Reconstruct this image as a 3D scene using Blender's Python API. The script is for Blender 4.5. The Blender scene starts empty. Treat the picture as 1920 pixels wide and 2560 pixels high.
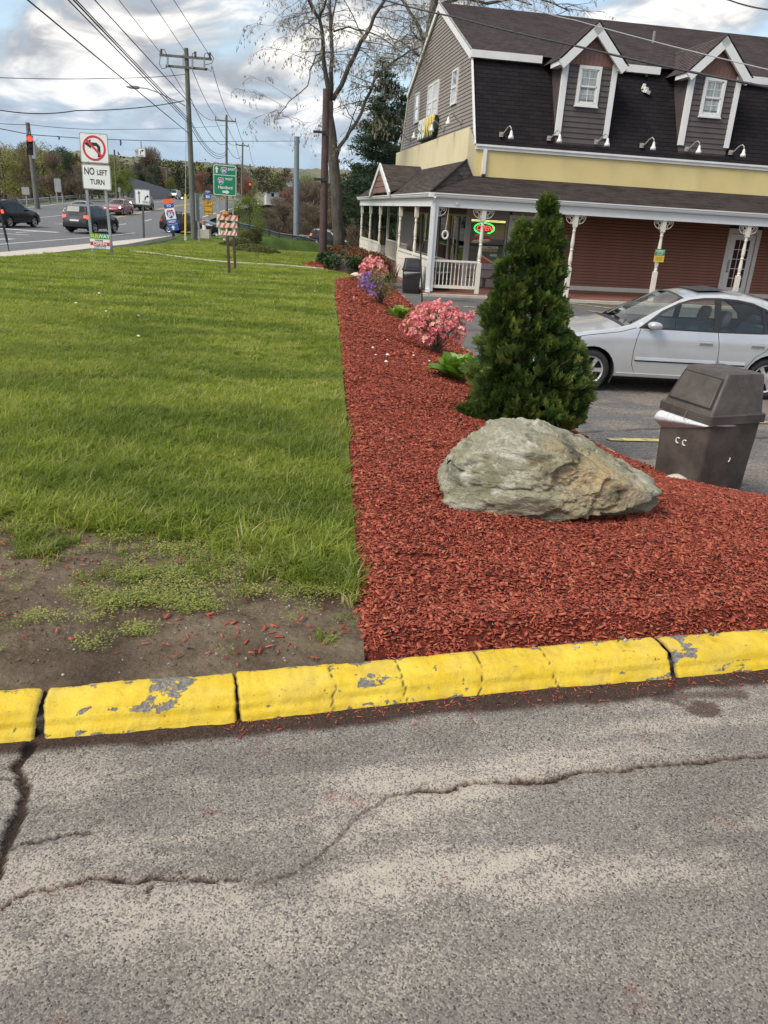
import bpy, bmesh, math, random
import numpy as np
from mathutils import Vector, Matrix, Euler
from mathutils.geometry import delaunay_2d_cdt
random.seed(7)
RNG = np.random.default_rng(7)
scene = bpy.context.scene
COL = scene.collection
PI = math.pi
# camera
EYE = 1.6
PITCH, ROLL, FPX = math.radians(21.3), math.radians(3.403), 1920.0
_cp, _sp, _cr, _sr = math.cos(PITCH), math.sin(PITCH), math.cos(ROLL), math.sin(ROLL)
_right, _down, _fwd = Vector((1, 0, 0)), Vector((0, -_sp, -_cp)), Vector((0, _cp, -_sp))
CR, CD = _right*_cr - _down*_sr, _right*_sr + _down*_cr
cam_data = bpy.data.cameras.new('camera')
cam_data.sensor_fit = 'VERTICAL'
cam_data.sensor_height = 36.0
cam_data.lens = FPX/2560*36.0
cam_data.clip_start = 0.05
cam_data.clip_end = 6000
cam = bpy.data.objects.new('camera', cam_data)
COL.objects.link(cam)
m3 = Matrix((CR, -CD, -_fwd)).transposed()
cam.matrix_world = Matrix.Translation((0, 0, EYE)) @ m3.to_4x4()
scene.camera = cam
# light
SUN_AZ, SUN_EL = math.radians(-128), math.radians(48)
sun_dir = Vector((math.sin(SUN_AZ)*math.cos(SUN_EL), math.cos(SUN_AZ)*math.cos(SUN_EL), math.sin(SUN_EL)))
sd = bpy.data.lights.new('sun', 'SUN')
sd.energy = 1.5
sd.angle = math.radians(30)
sd.color = (1.0, 0.945, 0.85)
sun = bpy.data.objects.new('sun', sd)
COL.objects.link(sun)
sun.rotation_euler = (-sun_dir).to_track_quat('-Z', 'Y').to_euler()
world = bpy.data.worlds.new('World')
scene.world = world
world.use_nodes = True
nt = world.node_tree
nt.nodes.clear()
def wn(kind, **kw):
 n = nt.nodes.new(kind)
 for k, v in kw.items():
  setattr(n, k, v)
 return n
def wl(a, b):
 nt.links.new(a, b)
def wmath(op, a, b=None, clamp=False):
 n = wn('ShaderNodeMath', operation=op, use_clamp=clamp)
 for i, s in enumerate((a, b)):
  if s is None:
   continue
  if isinstance(s, (int, float)):
   n.inputs[i].default_value = s
  else:
   wl(s, n.inputs[i])
 return n.outputs[0]
def wmix(fac, a, b):
 n = wn('ShaderNodeMix', data_type='RGBA')
 for s, i in ((fac, n.inputs[0]), (a, n.inputs[6]), (b, n.inputs[7])):
  if isinstance(s, (int, float)):
   i.default_value = s
  elif isinstance(s, tuple):
   i.default_value = (*s, 1)
  else:
   wl(s, i)
 return n.outputs[2]
def wramp(fac, lo, hi):
 n = wn('ShaderNodeMapRange', interpolation_type='SMOOTHSTEP')
 wl(fac, n.inputs[0])
 n.inputs[1].default_value = lo
 n.inputs[2].default_value = hi
 return n.outputs[0]
SKY_STRENGTH = 0.1
tc = wn('ShaderNodeTexCoord')
sky = wn('ShaderNodeTexSky', sky_type='NISHITA', sun_disc=False)
sky.sun_elevation = SUN_EL
sky.sun_rotation = SUN_AZ
sky.air_density = 1.4
sky.dust_density = 2.0
sep = wn('ShaderNodeSeparateXYZ')
wl(tc.outputs['Generated'], sep.inputs[0])
zc = wmath('ADD', wmath('MAXIMUM', sep.outputs[2], 0.0), 0.30)
comb = wn('ShaderNodeCombineXYZ')
wl(wmath('DIVIDE', sep.outputs[0], zc), comb.inputs[0])
wl(wmath('DIVIDE', sep.outputs[1], zc), comb.inputs[1])
comb.inputs[2].default_value = 3.7
def wnoise(scale, detail, rough, dist, off):
 mp = wn('ShaderNodeMapping')
 mp.inputs['Location'].default_value = off
 wl(comb.outputs[0], mp.inputs[0])
 n = wn('ShaderNodeTexNoise')
 n.inputs['Scale'].default_value = scale
 n.inputs['Detail'].default_value = detail
 n.inputs['Roughness'].default_value = rough
 n.inputs['Distortion'].default_value = dist
 wl(mp.outputs[0], n.inputs['Vector'])
 return n.outputs['Fac']
big = wnoise(1.7, 8, 0.52, 0.5, (1.3, 0.4, 0))
fine = wnoise(4.2, 9, 0.52, 0.6, (4.1, 2.2, 1))
cover = wramp(wmath('ADD', wmath('MULTIPLY', big, 0.75), wmath('MULTIPLY', fine, 0.25)), 0.425, 0.54)
lit = wramp(wmath('ADD', wmath('MULTIPLY', fine, 0.55), wmath('MULTIPLY', big, 0.45)), 0.47, 0.62)
dotn = wn('ShaderNodeVectorMath', operation='DOT_PRODUCT')
wl(tc.outputs['Generated'], dotn.inputs[0])
dotn.inputs[1].default_value = sun_dir
glow = wramp(dotn.outputs['Value'], 0.55, 1.0)
dark = wmix(glow, (1.85, 1.95, 2.15), (2.8, 2.85, 3.0))
lite = wmix(glow, (6.1, 5.9, 5.55), (9.2, 8.8, 8.1))
cloud = wmix(wmath('SUBTRACT', 1.0, lit), lite, dark)
blue = wmix(0.45, sky.outputs[0], (2.1, 2.95, 4.2))
skycol = wmix(cover, blue, cloud)
low = wramp(sep.outputs[2], 0.16, 0.015)
skycol = wmix(wmath('MULTIPLY', low, 0.68), skycol, (1.75, 2.55, 3.6))
bg = wn('ShaderNodeBackground')
wl(skycol, bg.inputs[0])
bg.inputs[1].default_value = SKY_STRENGTH
wo = wn('ShaderNodeOutputWorld')
wl(bg.outputs[0], wo.inputs[0])
scene.view_settings.view_transform = 'Standard'
scene.view_settings.look = 'None'
scene.view_settings.gamma = 1.0
scene.view_settings.use_curve_mapping = False
scene.view_settings.exposure = 1.2
scene.render.engine = 'CYCLES'
scene.cycles.max_bounces = 6
scene.cycles.transparent_max_bounces = 12
scene.cycles.use_denoising = True
scene.cycles.caustics_reflective = False
scene.cycles.caustics_refractive = False
# helpers: reading the picture (1659 x 2212 view)
def ray(px, py):
 x, y = px*1920/1659 - 960, py*2560/2212 - 1280
 return (CR*x + CD*y + _fwd*FPX).normalized()
def on_z(px, py, z):
 d = ray(px, py)
 return Vector((0, 0, EYE)) + d*((z - EYE)/d.z)
def at_depth(px, py, y):
 d = ray(px, py)
 return Vector((0, 0, EYE)) + d*(y/d.y)
def k1(x, y):
 return (x/2.37*1659/1920, (250 + y/2.37)*2212/2560)
def smooth(t):
 t = np.clip(t, 0, 1)
 return t*t*(3 - 2*t)
_perm = RNG.random((256, 256))
def vnoise(x, y):
 xi, yi = np.floor(x).astype(int), np.floor(y).astype(int)
 fx, fy = x - xi, y - yi
 fx, fy = fx*fx*(3 - 2*fx), fy*fy*(3 - 2*fy)
 a, b = _perm[xi % 256, yi % 256], _perm[(xi + 1) % 256, yi % 256]
 c, d = _perm[xi % 256, (yi + 1) % 256], _perm[(xi + 1) % 256, (yi + 1) % 256]
 return (a*(1 - fx) + b*fx)*(1 - fy) + (c*(1 - fx) + d*fx)*fy
def fbm(x, y, scale=1.0, oct=5, gain=0.5, seed=0):
 x, y = np.asarray(x, float)*scale + seed*17.3, np.asarray(y, float)*scale + seed*9.7
 s, a, t = 0, 1.0, 0
 for _ in range(oct):
  s = s + a*vnoise(x, y)
  t += a
  a *= gain
  x, y = x*2.03 + 11.1, y*2.03 + 5.3
 return s/t
# helpers: objects
def tag(o, label=None, cat=None, group=None, kind=None):
 if label: o['label'] = label
 if cat: o['category'] = cat
 if group: o['group'] = group
 if kind: o['kind'] = kind
 return o
def empty(name, loc=(0, 0, 0), rz=0, label=None, cat=None, group=None, kind=None, rot=None):
 o = bpy.data.objects.new(name, None)
 o.empty_display_size = 0.1
 COL.objects.link(o)
 o.location = loc
 o.rotation_euler = rot if rot else (0, 0, rz)
 return tag(o, label, cat, group, kind)
def link(name, me, parent=None, loc=None, rot=None, scale=None):
 o = bpy.data.objects.new(name, me)
 COL.objects.link(o)
 if parent: o.parent = parent
 if loc is not None: o.location = loc
 if rot is not None: o.rotation_euler = rot
 if scale is not None: o.scale = scale if hasattr(scale, '__len__') else (scale,)*3
 return o
def kids(o):
 return list(o.children)
def copy_tree(o, parent=None, depth=0):
 c = o.copy()
 COL.objects.link(c)
 if parent is not None:
  c.parent = parent
 for ch in kids(o):
  copy_tree(ch, c, depth + 1)
 return c
class MB:
 """collects polygons and links them as one mesh object"""
 def __init__(s):
  s.v, s.f, s.m, s.uv = [], [], [], []
 def face(s, pts, m=0, uv=None):
  b = len(s.v)
  s.v.extend([tuple(p) for p in pts])
  s.f.append(tuple(range(b, b + len(pts))))
  s.m.append(m)
  s.uv.extend(uv if uv else [(0, 0)]*len(pts))
 def add(s, vs, fs, m=0):
  b = len(s.v)
  s.v.extend([tuple(p) for p in vs])
  for f in fs:
   s.f.append(tuple(b + i for i in f))
   s.m.append(m)
   s.uv.extend([(0, 0)]*len(f))
 def box(s, c, d, rot=None, m=0, taper=1.0):
  hx, hy, hz = d[0]/2, d[1]/2, d[2]/2
  vs = []
  for z, k in ((-hz, 1.0), (hz, taper)):
   for x, y in ((-hx, -hy), (hx, -hy), (hx, hy), (-hx, hy)):
    vs.append(Vector((x*k, y*k, z)))
  if rot is not None:
   M = rot if isinstance(rot, Matrix) else Euler(rot).to_matrix()
   vs = [M @ p for p in vs]
  c = Vector(c)
  s.add([p + c for p in vs], [(3, 2, 1, 0), (4, 5, 6, 7), (0, 1, 5, 4), (1, 2, 6, 5), (2, 3, 7, 6), (3, 0, 4, 7)], m)
 def bbox(s, lo, hi, m=0):
  s.box([(a + b)/2 for a, b in zip(lo, hi)], [b - a for a, b in zip(lo, hi)], None, m)
 def beam(s, a, b, w, h, m=0, up=(0, 0, 1)):
  a, b = Vector(a), Vector(b)
  d = b - a
  L = d.length
  x = d.normalized()
  u = Vector(up)
  y = u.cross(x)
  if y.length < 1e-4: y = Vector((0, 1, 0)).cross(x)
  y.normalize()
  z = x.cross(y)
  M = Matrix((x, y, z)).transposed()
  s.box((a + b)/2, (L, w, h), M, m)
 def tube(s, pts, r, n=8, m=0, cap=True):
  pts = [Vector(p) for p in pts]
  rs = r if hasattr(r, '__len__') else [r]*len(pts)
  b = len(s.v)
  nrm = None
  for i, p in enumerate(pts):
   t = (pts[min(i + 1, len(pts) - 1)] - pts[max(i - 1, 0)])
   if t.length < 1e-9: t = Vector((0, 0, 1))
   t.normalize()
   if nrm is None:
    nrm = t.cross(Vector((0, 0, 1)) if abs(t.z) < .9 else Vector((1, 0, 0))).normalized()
   else:
    nrm = (nrm - t*nrm.dot(t))
    if nrm.length < 1e-6: nrm = t.cross(Vector((1, 0, 0)))
    nrm.normalize()
   bi = t.cross(nrm)
   for k in range(n):
    a = 2*PI*k/n
    s.v.append(tuple(p + (nrm*math.cos(a) + bi*math.sin(a))*rs[i]))
  for i in range(len(pts) - 1):
   for k in range(n):
    q = (b + i*n + k, b + i*n + (k + 1) % n, b + (i + 1)*n + (k + 1) % n, b + (i + 1)*n + k)
    s.f.append(q); s.m.append(m); s.uv.extend([(0, 0)]*4)
  if cap:
   s.f.append(tuple(b + k for k in reversed(range(n)))); s.m.append(m); s.uv.extend([(0, 0)]*n)
   e = b + (len(pts) - 1)*n
   s.f.append(tuple(e + k for k in range(n))); s.m.append(m); s.uv.extend([(0, 0)]*n)
 def lathe(s, prof, n=16, m=0, M=None, cap=True):
  b = len(s.v)
  for r, z in prof:
   for k in range(n):
    a = 2*PI*k/n
    p = Vector((r*math.cos(a), r*math.sin(a), z))
    s.v.append(tuple(M @ p if M else p))
  for i in range(len(prof) - 1):
   for k in range(n):
    s.f.append((b + i*n + k, b + i*n + (k + 1) % n, b + (i + 1)*n + (k + 1) % n, b + (i + 1)*n + k))
    s.m.append(m); s.uv.extend([(0, 0)]*4)
  if cap:
   s.f.append(tuple(b + k for k in reversed(range(n)))); s.m.append(m); s.uv.extend([(0, 0)]*n)
   e = b + (len(prof) - 1)*n
   s.f.append(tuple(e + k for k in range(n))); s.m.append(m); s.uv.extend([(0, 0)]*n)
 def prism(s, poly, h0, h1, M=None, m=0, sides=True):
  """outline in x, y, thickness from h0 to h1 along z; M maps it into place"""
  lo = [Vector((x, y, h0)) for x, y in poly]
  hi = [Vector((x, y, h1)) for x, y in poly]
  if M: lo, hi = [M @ p for p in lo], [M @ p for p in hi]
  n = len(poly)
  s.add(lo + hi, [tuple(reversed(range(n))), tuple(range(n, 2*n))] +
 ([(i, (i + 1) % n, n + (i + 1) % n, n + i) for i in range(n)] if sides else []), m)
 def mesh(s, name, mats=(), smooth=False, uv=False):
  me = bpy.data.meshes.new(name)
  me.from_pydata(s.v, [], s.f)
  for m in (mats if isinstance(mats, (list, tuple)) else [mats]):
   me.materials.append(m)
  if any(s.m):
   me.polygons.foreach_set('material_index', s.m)
  if uv:
   l = me.uv_layers.new(name='UVMap')
   l.data.foreach_set('uv', np.array(s.uv, np.float32).ravel())
  if smooth:
   me.polygons.foreach_set('use_smooth', [True]*len(me.polygons))
   if smooth != True:
    me.set_sharp_from_angle(angle=math.radians(smooth))
  me.update()
  return me
 def build(s, name, mats, parent=None, smooth=False, loc=None, rot=None, uv=False):
  return link(name, s.mesh(name, mats, smooth, uv), parent, loc, rot)
def np_mesh(name, verts, faces, mats=(), smooth=False, mat_idx=None):
 """verts (n,3), faces (k,3|4) arrays -> mesh, fast"""
 verts = np.asarray(verts, np.float32)
 faces = np.asarray(faces, np.int32)
 me = bpy.data.meshes.new(name)
 k = faces.shape[1]
 me.vertices.add(len(verts))
 me.vertices.foreach_set('co', verts.ravel())
 me.loops.add(faces.size)
 me.loops.foreach_set('vertex_index', faces.ravel())
 me.polygons.add(len(faces))
 me.polygons.foreach_set('loop_start', np.arange(0, faces.size, k, dtype=np.int32))
 if mat_idx is not None:
  me.polygons.foreach_set('material_index', np.asarray(mat_idx, np.int32))
 if smooth:
  me.polygons.foreach_set('use_smooth', np.ones(len(faces), bool))
 for m in (mats if isinstance(mats, (list, tuple)) else [mats]):
  me.materials.append(m)
 me.update(calc_edges=True)
 me.validate()
 return me
def vattr(me, name, arr, kind='FLOAT'):
 a = me.attributes.new(name, kind, 'POINT')
 if kind == 'FLOAT':
  a.data.foreach_set('value', np.asarray(arr, np.float32))
 elif kind == 'FLOAT_COLOR':
  arr = np.asarray(arr, np.float32)
  if arr.shape[1] == 3: arr = np.c_[arr, np.ones(len(arr), np.float32)]
  a.data.foreach_set('color', arr.ravel())
 elif kind == 'FLOAT_VECTOR':
  a.data.foreach_set('vector', np.asarray(arr, np.float32).ravel())
 elif kind == 'INT':
  a.data.foreach_set('value', np.asarray(arr, np.int32))
def grid_faces(nu, nv):
 i = np.arange(nu*nv).reshape(nu, nv)
 return np.stack([i[:-1, :-1], i[1:, :-1], i[1:, 1:], i[:-1, 1:]], -1).reshape(-1, 4)
# helpers: materials
def sock(n, name):
 return n.inputs[name]
class Mat:
 """thin wrapper over a node tree with a principled shader"""
 def __init__(s, name, color=(.5, .5, .5), rough=.6, metal=0.0, spec=.5, **kw):
  s.m = bpy.data.materials.new(name)
  s.m.use_nodes = True
  s.t = s.m.node_tree
  s.p = s.t.nodes['Principled BSDF']
  s.out = s.t.nodes['Material Output']
  s.p.inputs['Base Color'].default_value = (*color, 1)
  s.p.inputs['Roughness'].default_value = rough
  s.p.inputs['Metallic'].default_value = metal
  s.p.inputs['Specular IOR Level'].default_value = spec
  for k, v in kw.items():
   s.p.inputs[k.replace('_', ' ')].default_value = v
 def n(s, kind, **kw):
  n = s.t.nodes.new(kind)
  for k, v in kw.items(): setattr(n, k, v)
  return n
 def l(s, a, b):
  s.t.links.new(a, b)
 def coords(s, which='Object'):
  return s.n('ShaderNodeTexCoord').outputs[which]
 def pos(s):
  return s.n('ShaderNodeNewGeometry').outputs['Position']
 def attr(s, name, out='Fac'):
  n = s.n('ShaderNodeAttribute')
  n.attribute_name = name
  return n.outputs[out]
 def put(s, v, i):
  if isinstance(v, (int, float)): i.default_value = v
  elif isinstance(v, (tuple, list)): i.default_value = (*v, 1) if len(v) == 3 and i.type == 'RGBA' else v
  else: s.l(v, i)
 def math(s, op, a, b=0.0, clamp=False):
  n = s.n('ShaderNodeMath', operation=op, use_clamp=clamp)
  s.put(a, n.inputs[0]); s.put(b, n.inputs[1])
  return n.outputs[0]
 def mix(s, f, a, b, mode='MIX'):
  n = s.n('ShaderNodeMix', data_type='RGBA', blend_type=mode)
  s.put(f, n.inputs[0]); s.put(a, n.inputs[6]); s.put(b, n.inputs[7])
  return n.outputs[2]
 def range(s, f, lo, hi, a=0.0, b=1.0):
  n = s.n('ShaderNodeMapRange')
  s.put(f, n.inputs[0])
  for k, v in ((1, lo), (2, hi), (3, a), (4, b)): n.inputs[k].default_value = v
  return n.outputs[0]
 def scaled(s, vec, sc):
  n = s.n('ShaderNodeMapping')
  s.l(vec, n.inputs[0])
  n.inputs['Scale'].default_value = sc
  return n.outputs[0]
 def noise(s, scale, detail=4, rough=.55, vec=None, dist=0.0, out='Fac'):
  n = s.n('ShaderNodeTexNoise')
  if vec is not None: s.l(vec, n.inputs['Vector'])
  for k, v in (('Scale', scale), ('Detail', detail), ('Roughness', rough), ('Distortion', dist)): n.inputs[k].default_value = v
  return n.outputs[out]
 def voro(s, scale, vec=None, out='Distance', feature='F1', rand=1.0):
  n = s.n('ShaderNodeTexVoronoi', feature=feature)
  if vec is not None: s.l(vec, n.inputs['Vector'])
  n.inputs['Scale'].default_value = scale
  n.inputs['Randomness'].default_value = rand
  return n.outputs[out]
 def color(s, c):
  s.put(c, s.p.inputs['Base Color'])
  return s
 def bump(s, h, strength=.5, dist=.01):
  n = s.n('ShaderNodeBump')
  n.inputs['Strength'].default_value = strength
  n.inputs['Distance'].default_value = dist
  s.l(h, n.inputs['Height'])
  s.l(n.outputs[0], s.p.inputs['Normal'])
  return s
 def rand(s):
  return s.n('ShaderNodeObjectInfo').outputs['Random']
def dim(c, k):
 return tuple(x*k for x in c)
def plain(name, c, rough=.6, var=.12, vscale=6.0, bump=0.0, bscale=60, metal=0.0, spec=.5, vec='Object', **kw):
 """a colour with uneven wear and a fine relief"""
 M = Mat(name, c, rough, metal, spec, **kw)
 v = M.coords(vec)
 f = M.range(M.noise(vscale, 5, .6, v), .3, .7)
 M.color(M.mix(f, dim(c, 1 - var), dim(c, 1 + var)))
 M.put(M.range(M.noise(vscale*3, 3, .5, v), .3, .7, max(rough - .08, 0.02), min(rough + .08, 1)), M.p.inputs['Roughness'])
 if bump:
  M.bump(M.noise(bscale, 3, .6, v), bump, .01)
 return M.m
def glow_mat(name, c, strength, base=None):
 M = Mat(name, base or c, .4)
 M.p.inputs['Emission Color'].default_value = (*c, 1)
 M.p.inputs['Emission Strength'].default_value = strength
 return M.m
# helpers: scatter (loose points + prototypes in one mesh, set out by geometry nodes)
def scatter_group(n_proto):
 name = 'scatter_%d' % n_proto
 if name in bpy.data.node_groups: return bpy.data.node_groups[name]
 g = bpy.data.node_groups.new(name, 'GeometryNodeTree')
 g.interface.new_socket('Geometry', in_out='INPUT', socket_type='NodeSocketGeometry')
 g.interface.new_socket('Geometry', in_out='OUTPUT', socket_type='NodeSocketGeometry')
 gi, go = g.nodes.new('NodeGroupInput'), g.nodes.new('NodeGroupOutput')
 def named(nm, typ):
  n = g.nodes.new('GeometryNodeInputNamedAttribute')
  n.data_type = typ
  n.inputs['Name'].default_value = nm
  return n.outputs['Attribute']
 def equal(sock_, v):
  c = g.nodes.new('FunctionNodeCompare')
  c.data_type = 'INT'; c.operation = 'EQUAL'
  ins = [i for i in c.inputs if i.type == 'INT']
  g.links.new(sock_, ins[0]); ins[1].default_value = v
  return c.outputs[0]
 join = g.nodes.new('GeometryNodeJoinGeometry')
 for k in range(n_proto):
  a = g.nodes.new('GeometryNodeSeparateGeometry'); a.domain = 'POINT'
  g.links.new(gi.outputs[0], a.inputs[0]); g.links.new(equal(named('proto', 'INT'), k + 1), a.inputs[1])
  b = g.nodes.new('GeometryNodeSeparateGeometry'); b.domain = 'POINT'
  g.links.new(gi.outputs[0], b.inputs[0]); g.links.new(equal(named('pick', 'INT'), k + 1), b.inputs[1])
  p = g.nodes.new('GeometryNodeMeshToPoints')
  g.links.new(b.outputs[0], p.inputs[0])
  ins = g.nodes.new('GeometryNodeInstanceOnPoints')
  g.links.new(p.outputs[0], ins.inputs['Points']); g.links.new(a.outputs[0], ins.inputs['Instance'])
  e2r = g.nodes.new('FunctionNodeEulerToRotation')
  g.links.new(named('rot', 'FLOAT_VECTOR'), e2r.inputs[0])
  g.links.new(e2r.outputs[0], ins.inputs['Rotation'])
  g.links.new(named('scl', 'FLOAT_VECTOR'), ins.inputs['Scale'])
  g.links.new(ins.outputs[0], join.inputs[0])
 g.links.new(join.outputs[0], go.inputs[0])
 return g
def scatter(name, protos, mats, pts, rot, scl, pick=None, kind='stuff', parent=None):
 """protos: list of (verts, tris); pts (n,3); rot (n,3); scl (n,3); pick (n,) from 0"""
 pts = np.asarray(pts, np.float32)
 n = len(pts)
 if pick is None: pick = RNG.integers(0, len(protos), n)
 V, F, P, b = [], [], [], 0
 for i, (v, f) in enumerate(protos):
  V.append(np.asarray(v, np.float32)); F.append(np.asarray(f, np.int32) + b); P.append(np.full(len(v), i + 1)); b += len(v)
 PV = np.concatenate(V)
 me = np_mesh(name, np.concatenate([PV, pts]), np.concatenate(F), mats, smooth=False)
 z = np.zeros(b)
 vattr(me, 'proto', np.concatenate(P + [np.zeros(n)]), 'INT')
 vattr(me, 'pick', np.concatenate([z, np.asarray(pick) + 1]), 'INT')
 vattr(me, 'rot', np.concatenate([np.zeros((b, 3)), rot]), 'FLOAT_VECTOR')
 scl = np.asarray(scl, np.float32)
 if scl.ndim == 1: scl = np.repeat(scl[:, None], 3, 1)
 vattr(me, 'scl', np.concatenate([np.ones((b, 3)), scl]), 'FLOAT_VECTOR')
 o = link(name, me, parent)
 md = o.modifiers.new('scatter', 'NODES')
 md.node_group = scatter_group(len(protos))
 if kind: o['kind'] = kind
 return o
def text_mesh(body, size, mat, depth=.002, align='CENTER', sx=1.0, bold=0.0, shear=0.0, name='lettering'):
 cu = bpy.data.curves.new('lettering', 'FONT')
 cu.body = body
 cu.size = size
 cu.align_x = align
 cu.align_y = 'CENTER'
 cu.extrude = depth
 cu.offset = min(bold, .022*size)
 cu.shear = shear
 cu.resolution_u = 3
 o = bpy.data.objects.new('lettering', cu)
 me = bpy.data.meshes.new_from_object(o)
 bpy.data.objects.remove(o)
 me.name = name
 if sx != 1.0: me.transform(Matrix.Diagonal((sx, 1, 1, 1)))
 me.materials.clear()
 me.materials.append(mat)
 return me
# the lie of the land
KERB = np.array([(-9.0, 0.1), (-3.0, 1.46), (-1.6, 1.815), (-1.14, 1.93), (-0.44, 2.10), (0.32, 2.32), (1.55, 2.63), (2.6, 2.88), (4.5, 3.3), (9, 4.2)])
def y_kerb(x):
 return np.interp(x, KERB[:, 0], KERB[:, 1])
BED_R = np.array([(-0.35, 27.0), (0.02, 23.9), (0.53, 18.6), (1.11, 14.1), (1.49, 11.85), (1.90, 8.26), (2.0, 7.4), (2.14, 6.85), (2.45, 6.2), (3.05, 5.72), (4.2, 5.2), (6.0, 4.9)])
def x_bed_l(y):
 return np.interp(y, [2.0, 2.49, 6.46, 20.6, 21.6, 22.6, 24.4, 26.3, 27.5, 31.0], [-.07, -.105, -.445, -1.72, -1.62, -1.25, -2.1, -3.1, -3.45, -3.3])
def x_bed_r(y):
 return np.interp(y, BED_R[::-1, 1], BED_R[::-1, 0])
def z_lot(x, y):
 x, y = np.asarray(x, float), np.asarray(y, float)
 return np.interp(y, [2.7, 5.9, 11, 24, 60], [0, -.50, -.68, -.735, -.735])
def x_road(y):
 return np.interp(y, [-100, 58, 75, 90, 110, 170], [-26, -26, -27, -28.2, -29.4, -33])
def z_road(y):
 return np.interp(y, [-100, 50, 65, 75, 85, 95, 105, 120, 140, 170, 220], [-.75, -.75, -.62, -.40, -.04, .38, .80, 1.30, 1.62, 1.7, 1.2])
RAMP = [(-16.5, 61), (-14, 66.5), (-12, 72), (-9.5, 78.5), (-6.0, 86), (-2, 93), (5, 104), (16, 120)]
def ramp_z(x, y):
 return np.interp(y, [60, 66, 72, 79, 86, 93, 104, 120], [-.66, -.75, -1.15, -1.75, -2.25, -2.7, -3.4, -4.6])
def seg_dist(x, y, poly):
 x, y = np.asarray(x, float), np.asarray(y, float)
 d = np.full(x.shape, 1e9)
 for (ax, ay), (bx, by) in zip(poly[:-1], poly[1:]):
  ux, uy = bx - ax, by - ay
  t = np.clip(((x - ax)*ux + (y - ay)*uy)/(ux*ux + uy*uy), 0, 1)
  d = np.minimum(d, np.hypot(x - ax - t*ux, y - ay - t*uy))
 return d
def gz(x, y):
 x, y = np.asarray(x, float), np.asarray(y, float)
 z = np.interp(y, [2.3, 5, 8, 14, 20, 27, 33, 45, 60], [.088, .085, .05, -.02, -.10, -.22, -.36, -.5, -.6])
 z = z - .33*smooth((-9.9 - x)/3.4)*smooth((y - 8)/16)
 z = z - (2.1*smooth((y - 34)/46))*smooth((x + 13.2)/5.5)
 far = np.interp(y, [82, 100, 140, 200, 300, 420], [0, -1.2, -5.0, -10.5, -13, -10])
 z = z + far*smooth((x + 24)/10)
 xr = x_road(y)
 r = smooth((-13.5 - x)/2.2)*smooth((x - xr + 40)/4)
 r = np.where(y > 62, smooth((xr + 11.5 - x)/4.0), r)
 z = z*(1 - r) + (z_road(y) - .02)*r
 bank = smooth((xr - 12.8 - x)/8.0)
 z = z - bank*(1.0 + .5*smooth((xr - 20 - x)/20)) * np.where(y > 40, 1, .4)
 d = seg_dist(x, y, RAMP)
 k = smooth((5.6 - d)/1.8)
 z = z*(1 - k) + (ramp_z(x, y) - .03)*k
 p = smooth((x - x_bed_r(y) + .05)/.25)*smooth((y - y_kerb(x) - .3)/.4)*smooth((46 - y)/4)
 z = z*(1 - p) + (z_lot(x, y) - .10)*p
 return z
def hit(px, py, lift=0.0):
 """the ground point behind a point of the picture"""
 d = ray(px, py)
 t = np.geomspace(1.2, 700, 4000)
 P = np.array([d.x, d.y, d.z])[None]*t[:, None] + np.array([0, 0, EYE])
 h = P[:, 2] - gz(P[:, 0], P[:, 1]) - lift
 k = int(np.argmax(h < 0)) if (h < 0).any() else len(t) - 1
 a, b = t[max(k - 1, 0)], t[k]
 for _ in range(30):
  m = (a + b)/2
  q = Vector((0, 0, EYE)) + d*m
  if q.z - float(gz(q.x, q.y)) - lift > 0: a = m
  else: b = m
 return Vector((0, 0, EYE)) + d*a
def on_lot(px, py):
 z = -.6
 for _ in range(6):
  p = on_z(px, py, z)
  z = float(z_lot(p.x, p.y))
 return p
def poly_in(x, y, poly):
 c = np.zeros(np.shape(x), bool)
 n = len(poly)
 j = n - 1
 for i in range(n):
  xi, yi = poly[i]; xj, yj = poly[j]
  cond = ((yi > y) != (yj > y)) & (x < (xj - xi)*(y - yi)/((yj - yi) or 1e-12) + xi)
  c ^= cond
  j = i
 return c
# ---- the mulch bed
_bl_y = np.linspace(2.4, 30.5, 120)
BED_L = np.c_[x_bed_l(_bl_y), _bl_y]
BED_K = np.c_[KERB[3:, 0], KERB[3:, 1] + .17]
BED_FRONT = [p for p in map(tuple, BED_K) if p[0] > .2]
BED_POLY = [tuple(p) for p in BED_L] + [(-1.4, 30.5), (-.75, 27.0)] + [tuple(p) for p in BED_R[1:]] + [(9, 4.37)] + BED_FRONT[::-1] + [(-.095, 2.42)]
def bed_z(x, y):
 x, y = np.asarray(x, float), np.asarray(y, float)
 dl = np.minimum(seg_dist(x, y, BED_L), seg_dist(x, y, BED_K))
 dr = seg_dist(x, y, BED_R)
 w = dr/(dr + dl + 1e-6)
 z_in = gz(np.minimum(x, x_bed_l(y) - .1), y)
 z_r = z_lot(x, y) + .11
 z = z_r + (z_in - z_r)*w**.85
 lip = smooth(dl/.16)
 return z - .035 + .075*lip + .03*(fbm(x, y, 2.3, 4) - .5)*2*smooth(dl/.3) - .022*np.exp(-((dl - .36)/.14)**2)*(seg_dist(x, y, BED_K) < .8)
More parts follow.
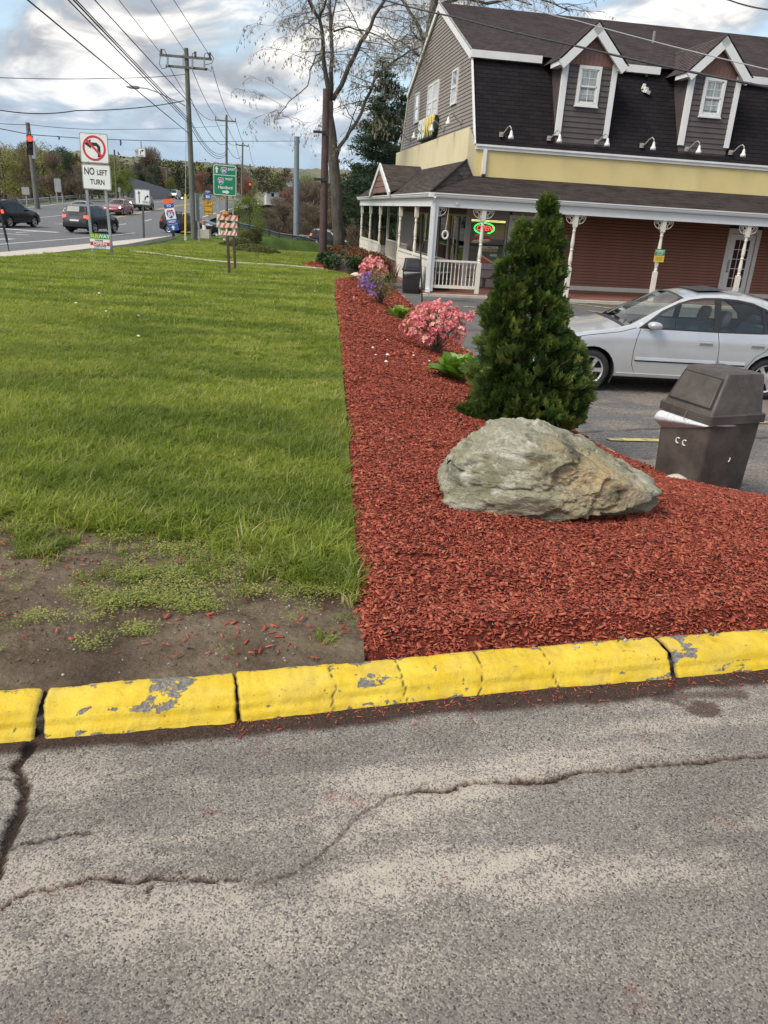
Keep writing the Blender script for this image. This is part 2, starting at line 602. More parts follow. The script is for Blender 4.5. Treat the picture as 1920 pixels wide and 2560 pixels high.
# ground materials
def asphalt_mat(name, light, dark, chip=85.0, use_attr=True, bump=.55, dusty=False):
 M = Mat(name, light, .92, spec=.25)
 v = M.pos()
 cell = M.voro(chip, v, 'Color')
 sx = M.n('ShaderNodeSeparateXYZ'); M.l(cell, sx.inputs[0])
 d = M.voro(chip, v, 'Distance')
 fine = M.noise(260, 2, .6, v)
 f = M.math('ADD', M.math('MULTIPLY', sx.outputs[0], .62), M.math('MULTIPLY', fine, .5))
 f = M.range(f, .25, .85)
 c = M.mix(f, dark, light)
 c = M.mix(M.range(sx.outputs[1], .92, .99), c, dim(light, 1.25))
 c = M.mix(M.range(sx.outputs[1], .10, .04), c, dim(dark, .45))
 big = M.noise(.9, 5, .6, v)
 c = M.mix(M.range(big, .3, .7, .0, .35), c, dim(dark, 1.1))
 if dusty:
  ds = M.range(M.math('ADD', sx.outputs[2], M.math('MULTIPLY', M.attr('dust'), 1.15)), .90, 1.06)
  c = M.mix(M.math('MULTIPLY', ds, .7), c, M.mix(M.noise(40, 3, .6, v), (.30, .262, .215), (.48, .43, .36)))
 if use_attr:
  c = M.mix(1.0, c, M.attr('tint', 'Color'), 'MULTIPLY')
 M.color(c)
 M.bump(M.math('ADD', M.math('MULTIPLY', d, -.8), M.math('MULTIPLY', fine, .5)), bump, .006)
 return M.m
MAT_DRIVE = asphalt_mat('driveway asphalt', (.265, .237, .208), (.108, .096, .086), 220, bump=.35, dusty=True)
MAT_LOT = asphalt_mat('car park asphalt', (.165, .155, .145), (.085, .081, .078), 60)
MAT_ROAD = asphalt_mat('road asphalt', (.15, .15, .155), (.11, .11, .115), 14, False, .15)
def crack_mask(x, y, path, w, seed, wob=.02):
 """dark line along a path with an uneven width"""
 xx = x + wob*(fbm(x, y, 13, 5, .68, seed) - .5)*2
 yy = y + wob*(fbm(x, y, 13, 5, .68, seed + 3) - .5)*2
 d = seg_dist(xx, yy, path)
 ww = w*(.15 + 1.5*fbm(x, y, 11, 4, .6, seed + 5)**1.4)
 return np.clip(1.25 - d/ww, 0, 1)
def P0(*pts):
 return [tuple(on_z(a, b, 0))[:2] for a, b in pts]
# ---- driveway: one sheet, fine where the camera looks
def axis(segs):
 out = []
 for a, b, st in segs:
  out.append(np.arange(a, b, st))
 return np.unique(np.round(np.concatenate(out), 5))
gx = axis([(-60, -8, 6), (-8, -1.5, .5), (-1.5, 1.9, .0085), (1.9, 4, .1), (4, 60.1, 6)])
gy = axis([(-60, -4, 6), (-4, .85, .4), (.85, 2.75, .0085), (2.75, 3.4, .05)])
X, Y = np.meshgrid(gx, gy, indexing='ij')
inside = (np.abs(X) < 2.2) & (Y > .8)
Z = .010*(fbm(X, Y, .8, 3) - .5) + .0035*(fbm(X, Y, 22, 3, .6) - .5)
dk = (y_kerb(X) - Y)*.966
main_crack = P0((560, 1905), (640, 1882), (690, 1850), (735, 1805), (790, 1755), (835, 1722), (905, 1703), (960, 1706), (1030, 1690), (1120, 1688), (1200, 1684), (1265, 1664), (1340, 1663), (1420, 1652), (1520, 1645), (1659, 1628), (1900, 1600))
left_crack = P0((62, 1612), (40, 1650), (52, 1700), (44, 1750), (22, 1800), (10, 1850), (-10, 1900))
low_crack = P0((-20, 1978), (50, 1935), (120, 1915), (200, 1897), (260, 1900), (300, 1905), (345, 1890), (430, 1906), (520, 1905))
branch = P0((20, 1833), (70, 1815), (140, 1803), (200, 1800))
branch2 = P0((0, 1683), (25, 1682), (48, 1676))
side_crack = P0((335, 1912), (325, 1925), (318, 1945))
c1 = crack_mask(X, Y, main_crack, .0090, 1)*(.30 + .70*smooth((X - .03)/.25))
c1 = np.maximum(c1, .8*crack_mask(X, Y, low_crack, .0075, 2))
c1 = np.maximum(c1, crack_mask(X, Y, branch, .005, 3))
c1 = np.maximum(c1, crack_mask(X, Y, branch2, .004, 4))
c1 = np.maximum(c1, crack_mask(X, Y, side_crack, .005, 5))
c2 = crack_mask(X, Y, left_crack, .020, 6)
crack = np.maximum(c1, c2)
edge_step = smooth((seg_dist(X, Y, main_crack) < .02)*1.0)
Z = Z - .016*smooth(crack) - .003*edge_step
tint = np.ones(X.shape + (3,))
pat = fbm(X, Y, 1.5, 5, .55, 2)
pat2 = fbm(X + .3*Y, Y, 3.4, 5, .6, 8)
ku, kv = X*.966 + Y*.25, Y*.966 - X*.25
tint *= (.84 + .32*pat)[..., None]
dust = smooth((fbm(ku*.55, kv*2.1, 2.0, 6, .58, 5) - .43)/.20)*smooth((.62 - np.abs(kv - 1.62))/.4)*(.55 + .9*fbm(X, Y, 26, 3, .6, 6))
tint = tint*(1 + .16*dust[..., None]*np.array([1.0, .93, .82]))
dark_p = smooth((fbm(ku*.6, kv*1.7, 2.6, 6, .62, 12) - .46)/.24)
tint *= (1 - .20*dark_p*(1 - dust))[..., None]
tint *= (1 - .20*smooth((1.45 - Y)/.5))[..., None]
red = smooth((fbm(X, Y, 7.5, 4, .6, 21) - .68)/.07)*smooth((pat2 - .4)/.2)
tint = tint*(1 - .32*red[..., None]*np.array([.1, .75, .75]))
soil_w = .055 + .075*fbm(X, Y, 3.0, 4, .6, 31)*smooth((X + .9)/.4) + .02*fbm(X, Y, 14, 3, .6, 33)
soil = smooth((soil_w - dk)/.03)
spot = P0((1530, 1535))[0]
blob = np.hypot((X - spot[0])/1.5, Y - spot[1]) - .055 - .16*(fbm(X, Y, 9, 5, .62, 41) - .45)
wet = smooth(-blob/.03)
blob2 = P0((1600, 1500), (1500, 1500), (1420, 1510))
wet = np.maximum(wet, .85*smooth((.035 + .05*(fbm(X, Y, 8, 4, .6, 44) - .5) - seg_dist(X, Y, blob2))/.03))
soil_c = np.array([.27, .19, .165])
tint = tint*(1 - soil[..., None]) + soil_c*(.7 + .5*fbm(X, Y, 30, 3))[..., None]*soil[..., None]
tint = tint*(1 - wet[..., None]*.62*np.array([.85, 1, 1.02]))
tint = tint*(1 - .18*np.clip(np.maximum(crack_mask(X, Y, main_crack, .03, 1)*(.3 + .7*smooth((X - .03)/.25)), crack_mask(X, Y, low_crack, .026, 2)), 0, 1)[..., None]*np.array([.5, .9, 1]))
tint = tint*(1 - np.clip(crack*2.1, 0, 1)[..., None]*np.array([.84, .88, .90]))
Z = Z + .006*soil
me = np_mesh('driveway', np.c_[X.ravel(), Y.ravel(), Z.ravel()], grid_faces(*X.shape), MAT_DRIVE, True)
vattr(me, 'tint', tint.reshape(-1, 3), 'FLOAT_COLOR')
vattr(me, 'dust', (np.clip(.08 + .46*dust + .40*(pat2 - .5), 0, 1)*(1 - soil)*(1 - wet)).ravel())
link('driveway', me)['kind'] = 'structure'
# ---- car park sheet
gx = axis([(-2.2, 4.5, .12), (4.5, 12, .3), (12, 60, 4)])
gy = axis([(2.9, 4, .1), (4, 12, .07), (12, 25.2, .13), (25.2, 62, 3)])
X, Y = np.meshgrid(gx, gy, indexing='ij')
Z = z_lot(X, Y) + .02*(fbm(X, Y, .5, 3, .5, 4) - .5)
xb = x_bed_r(Y)
lot_cr = [[(1.2, 14.6), (2.0, 14.2), (2.9, 13.1), (4.4, 12.4)], [(1.6, 12.4), (2.2, 11.9), (2.5, 11.0), (2.2, 10.2)], [(2.1, 8.4), (3.2, 8.9), (4.5, 8.7), (7, 9.3)],
 [(2.2, 7.6), (3.3, 7.2), (5, 7.5)], [(1.0, 17), (2.4, 16.2), (3.4, 17.2), (5.5, 16.5)], [(3.0, 6.9), (3.6, 6.3), (4.4, 6.5)]]
cr = np.zeros(X.shape)
for i, p in enumerate(lot_cr): cr = np.maximum(cr, crack_mask(X, Y, p, .045, 50 + i, .10))
t = (.72 + .5*fbm(X, Y, .55, 5, .55, 61))[..., None]*np.ones(3)
sand = smooth((fbm(X, Y*1.8, .75, 5, .6, 66) - .46)/.10)*smooth((15.5 - Y)/4)
t = t*(1 - .55*sand[..., None]) + .55*sand[..., None]*np.array([2.0, 1.72, 1.48])
worn = smooth((fbm(X*.7, Y*1.3, .7, 5, .6, 71) - .53)/.08)*smooth((Y - 12.5)/1.5)*smooth((4.6 - X)/1.5)
t = t*(1 - .42*worn[..., None])
t = t*(1 - .7*cr[..., None])
Z -= .015*cr
me = np_mesh('parking_lot', np.c_[X.ravel(), Y.ravel(), Z.ravel()], grid_faces(*X.shape), MAT_LOT, True)
vattr(me, 'tint', t.reshape(-1, 3), 'FLOAT_COLOR')
link('parking_lot', me)['kind'] = 'structure'
MAT_YLINE = Mat('worn yellow line paint', (.62, .50, .12), .8)
_v = MAT_YLINE.pos()
_w = MAT_YLINE.range(MAT_YLINE.noise(9, 5, .65, _v), .40, .60)
MAT_YLINE.color(MAT_YLINE.mix(_w, (.22, .20, .14), (.66, .54, .14)))
MAT_YLINE = MAT_YLINE.m
def paint_line(name, pts, w, mat, zf, lift=.005, step=.35, kind='structure'):
 pts = [Vector((p[0], p[1])) for p in pts]
 out = []
 for a, b in zip(pts[:-1], pts[1:]):
  n = max(1, int((b - a).length/step))
  for i in range(n): out.append(a + (b - a)*(i/n))
 out.append(pts[-1])
 mb = MB()
 prev = None
 for i, p in enumerate(out):
  d = (out[min(i + 1, len(out) - 1)] - out[max(i - 1, 0)]).normalized()
  s = Vector((-d.y, d.x))*w/2
  a, b = p + s, p - s
  q = [(a.x, a.y, float(zf(a.x, a.y)) + lift), (b.x, b.y, float(zf(b.x, b.y)) + lift)]
  if prev: mb.face([prev[0], prev[1], q[1], q[0]])
  prev = q
 o = mb.build(name, mat)
 o['kind'] = kind
 return o
def zl2(x, y): return z_lot(x, y) + .011
for a, b in (((1312, 951), (1600, 958)), ((1068, 660), (1120, 663)), ((1100, 640), (1190, 648)), ((1090, 639), (1330, 668)), ((1000, 663), (1120, 672)), ((1040, 706), (1110, 709)), ((1180, 752), (1215, 753)),
 ((1270, 655), (1380, 664)), ((1270, 672), (1400, 690)), ((1500, 912), (1680, 915))):
 paint_line('bay_line', [on_lot(*a), on_lot(*b)], .12, MAT_YLINE, zl2)
# lawn, terrain
M = Mat('lawn soil', (.10, .12, .04), .95, spec=.15)
v = M.pos()
g1 = M.mix(M.range(M.noise(2.2, 5, .65, v), .3, .7), (.13, .18, .027), (.21, .265, .050))
g1 = M.mix(M.range(M.noise(35, 4, .7, v), .35, .65, 0, .7), g1, (.065, .080, .020))
g1 = M.mix(M.range(M.noise(.35, 3, .5, v), .45, .7, 0, .6), g1, (.14, .17, .036))
s1 = M.mix(M.range(M.noise(5, 6, .65, v), .35, .65), (.080, .056, .035), (.20, .152, .104))
s1 = M.mix(M.range(M.noise(70, 3, .7, v), .50, .72, 0, .8), s1, (.21, .165, .12))
s1 = M.mix(M.range(M.noise(1.6, 4, .6, v), .48, .62, 0, .65), s1, (.060, .040, .028))
M.color(M.mix(M.attr('soil'), g1, s1))
M.bump(M.math('ADD', M.noise(60, 5, .7, v), M.math('MULTIPLY', M.voro(38, v), .5)), .8, .02)
MAT_LAWN = M.m
def soil_mask(x, y):
 """bare ground by the kerb"""
 edge = np.interp(x, [-3, -1.9, -1.45, -.95, -.6, -.35, -.12], [3.5, 3.52, 3.56, 3.50, 3.36, 3.12, 3.0])
 return smooth((edge + .34*(fbm(x, y, 2.4, 4, .6, 81) - .5)*2 - y)/.14)
gx = axis([(-22, -8, .7), (-8, -2.2, .15), (-2.2, .12, .022)])
w = np.concatenate([np.arange(.13, 2.3, .022), np.arange(2.3, 8, .12), np.arange(8, 33, .5)])
X, W = np.meshgrid(gx, w, indexing='ij')
Y = y_kerb(X) + W
xl = x_bed_l(Y)
X = np.where(X > xl + .06, xl + .06, X)
Z = gz(X, Y)
sm = soil_mask(X, Y)
Z = Z + sm*.022*(fbm(X, Y, 4.5, 5, .6, 91) - .5)*2 + (1 - sm)*.03*(fbm(X, Y, .9, 3, .5, 92) - .5) - .008*sm
Z = np.where(W < .16, Z - .03, Z)
me = np_mesh('lawn', np.c_[X.ravel(), Y.ravel(), Z.ravel()], grid_faces(*X.shape), MAT_LAWN, True)
vattr(me, 'soil', sm.ravel())
link('lawn', me)['kind'] = 'structure'
M = Mat('rough grass land', (.09, .12, .03), .95, spec=.15)
v = M.pos()
c = M.mix(M.range(M.noise(.5, 5, .6, v), .35, .65), (.055, .095, .016), (.11, .165, .032))
c = M.mix(M.range(M.noise(6, 4, .7, v), .4, .65, 0, .6), c, (.035, .055, .014))
c = M.mix(M.attr('brown'), c, M.mix(M.noise(.9, 4, .6, v), (.05, .042, .028), (.10, .085, .055)))
M.color(c)
M.bump(M.noise(14, 5, .7, v), .6, .08)
MAT_TERRAIN = M.m
gx = axis([(-700, -120, 40), (-120, -44, 4), (-44, 14, .8), (14, 80, 6), (80, 700.1, 40)])
gy = axis([(-300, 20, 20), (20, 100, 1.0), (100, 240, 5), (240, 480.1, 20)])
X, Y = np.meshgrid(gx, gy, indexing='ij')
Z = gz(X, Y)
under = (Y < 31) | ((X > x_bed_r(Y) - .8) & (Y < 48))
Z = np.where(under, Z - .5, Z)
rough = smooth((Y - 32)/6)
Z = Z + .10*rough*(fbm(X, Y, .35, 4, .5, 95) - .5)*2*(X > -15)
on_road = (X < x_road(Y) + np.where(Y < 60, 9.4, 11)) & (X > x_road(Y) - 12.8)
Z = np.where(on_road, Z - .25, Z)
me = np_mesh('terrain', np.c_[X.ravel(), Y.ravel(), Z.ravel()], grid_faces(*X.shape), MAT_TERRAIN, True)
vattr(me, 'brown', np.maximum(smooth((Y - 92)/15)*smooth((X + 24)/6), smooth((x_road(Y) - 15 - X)/6)).ravel())
link('terrain', me)['kind'] = 'structure'
M = Mat('wooded hillside', (.10, .11, .05), 1.0, spec=.05)
v = M.pos()
vc = M.voro(.11, v, 'Color')
sx = M.n('ShaderNodeSeparateXYZ'); M.l(vc, sx.inputs[0])
c = M.mix(sx.outputs[0], (.085, .10, .040), (.19, .20, .07))
c = M.mix(M.range(sx.outputs[1], .55, .9), c, (.20, .125, .075))
c = M.mix(M.range(sx.outputs[2], .72, .9), c, (.040, .065, .040))
c = M.mix(M.range(M.noise(.012, 3, .5, v), .4, .62, 0, .6), c, (.15, .135, .095))
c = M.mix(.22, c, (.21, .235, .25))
M.color(c)
MAT_HILL = M.m
gx = np.arange(-900, 760, 6.0)
gy = np.concatenate([np.arange(400, 620, 6.0), np.arange(620, 1260, 9.0)])
X, Y = np.meshgrid(gx, gy, indexing='ij')
ridge = np.interp(Y, [400, 470, 620, 900, 1150, 1250], [-14, -8, 9, 34, 55, 50])
Z = ridge*(1 + .16*(fbm(X, Y*.6, .0035, 4, .5, 101) - .5)*2) + 5.5*(fbm(X, Y, .09, 3, .55, 103) - .5)*2
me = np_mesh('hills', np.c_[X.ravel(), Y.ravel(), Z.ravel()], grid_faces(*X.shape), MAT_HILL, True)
link('hills', me)['kind'] = 'structure'
# road
gy = axis([(-90, 20, 10), (20, 60, 2), (60, 230, 2.5)])
mb = []
U = np.linspace(0, 1, 12)
Xr = np.stack([x_road(gy) - 12.6 + (u*(np.interp(gy, [-90, 58, 66, 82], [22.9, 22.9, 21.8, 20.8]))) for u in U])
Yr = np.repeat(gy[None], len(U), 0)
Zr = z_road(Yr)
me = np_mesh('road', np.c_[Xr.ravel(), Yr.ravel(), Zr.ravel()], grid_faces(*Xr.shape), MAT_ROAD, True)
link('road', me)['kind'] = 'structure'
ramp_c = RAMP
MAT_WLINE = plain('white road paint', (.62, .62, .60), .7, .15, 4, vec='Object')
MAT_YROAD = plain('yellow road paint', (.60, .43, .13), .7, .15, 4)
mb = MB()
prev = None
for i, (x, y) in enumerate(ramp_c):
 a, b = ramp_c[max(i - 1, 0)], ramp_c[min(i + 1, len(ramp_c) - 1)]
 d = Vector((b[0] - a[0], b[1] - a[1])).normalized()
 s = Vector((d.y, -d.x))*3.6
 z = float(ramp_z(x, y)) + .012
 q = [(x - s.x, y - s.y, z), (x + s.x, y + s.y, z)]
 if prev: mb.face([prev[0], prev[1], q[1], q[0]])
 prev = q
mb.build('ramp', MAT_ROAD)['kind'] = 'structure'
def zr2(x, y): return z_road(y)
def road_line(name, off, y0, y1, w, mat):
 ys = np.arange(y0, y1 + .1, 3)
 return paint_line(name, [(float(x_road(y)) + off, y) for y in ys], w, mat, zr2, .006, 3)
road_line('centre_line', -.16, 62, 160, .12, MAT_YROAD)
road_line('centre_line', .16, 62, 160, .12, MAT_YROAD)
road_line('edge_line', 7.7, 20, 58, .14, MAT_WLINE)
road_line('edge_line', 6.9, 84, 130, .14, MAT_WLINE)
road_line('edge_line', -11.2, 30, 140, .14, MAT_WLINE)
road_line('lane_line', -4.6, 62, 130, .12, MAT_WLINE)
for k in range(5):
 road_line('lane_dash', 3.4, 66 + 9*k, 69 + 9*k, .14, MAT_WLINE)
for k in range(3):
 road_line('lane_dash', 3.2, 30 + 9*k, 33 + 9*k, .14, MAT_WLINE)
paint_line('stop_line', [(-29.5, 52.2), (-21.6, 51.2)], .5, MAT_WLINE, zr2, .006)
paint_line('stop_line', [(-21.2, 46.2), (-26, 46.4)], .25, MAT_WLINE, zr2, .006)
a = Vector((*on_z(*k1(0, 822), -.75).xy, -.742))
mb = MB()
for px in ([(-2.2, -.09), (0, -.09), (0, .09), (-2.2, .09)], [(0, -.35), (1.1, 0), (0, .35)]):
 mb.face([(a.x + .3 + p[0]*.18 - p[1]*.9, a.y - .4 + p[0]*.98, a.z) for p in px])
mb.build('painted_arrow', MAT_WLINE)['kind'] = 'structure'
MAT_CONC = plain('pale concrete', (.46, .42, .36), .85, .14, 3, .3, 90)
mb = MB()
ys = np.concatenate([np.arange(-20, 48, 1.5), np.array([48.5, 50, 52, 54])])
for y0, y1 in zip(ys[:-1], ys[1:]):
 xo0, xo1 = -15.1, -15.1
 xi0 = -13.55 if y0 < 40 else -13.55 - (y0 - 40)*.10
 xi1 = -13.55 if y1 < 40 else -13.55 - (y1 - 40)*.10
 zo = -.62
 for (xa0, xa1, xb0, xb1, za, zb) in ((xo0, xo1, xi0, xi1, zo, zo + .03), (xo0 - .0, xo1 - .0, xo0 - .02, xo1 - .02, zo, -.77)):
  mb.face([(xa0, y0 + .012, za), (xb0, y0 + .012, zb), (xb1, y1 - .012, zb), (xa1, y1 - .012, za)])
 mb.face([(xi0, y0, zo + .03), (xi0 + .01, y0, zo - .3), (xi1 + .01, y1, zo - .3), (xi1, y1, zo + .03)])
mb.build('pavement', MAT_CONC)['kind'] = 'structure'
mb = MB()
strip = [hit(*k1(*p)) for p in ((640, 884), (690, 890), (790, 902), (900, 915), (1050, 936), (1200, 955), (1300, 965), (1400, 972), (1520, 979), (1650, 985))] + [hit(690, 583), hit(698, 583.5)]
for a, b in zip(strip[:-1], strip[1:]):
 mb.beam((a.x, a.y, float(gz(a.x, a.y)) - .02), (b.x, b.y, float(gz(b.x, b.y)) - .02), .22, .16)
mb.build('concrete_strip', MAT_CONC)['kind'] = 'structure'
mb = MB()
for (a, b) in (((1180, 712), (1280, 660)), ((1280, 660), (1330, 628))):
 pass
# the yellow kerb: four lengths with broken joints
M = Mat('chipped yellow paint on asphalt kerb', (.72, .47, .03), .62, spec=.35)
v = M.pos()
yel = M.mix(M.range(M.noise(7, 5, .6, v), .35, .65), (.64, .43, .016), (.72, .52, .05))
yel = M.mix(M.range(M.noise(45, 4, .7, v), .52, .75, 0, .55), yel, (.52, .33, .03))
yel = M.mix(M.range(M.noise(3.0, 4, .6, v), .56, .72, 0, .35), yel, (.62, .47, .16))
stone = M.mix(M.range(M.noise(90, 3, .7, v), .35, .65), (.10, .09, .08), (.27, .245, .215))
chip_n = M.math('ADD', M.math('MULTIPLY', M.noise(17, 5, .62, M.scaled(v, (1, 1, 1.4))), .72), M.math('MULTIPLY', M.noise(70, 3, .6, v), .28))
bare = M.range(M.math('ADD', chip_n, M.attr('bare')), .615, .640)
yel = M.mix(M.range(M.noise(5, 6, .7, v), .50, .72, 0, .42), yel, (.30, .23, .09))
yel = M.mix(M.range(M.noise(75, 5, .7, v), .635, .70, 0, .75), yel, (.16, .125, .06))
c = M.mix(bare, yel, stone)
c = M.mix(M.attr('crack'), c, (.035, .028, .022))
M.color(c)
hgt = M.math('ADD', M.math('MULTIPLY', M.noise(26, 8, .72, v, .4), 1.0), M.math('MULTIPLY', M.noise(170, 4, .7, v), .30))
M.bump(M.math('SUBTRACT', hgt, M.math('MULTIPLY', bare, .55)), .65, .010)
MAT_KERB = M.m
kerb = empty('kerb', (0, 0, 0), kind='structure')
def kerb_pos(s):
 """foot of the kerb at distance s along it (s = 0 at x = 0)"""
 seg = np.hypot(np.diff(KERB[:, 0]), np.diff(KERB[:, 1]))
 cum = np.concatenate([[0], np.cumsum(seg)])
 s0 = np.interp(0, KERB[:, 0], cum)
 return np.interp(s + s0, cum, KERB[:, 0]), np.interp(s + s0, cum, KERB[:, 1])
PROF = np.array([(-.012, -.03), (-.003, .0), (.006, .016), (.016, .034), (.021, .041), (.028, .050), (.038, .066), (.049, .082), (.058, .093), (.068, .099), (.082, .102), (.102, .104), (.124, .106), (.148, .106), (.170, .10), (.185, .08), (.195, .0)])
pu = np.linspace(0, 1, 34)
PROF[:, 1] *= np.where(PROF[:, 1] > 0, .84, 1)
acc = np.concatenate([[0], np.cumsum(np.hypot(*np.diff(PROF, axis=0).T))]); acc /= acc[-1]
PN, PZ = np.interp(pu, acc, PROF[:, 0]), np.interp(pu, acc, PROF[:, 1])
def s_at(px, py):
 q = on_z(px, py, .02)
 best = np.linspace(-4, 5, 4000)
 x, y = kerb_pos(best)
 return float(best[np.argmin(np.hypot(x - q.x, y - q.y))])
JOINTS = [(-3.5, 0, 0), (s_at(84, 1590), .006, .015), (s_at(516, 1555), .003, .006), (s_at(1462, 1460), .005, .008), (6.5, 0, 0)]
hair = [(s_at(722, 1530), 1), (s_at(880, 1515), 2), (s_at(1043, 1498), 3), (s_at(1205, 1486), 4)]
for k in range(4):
 (s0, t0, b0), (s1, t1, b1) = JOINTS[k], JOINTS[k + 1]
 ns = int((s1 - s0)/.0075) if s0 > -3 and s1 < 6 else int((s1 - s0)/.014)
 S = np.linspace(0, 1, ns)[:, None]
 Nn, Zz = PN[None].repeat(ns, 0), PZ[None].repeat(ns, 0)
 hgt = np.clip(Zz/.089, 0, 1)
 ja = (b0 + (t0 - b0)*hgt) + .010*(fbm(hgt*3 + k*5, Nn*20, 4, 4, .6, 111) - .5)*(k > 0)
 jb = (b1 + (t1 - b1)*hgt) + .010*(fbm(hgt*3 + k*5 + 9, Nn*20, 4, 4, .6, 112) - .5)*(k < 3)
 SS = (s0 + ja) + S*((s1 - jb) - (s0 + ja))
 kx, ky = kerb_pos(SS)
 dx, dy = kerb_pos(SS + .02)
 tx, ty = dx - kx, dy - ky
 L = np.hypot(tx, ty); tx, ty = tx/L, ty/L
 dis = .005*(fbm(SS, hgt, 7, 4, .55, 120) - .5)*2 + .0035*(fbm(SS*1.0, hgt*.14, 30, 4, .6, 121) - .5)*2 + .006*(fbm(SS, hgt*0, 2.2, 3, .5, 122) - .5)*2
 dis = dis - .005*np.exp(-((Zz - .036)/.006)**2)*(PN[None] < .06) + .004*np.exp(-((Zz - .052)/.008)**2)*(PN[None] < .06)
 ck = np.zeros(SS.shape)
 for hs, sd_ in hair:
  wob = .022*(fbm(hgt*4 + sd_*7, hgt*0, 1.5, 4, .6, 130) - .5)*2 + .018*(hgt - .5)*(1 if sd_ % 2 else -1)
  ck = np.maximum(ck, np.clip(1.5 - np.abs(SS - hs - wob)/(.0011 + .0018*fbm(hgt*9, SS*3, 2, 3, .5, 131)), 0, 1))
 rag = np.clip((1.0 - (SS - s0 - ja)/.006), 0, 1)*(k > 0) + np.clip((1.0 - (s1 - jb - SS)/.006), 0, 1)*(k < 3)
 dis = dis - .003*ck - .007*rag
 nx, ny = -ty, tx
 gN, gZ = np.gradient(PN), np.gradient(PZ)
 gl = np.hypot(gN, gZ); oN, oZ = -gZ/gl, gN/gl
 n_ = Nn + dis*oN[None]
 z_ = Zz + dis*oZ[None]
 toe = smooth((fbm(SS, SS*0, 1.6, 4, .6, 140) - .42)/.2)
 Xk, Yk = kx + nx*n_, ky + ny*n_
 me = np_mesh('kerb_block', np.c_[Xk.ravel(), Yk.ravel(), z_.ravel()], grid_faces(*Xk.shape), MAT_KERB, True)
 bare_a = .07*smooth((.004 + .016*toe - Zz)/.010) + .10*smooth((n_ - .128)/.035) + .045*np.exp(-((Zz - .044)/.010)**2)*smooth((fbm(SS, SS*0, 3.1, 3, .5, 141) - .45)/.15) + .17*smooth((fbm(SS, hgt*.55, 4.2, 6, .6, 143) - .60)/.05) - .02
 vattr(me, 'bare', bare_a.ravel())
 vattr(me, 'crack', np.clip(ck*1.2 + rag*.8, 0, 1).ravel())
 link('kerb_block', me, kerb)
mb = MB()
for k in (1, 2, 3):
 s = JOINTS[k][0]
 x0, y0 = kerb_pos(s - .03); x1, y1 = kerb_pos(s + .03)
 t = Vector((float(x1 - x0), float(y1 - y0), 0)).normalized(); nrm = Vector((-t.y, t.x, 0))
 c = Vector((float(x0 + x1)/2, float(y0 + y1)/2, .03)) + nrm*.115
 mb.box(c - Vector((0, 0, .012)), (.022, .16, .07), Matrix((t, nrm, Vector((0, 0, 1)))).transposed())
MAT_DIRT = plain('dark damp soil', (.050, .036, .027), .95, .3, 30, .6, 90)
mb.build('joint_soil', MAT_DIRT, kerb)
# mulch bed
M = Mat('mulch under layer', (.2, .035, .02), .9, spec=.2)
v = M.pos()
M.color(M.mix(M.range(M.voro(60, v), .1, .6), (.30, .052, .028), (.11, .022, .014)))
M.bump(M.noise(80, 4, .7, v), .9, .02)
MAT_MULCH = M.m
V, F, b = [], [], 0
for (xs, ys) in ((np.arange(-.35, 5.2, .035), np.arange(2.3, 8.001, .035)), (np.arange(-3.7, 2.3, .07), np.arange(8.0, 30.6, .07))):
 X, Y = np.meshgrid(xs, ys, indexing='ij')
 inside = poly_in(X, Y, BED_POLY)
 Z = bed_z(X, Y)
 f = grid_faces(*X.shape)
 keep = inside.ravel()[f].any(1)
 out = ~inside
 Z = np.where(out, Z - .03, Z)
 V.append(np.c_[X.ravel(), Y.ravel(), Z.ravel()]); F.append(f[keep] + b); b += X.size
me = np_mesh('mulch_bed', np.concatenate(V), np.concatenate(F), MAT_MULCH, True)
link('mulch_bed', me)['kind'] = 'structure'
M = Mat('dyed red wood chips', (.30, .05, .03), .9, spec=.12)
r = M.rand()
c = M.mix(r, (.27, .052, .034), (.53, .145, .090))
r2 = M.math('FRACT', M.math('MULTIPLY', r, 17.31))
c = M.mix(M.range(r2, .88, .97), c, (.52, .20, .11))
c = M.mix(M.range(r2, .07, .03), c, (.030, .020, .018))
c = M.mix(M.range(M.noise(160, 2, .6, M.scaled(M.coords(), (1, 6, 1))), .35, .7, 0, .35), c, (.12, .02, .014))
M.color(c)
MAT_CHIP = M.m
def chip_proto(seed):
 r = random.Random(seed)
 l, w, h = 1.0, r.choice([.12, .2, .3, .45, .6]), r.uniform(.03, .08)
 vs = []
 for z in (-h/2, h/2):
  for x, y in ((-.5, -w/2), (.5, -w/2), (.5, w/2), (-.5, w/2)):
   vs.append((x*r.uniform(.8, 1.1), y*r.uniform(.55, 1.15), z*r.uniform(.7, 1.2) + .10*x*x*r.uniform(-1, 1)))
 q = [(3, 2, 1, 0), (4, 5, 6, 7), (0, 1, 5, 4), (1, 2, 6, 5), (2, 3, 7, 6), (3, 0, 4, 7)]
 tr = []
 for a, b, c_, d in q: tr += [(a, b, c_), (a, c_, d)]
 return vs, tr
def spread(n, x0, x1, y0, y1, ok):
 x, y = RNG.uniform(x0, x1, n), RNG.uniform(y0, y1, n)
 k = ok(x, y)
 return x[k], y[k]
def in_bed(x, y):
 jx, jy = RNG.normal(0, .018, len(x)), RNG.normal(0, .018, len(x))
 return poly_in(x + jx, y + jy, BED_POLY)
PX, PY, PS = [], [], []
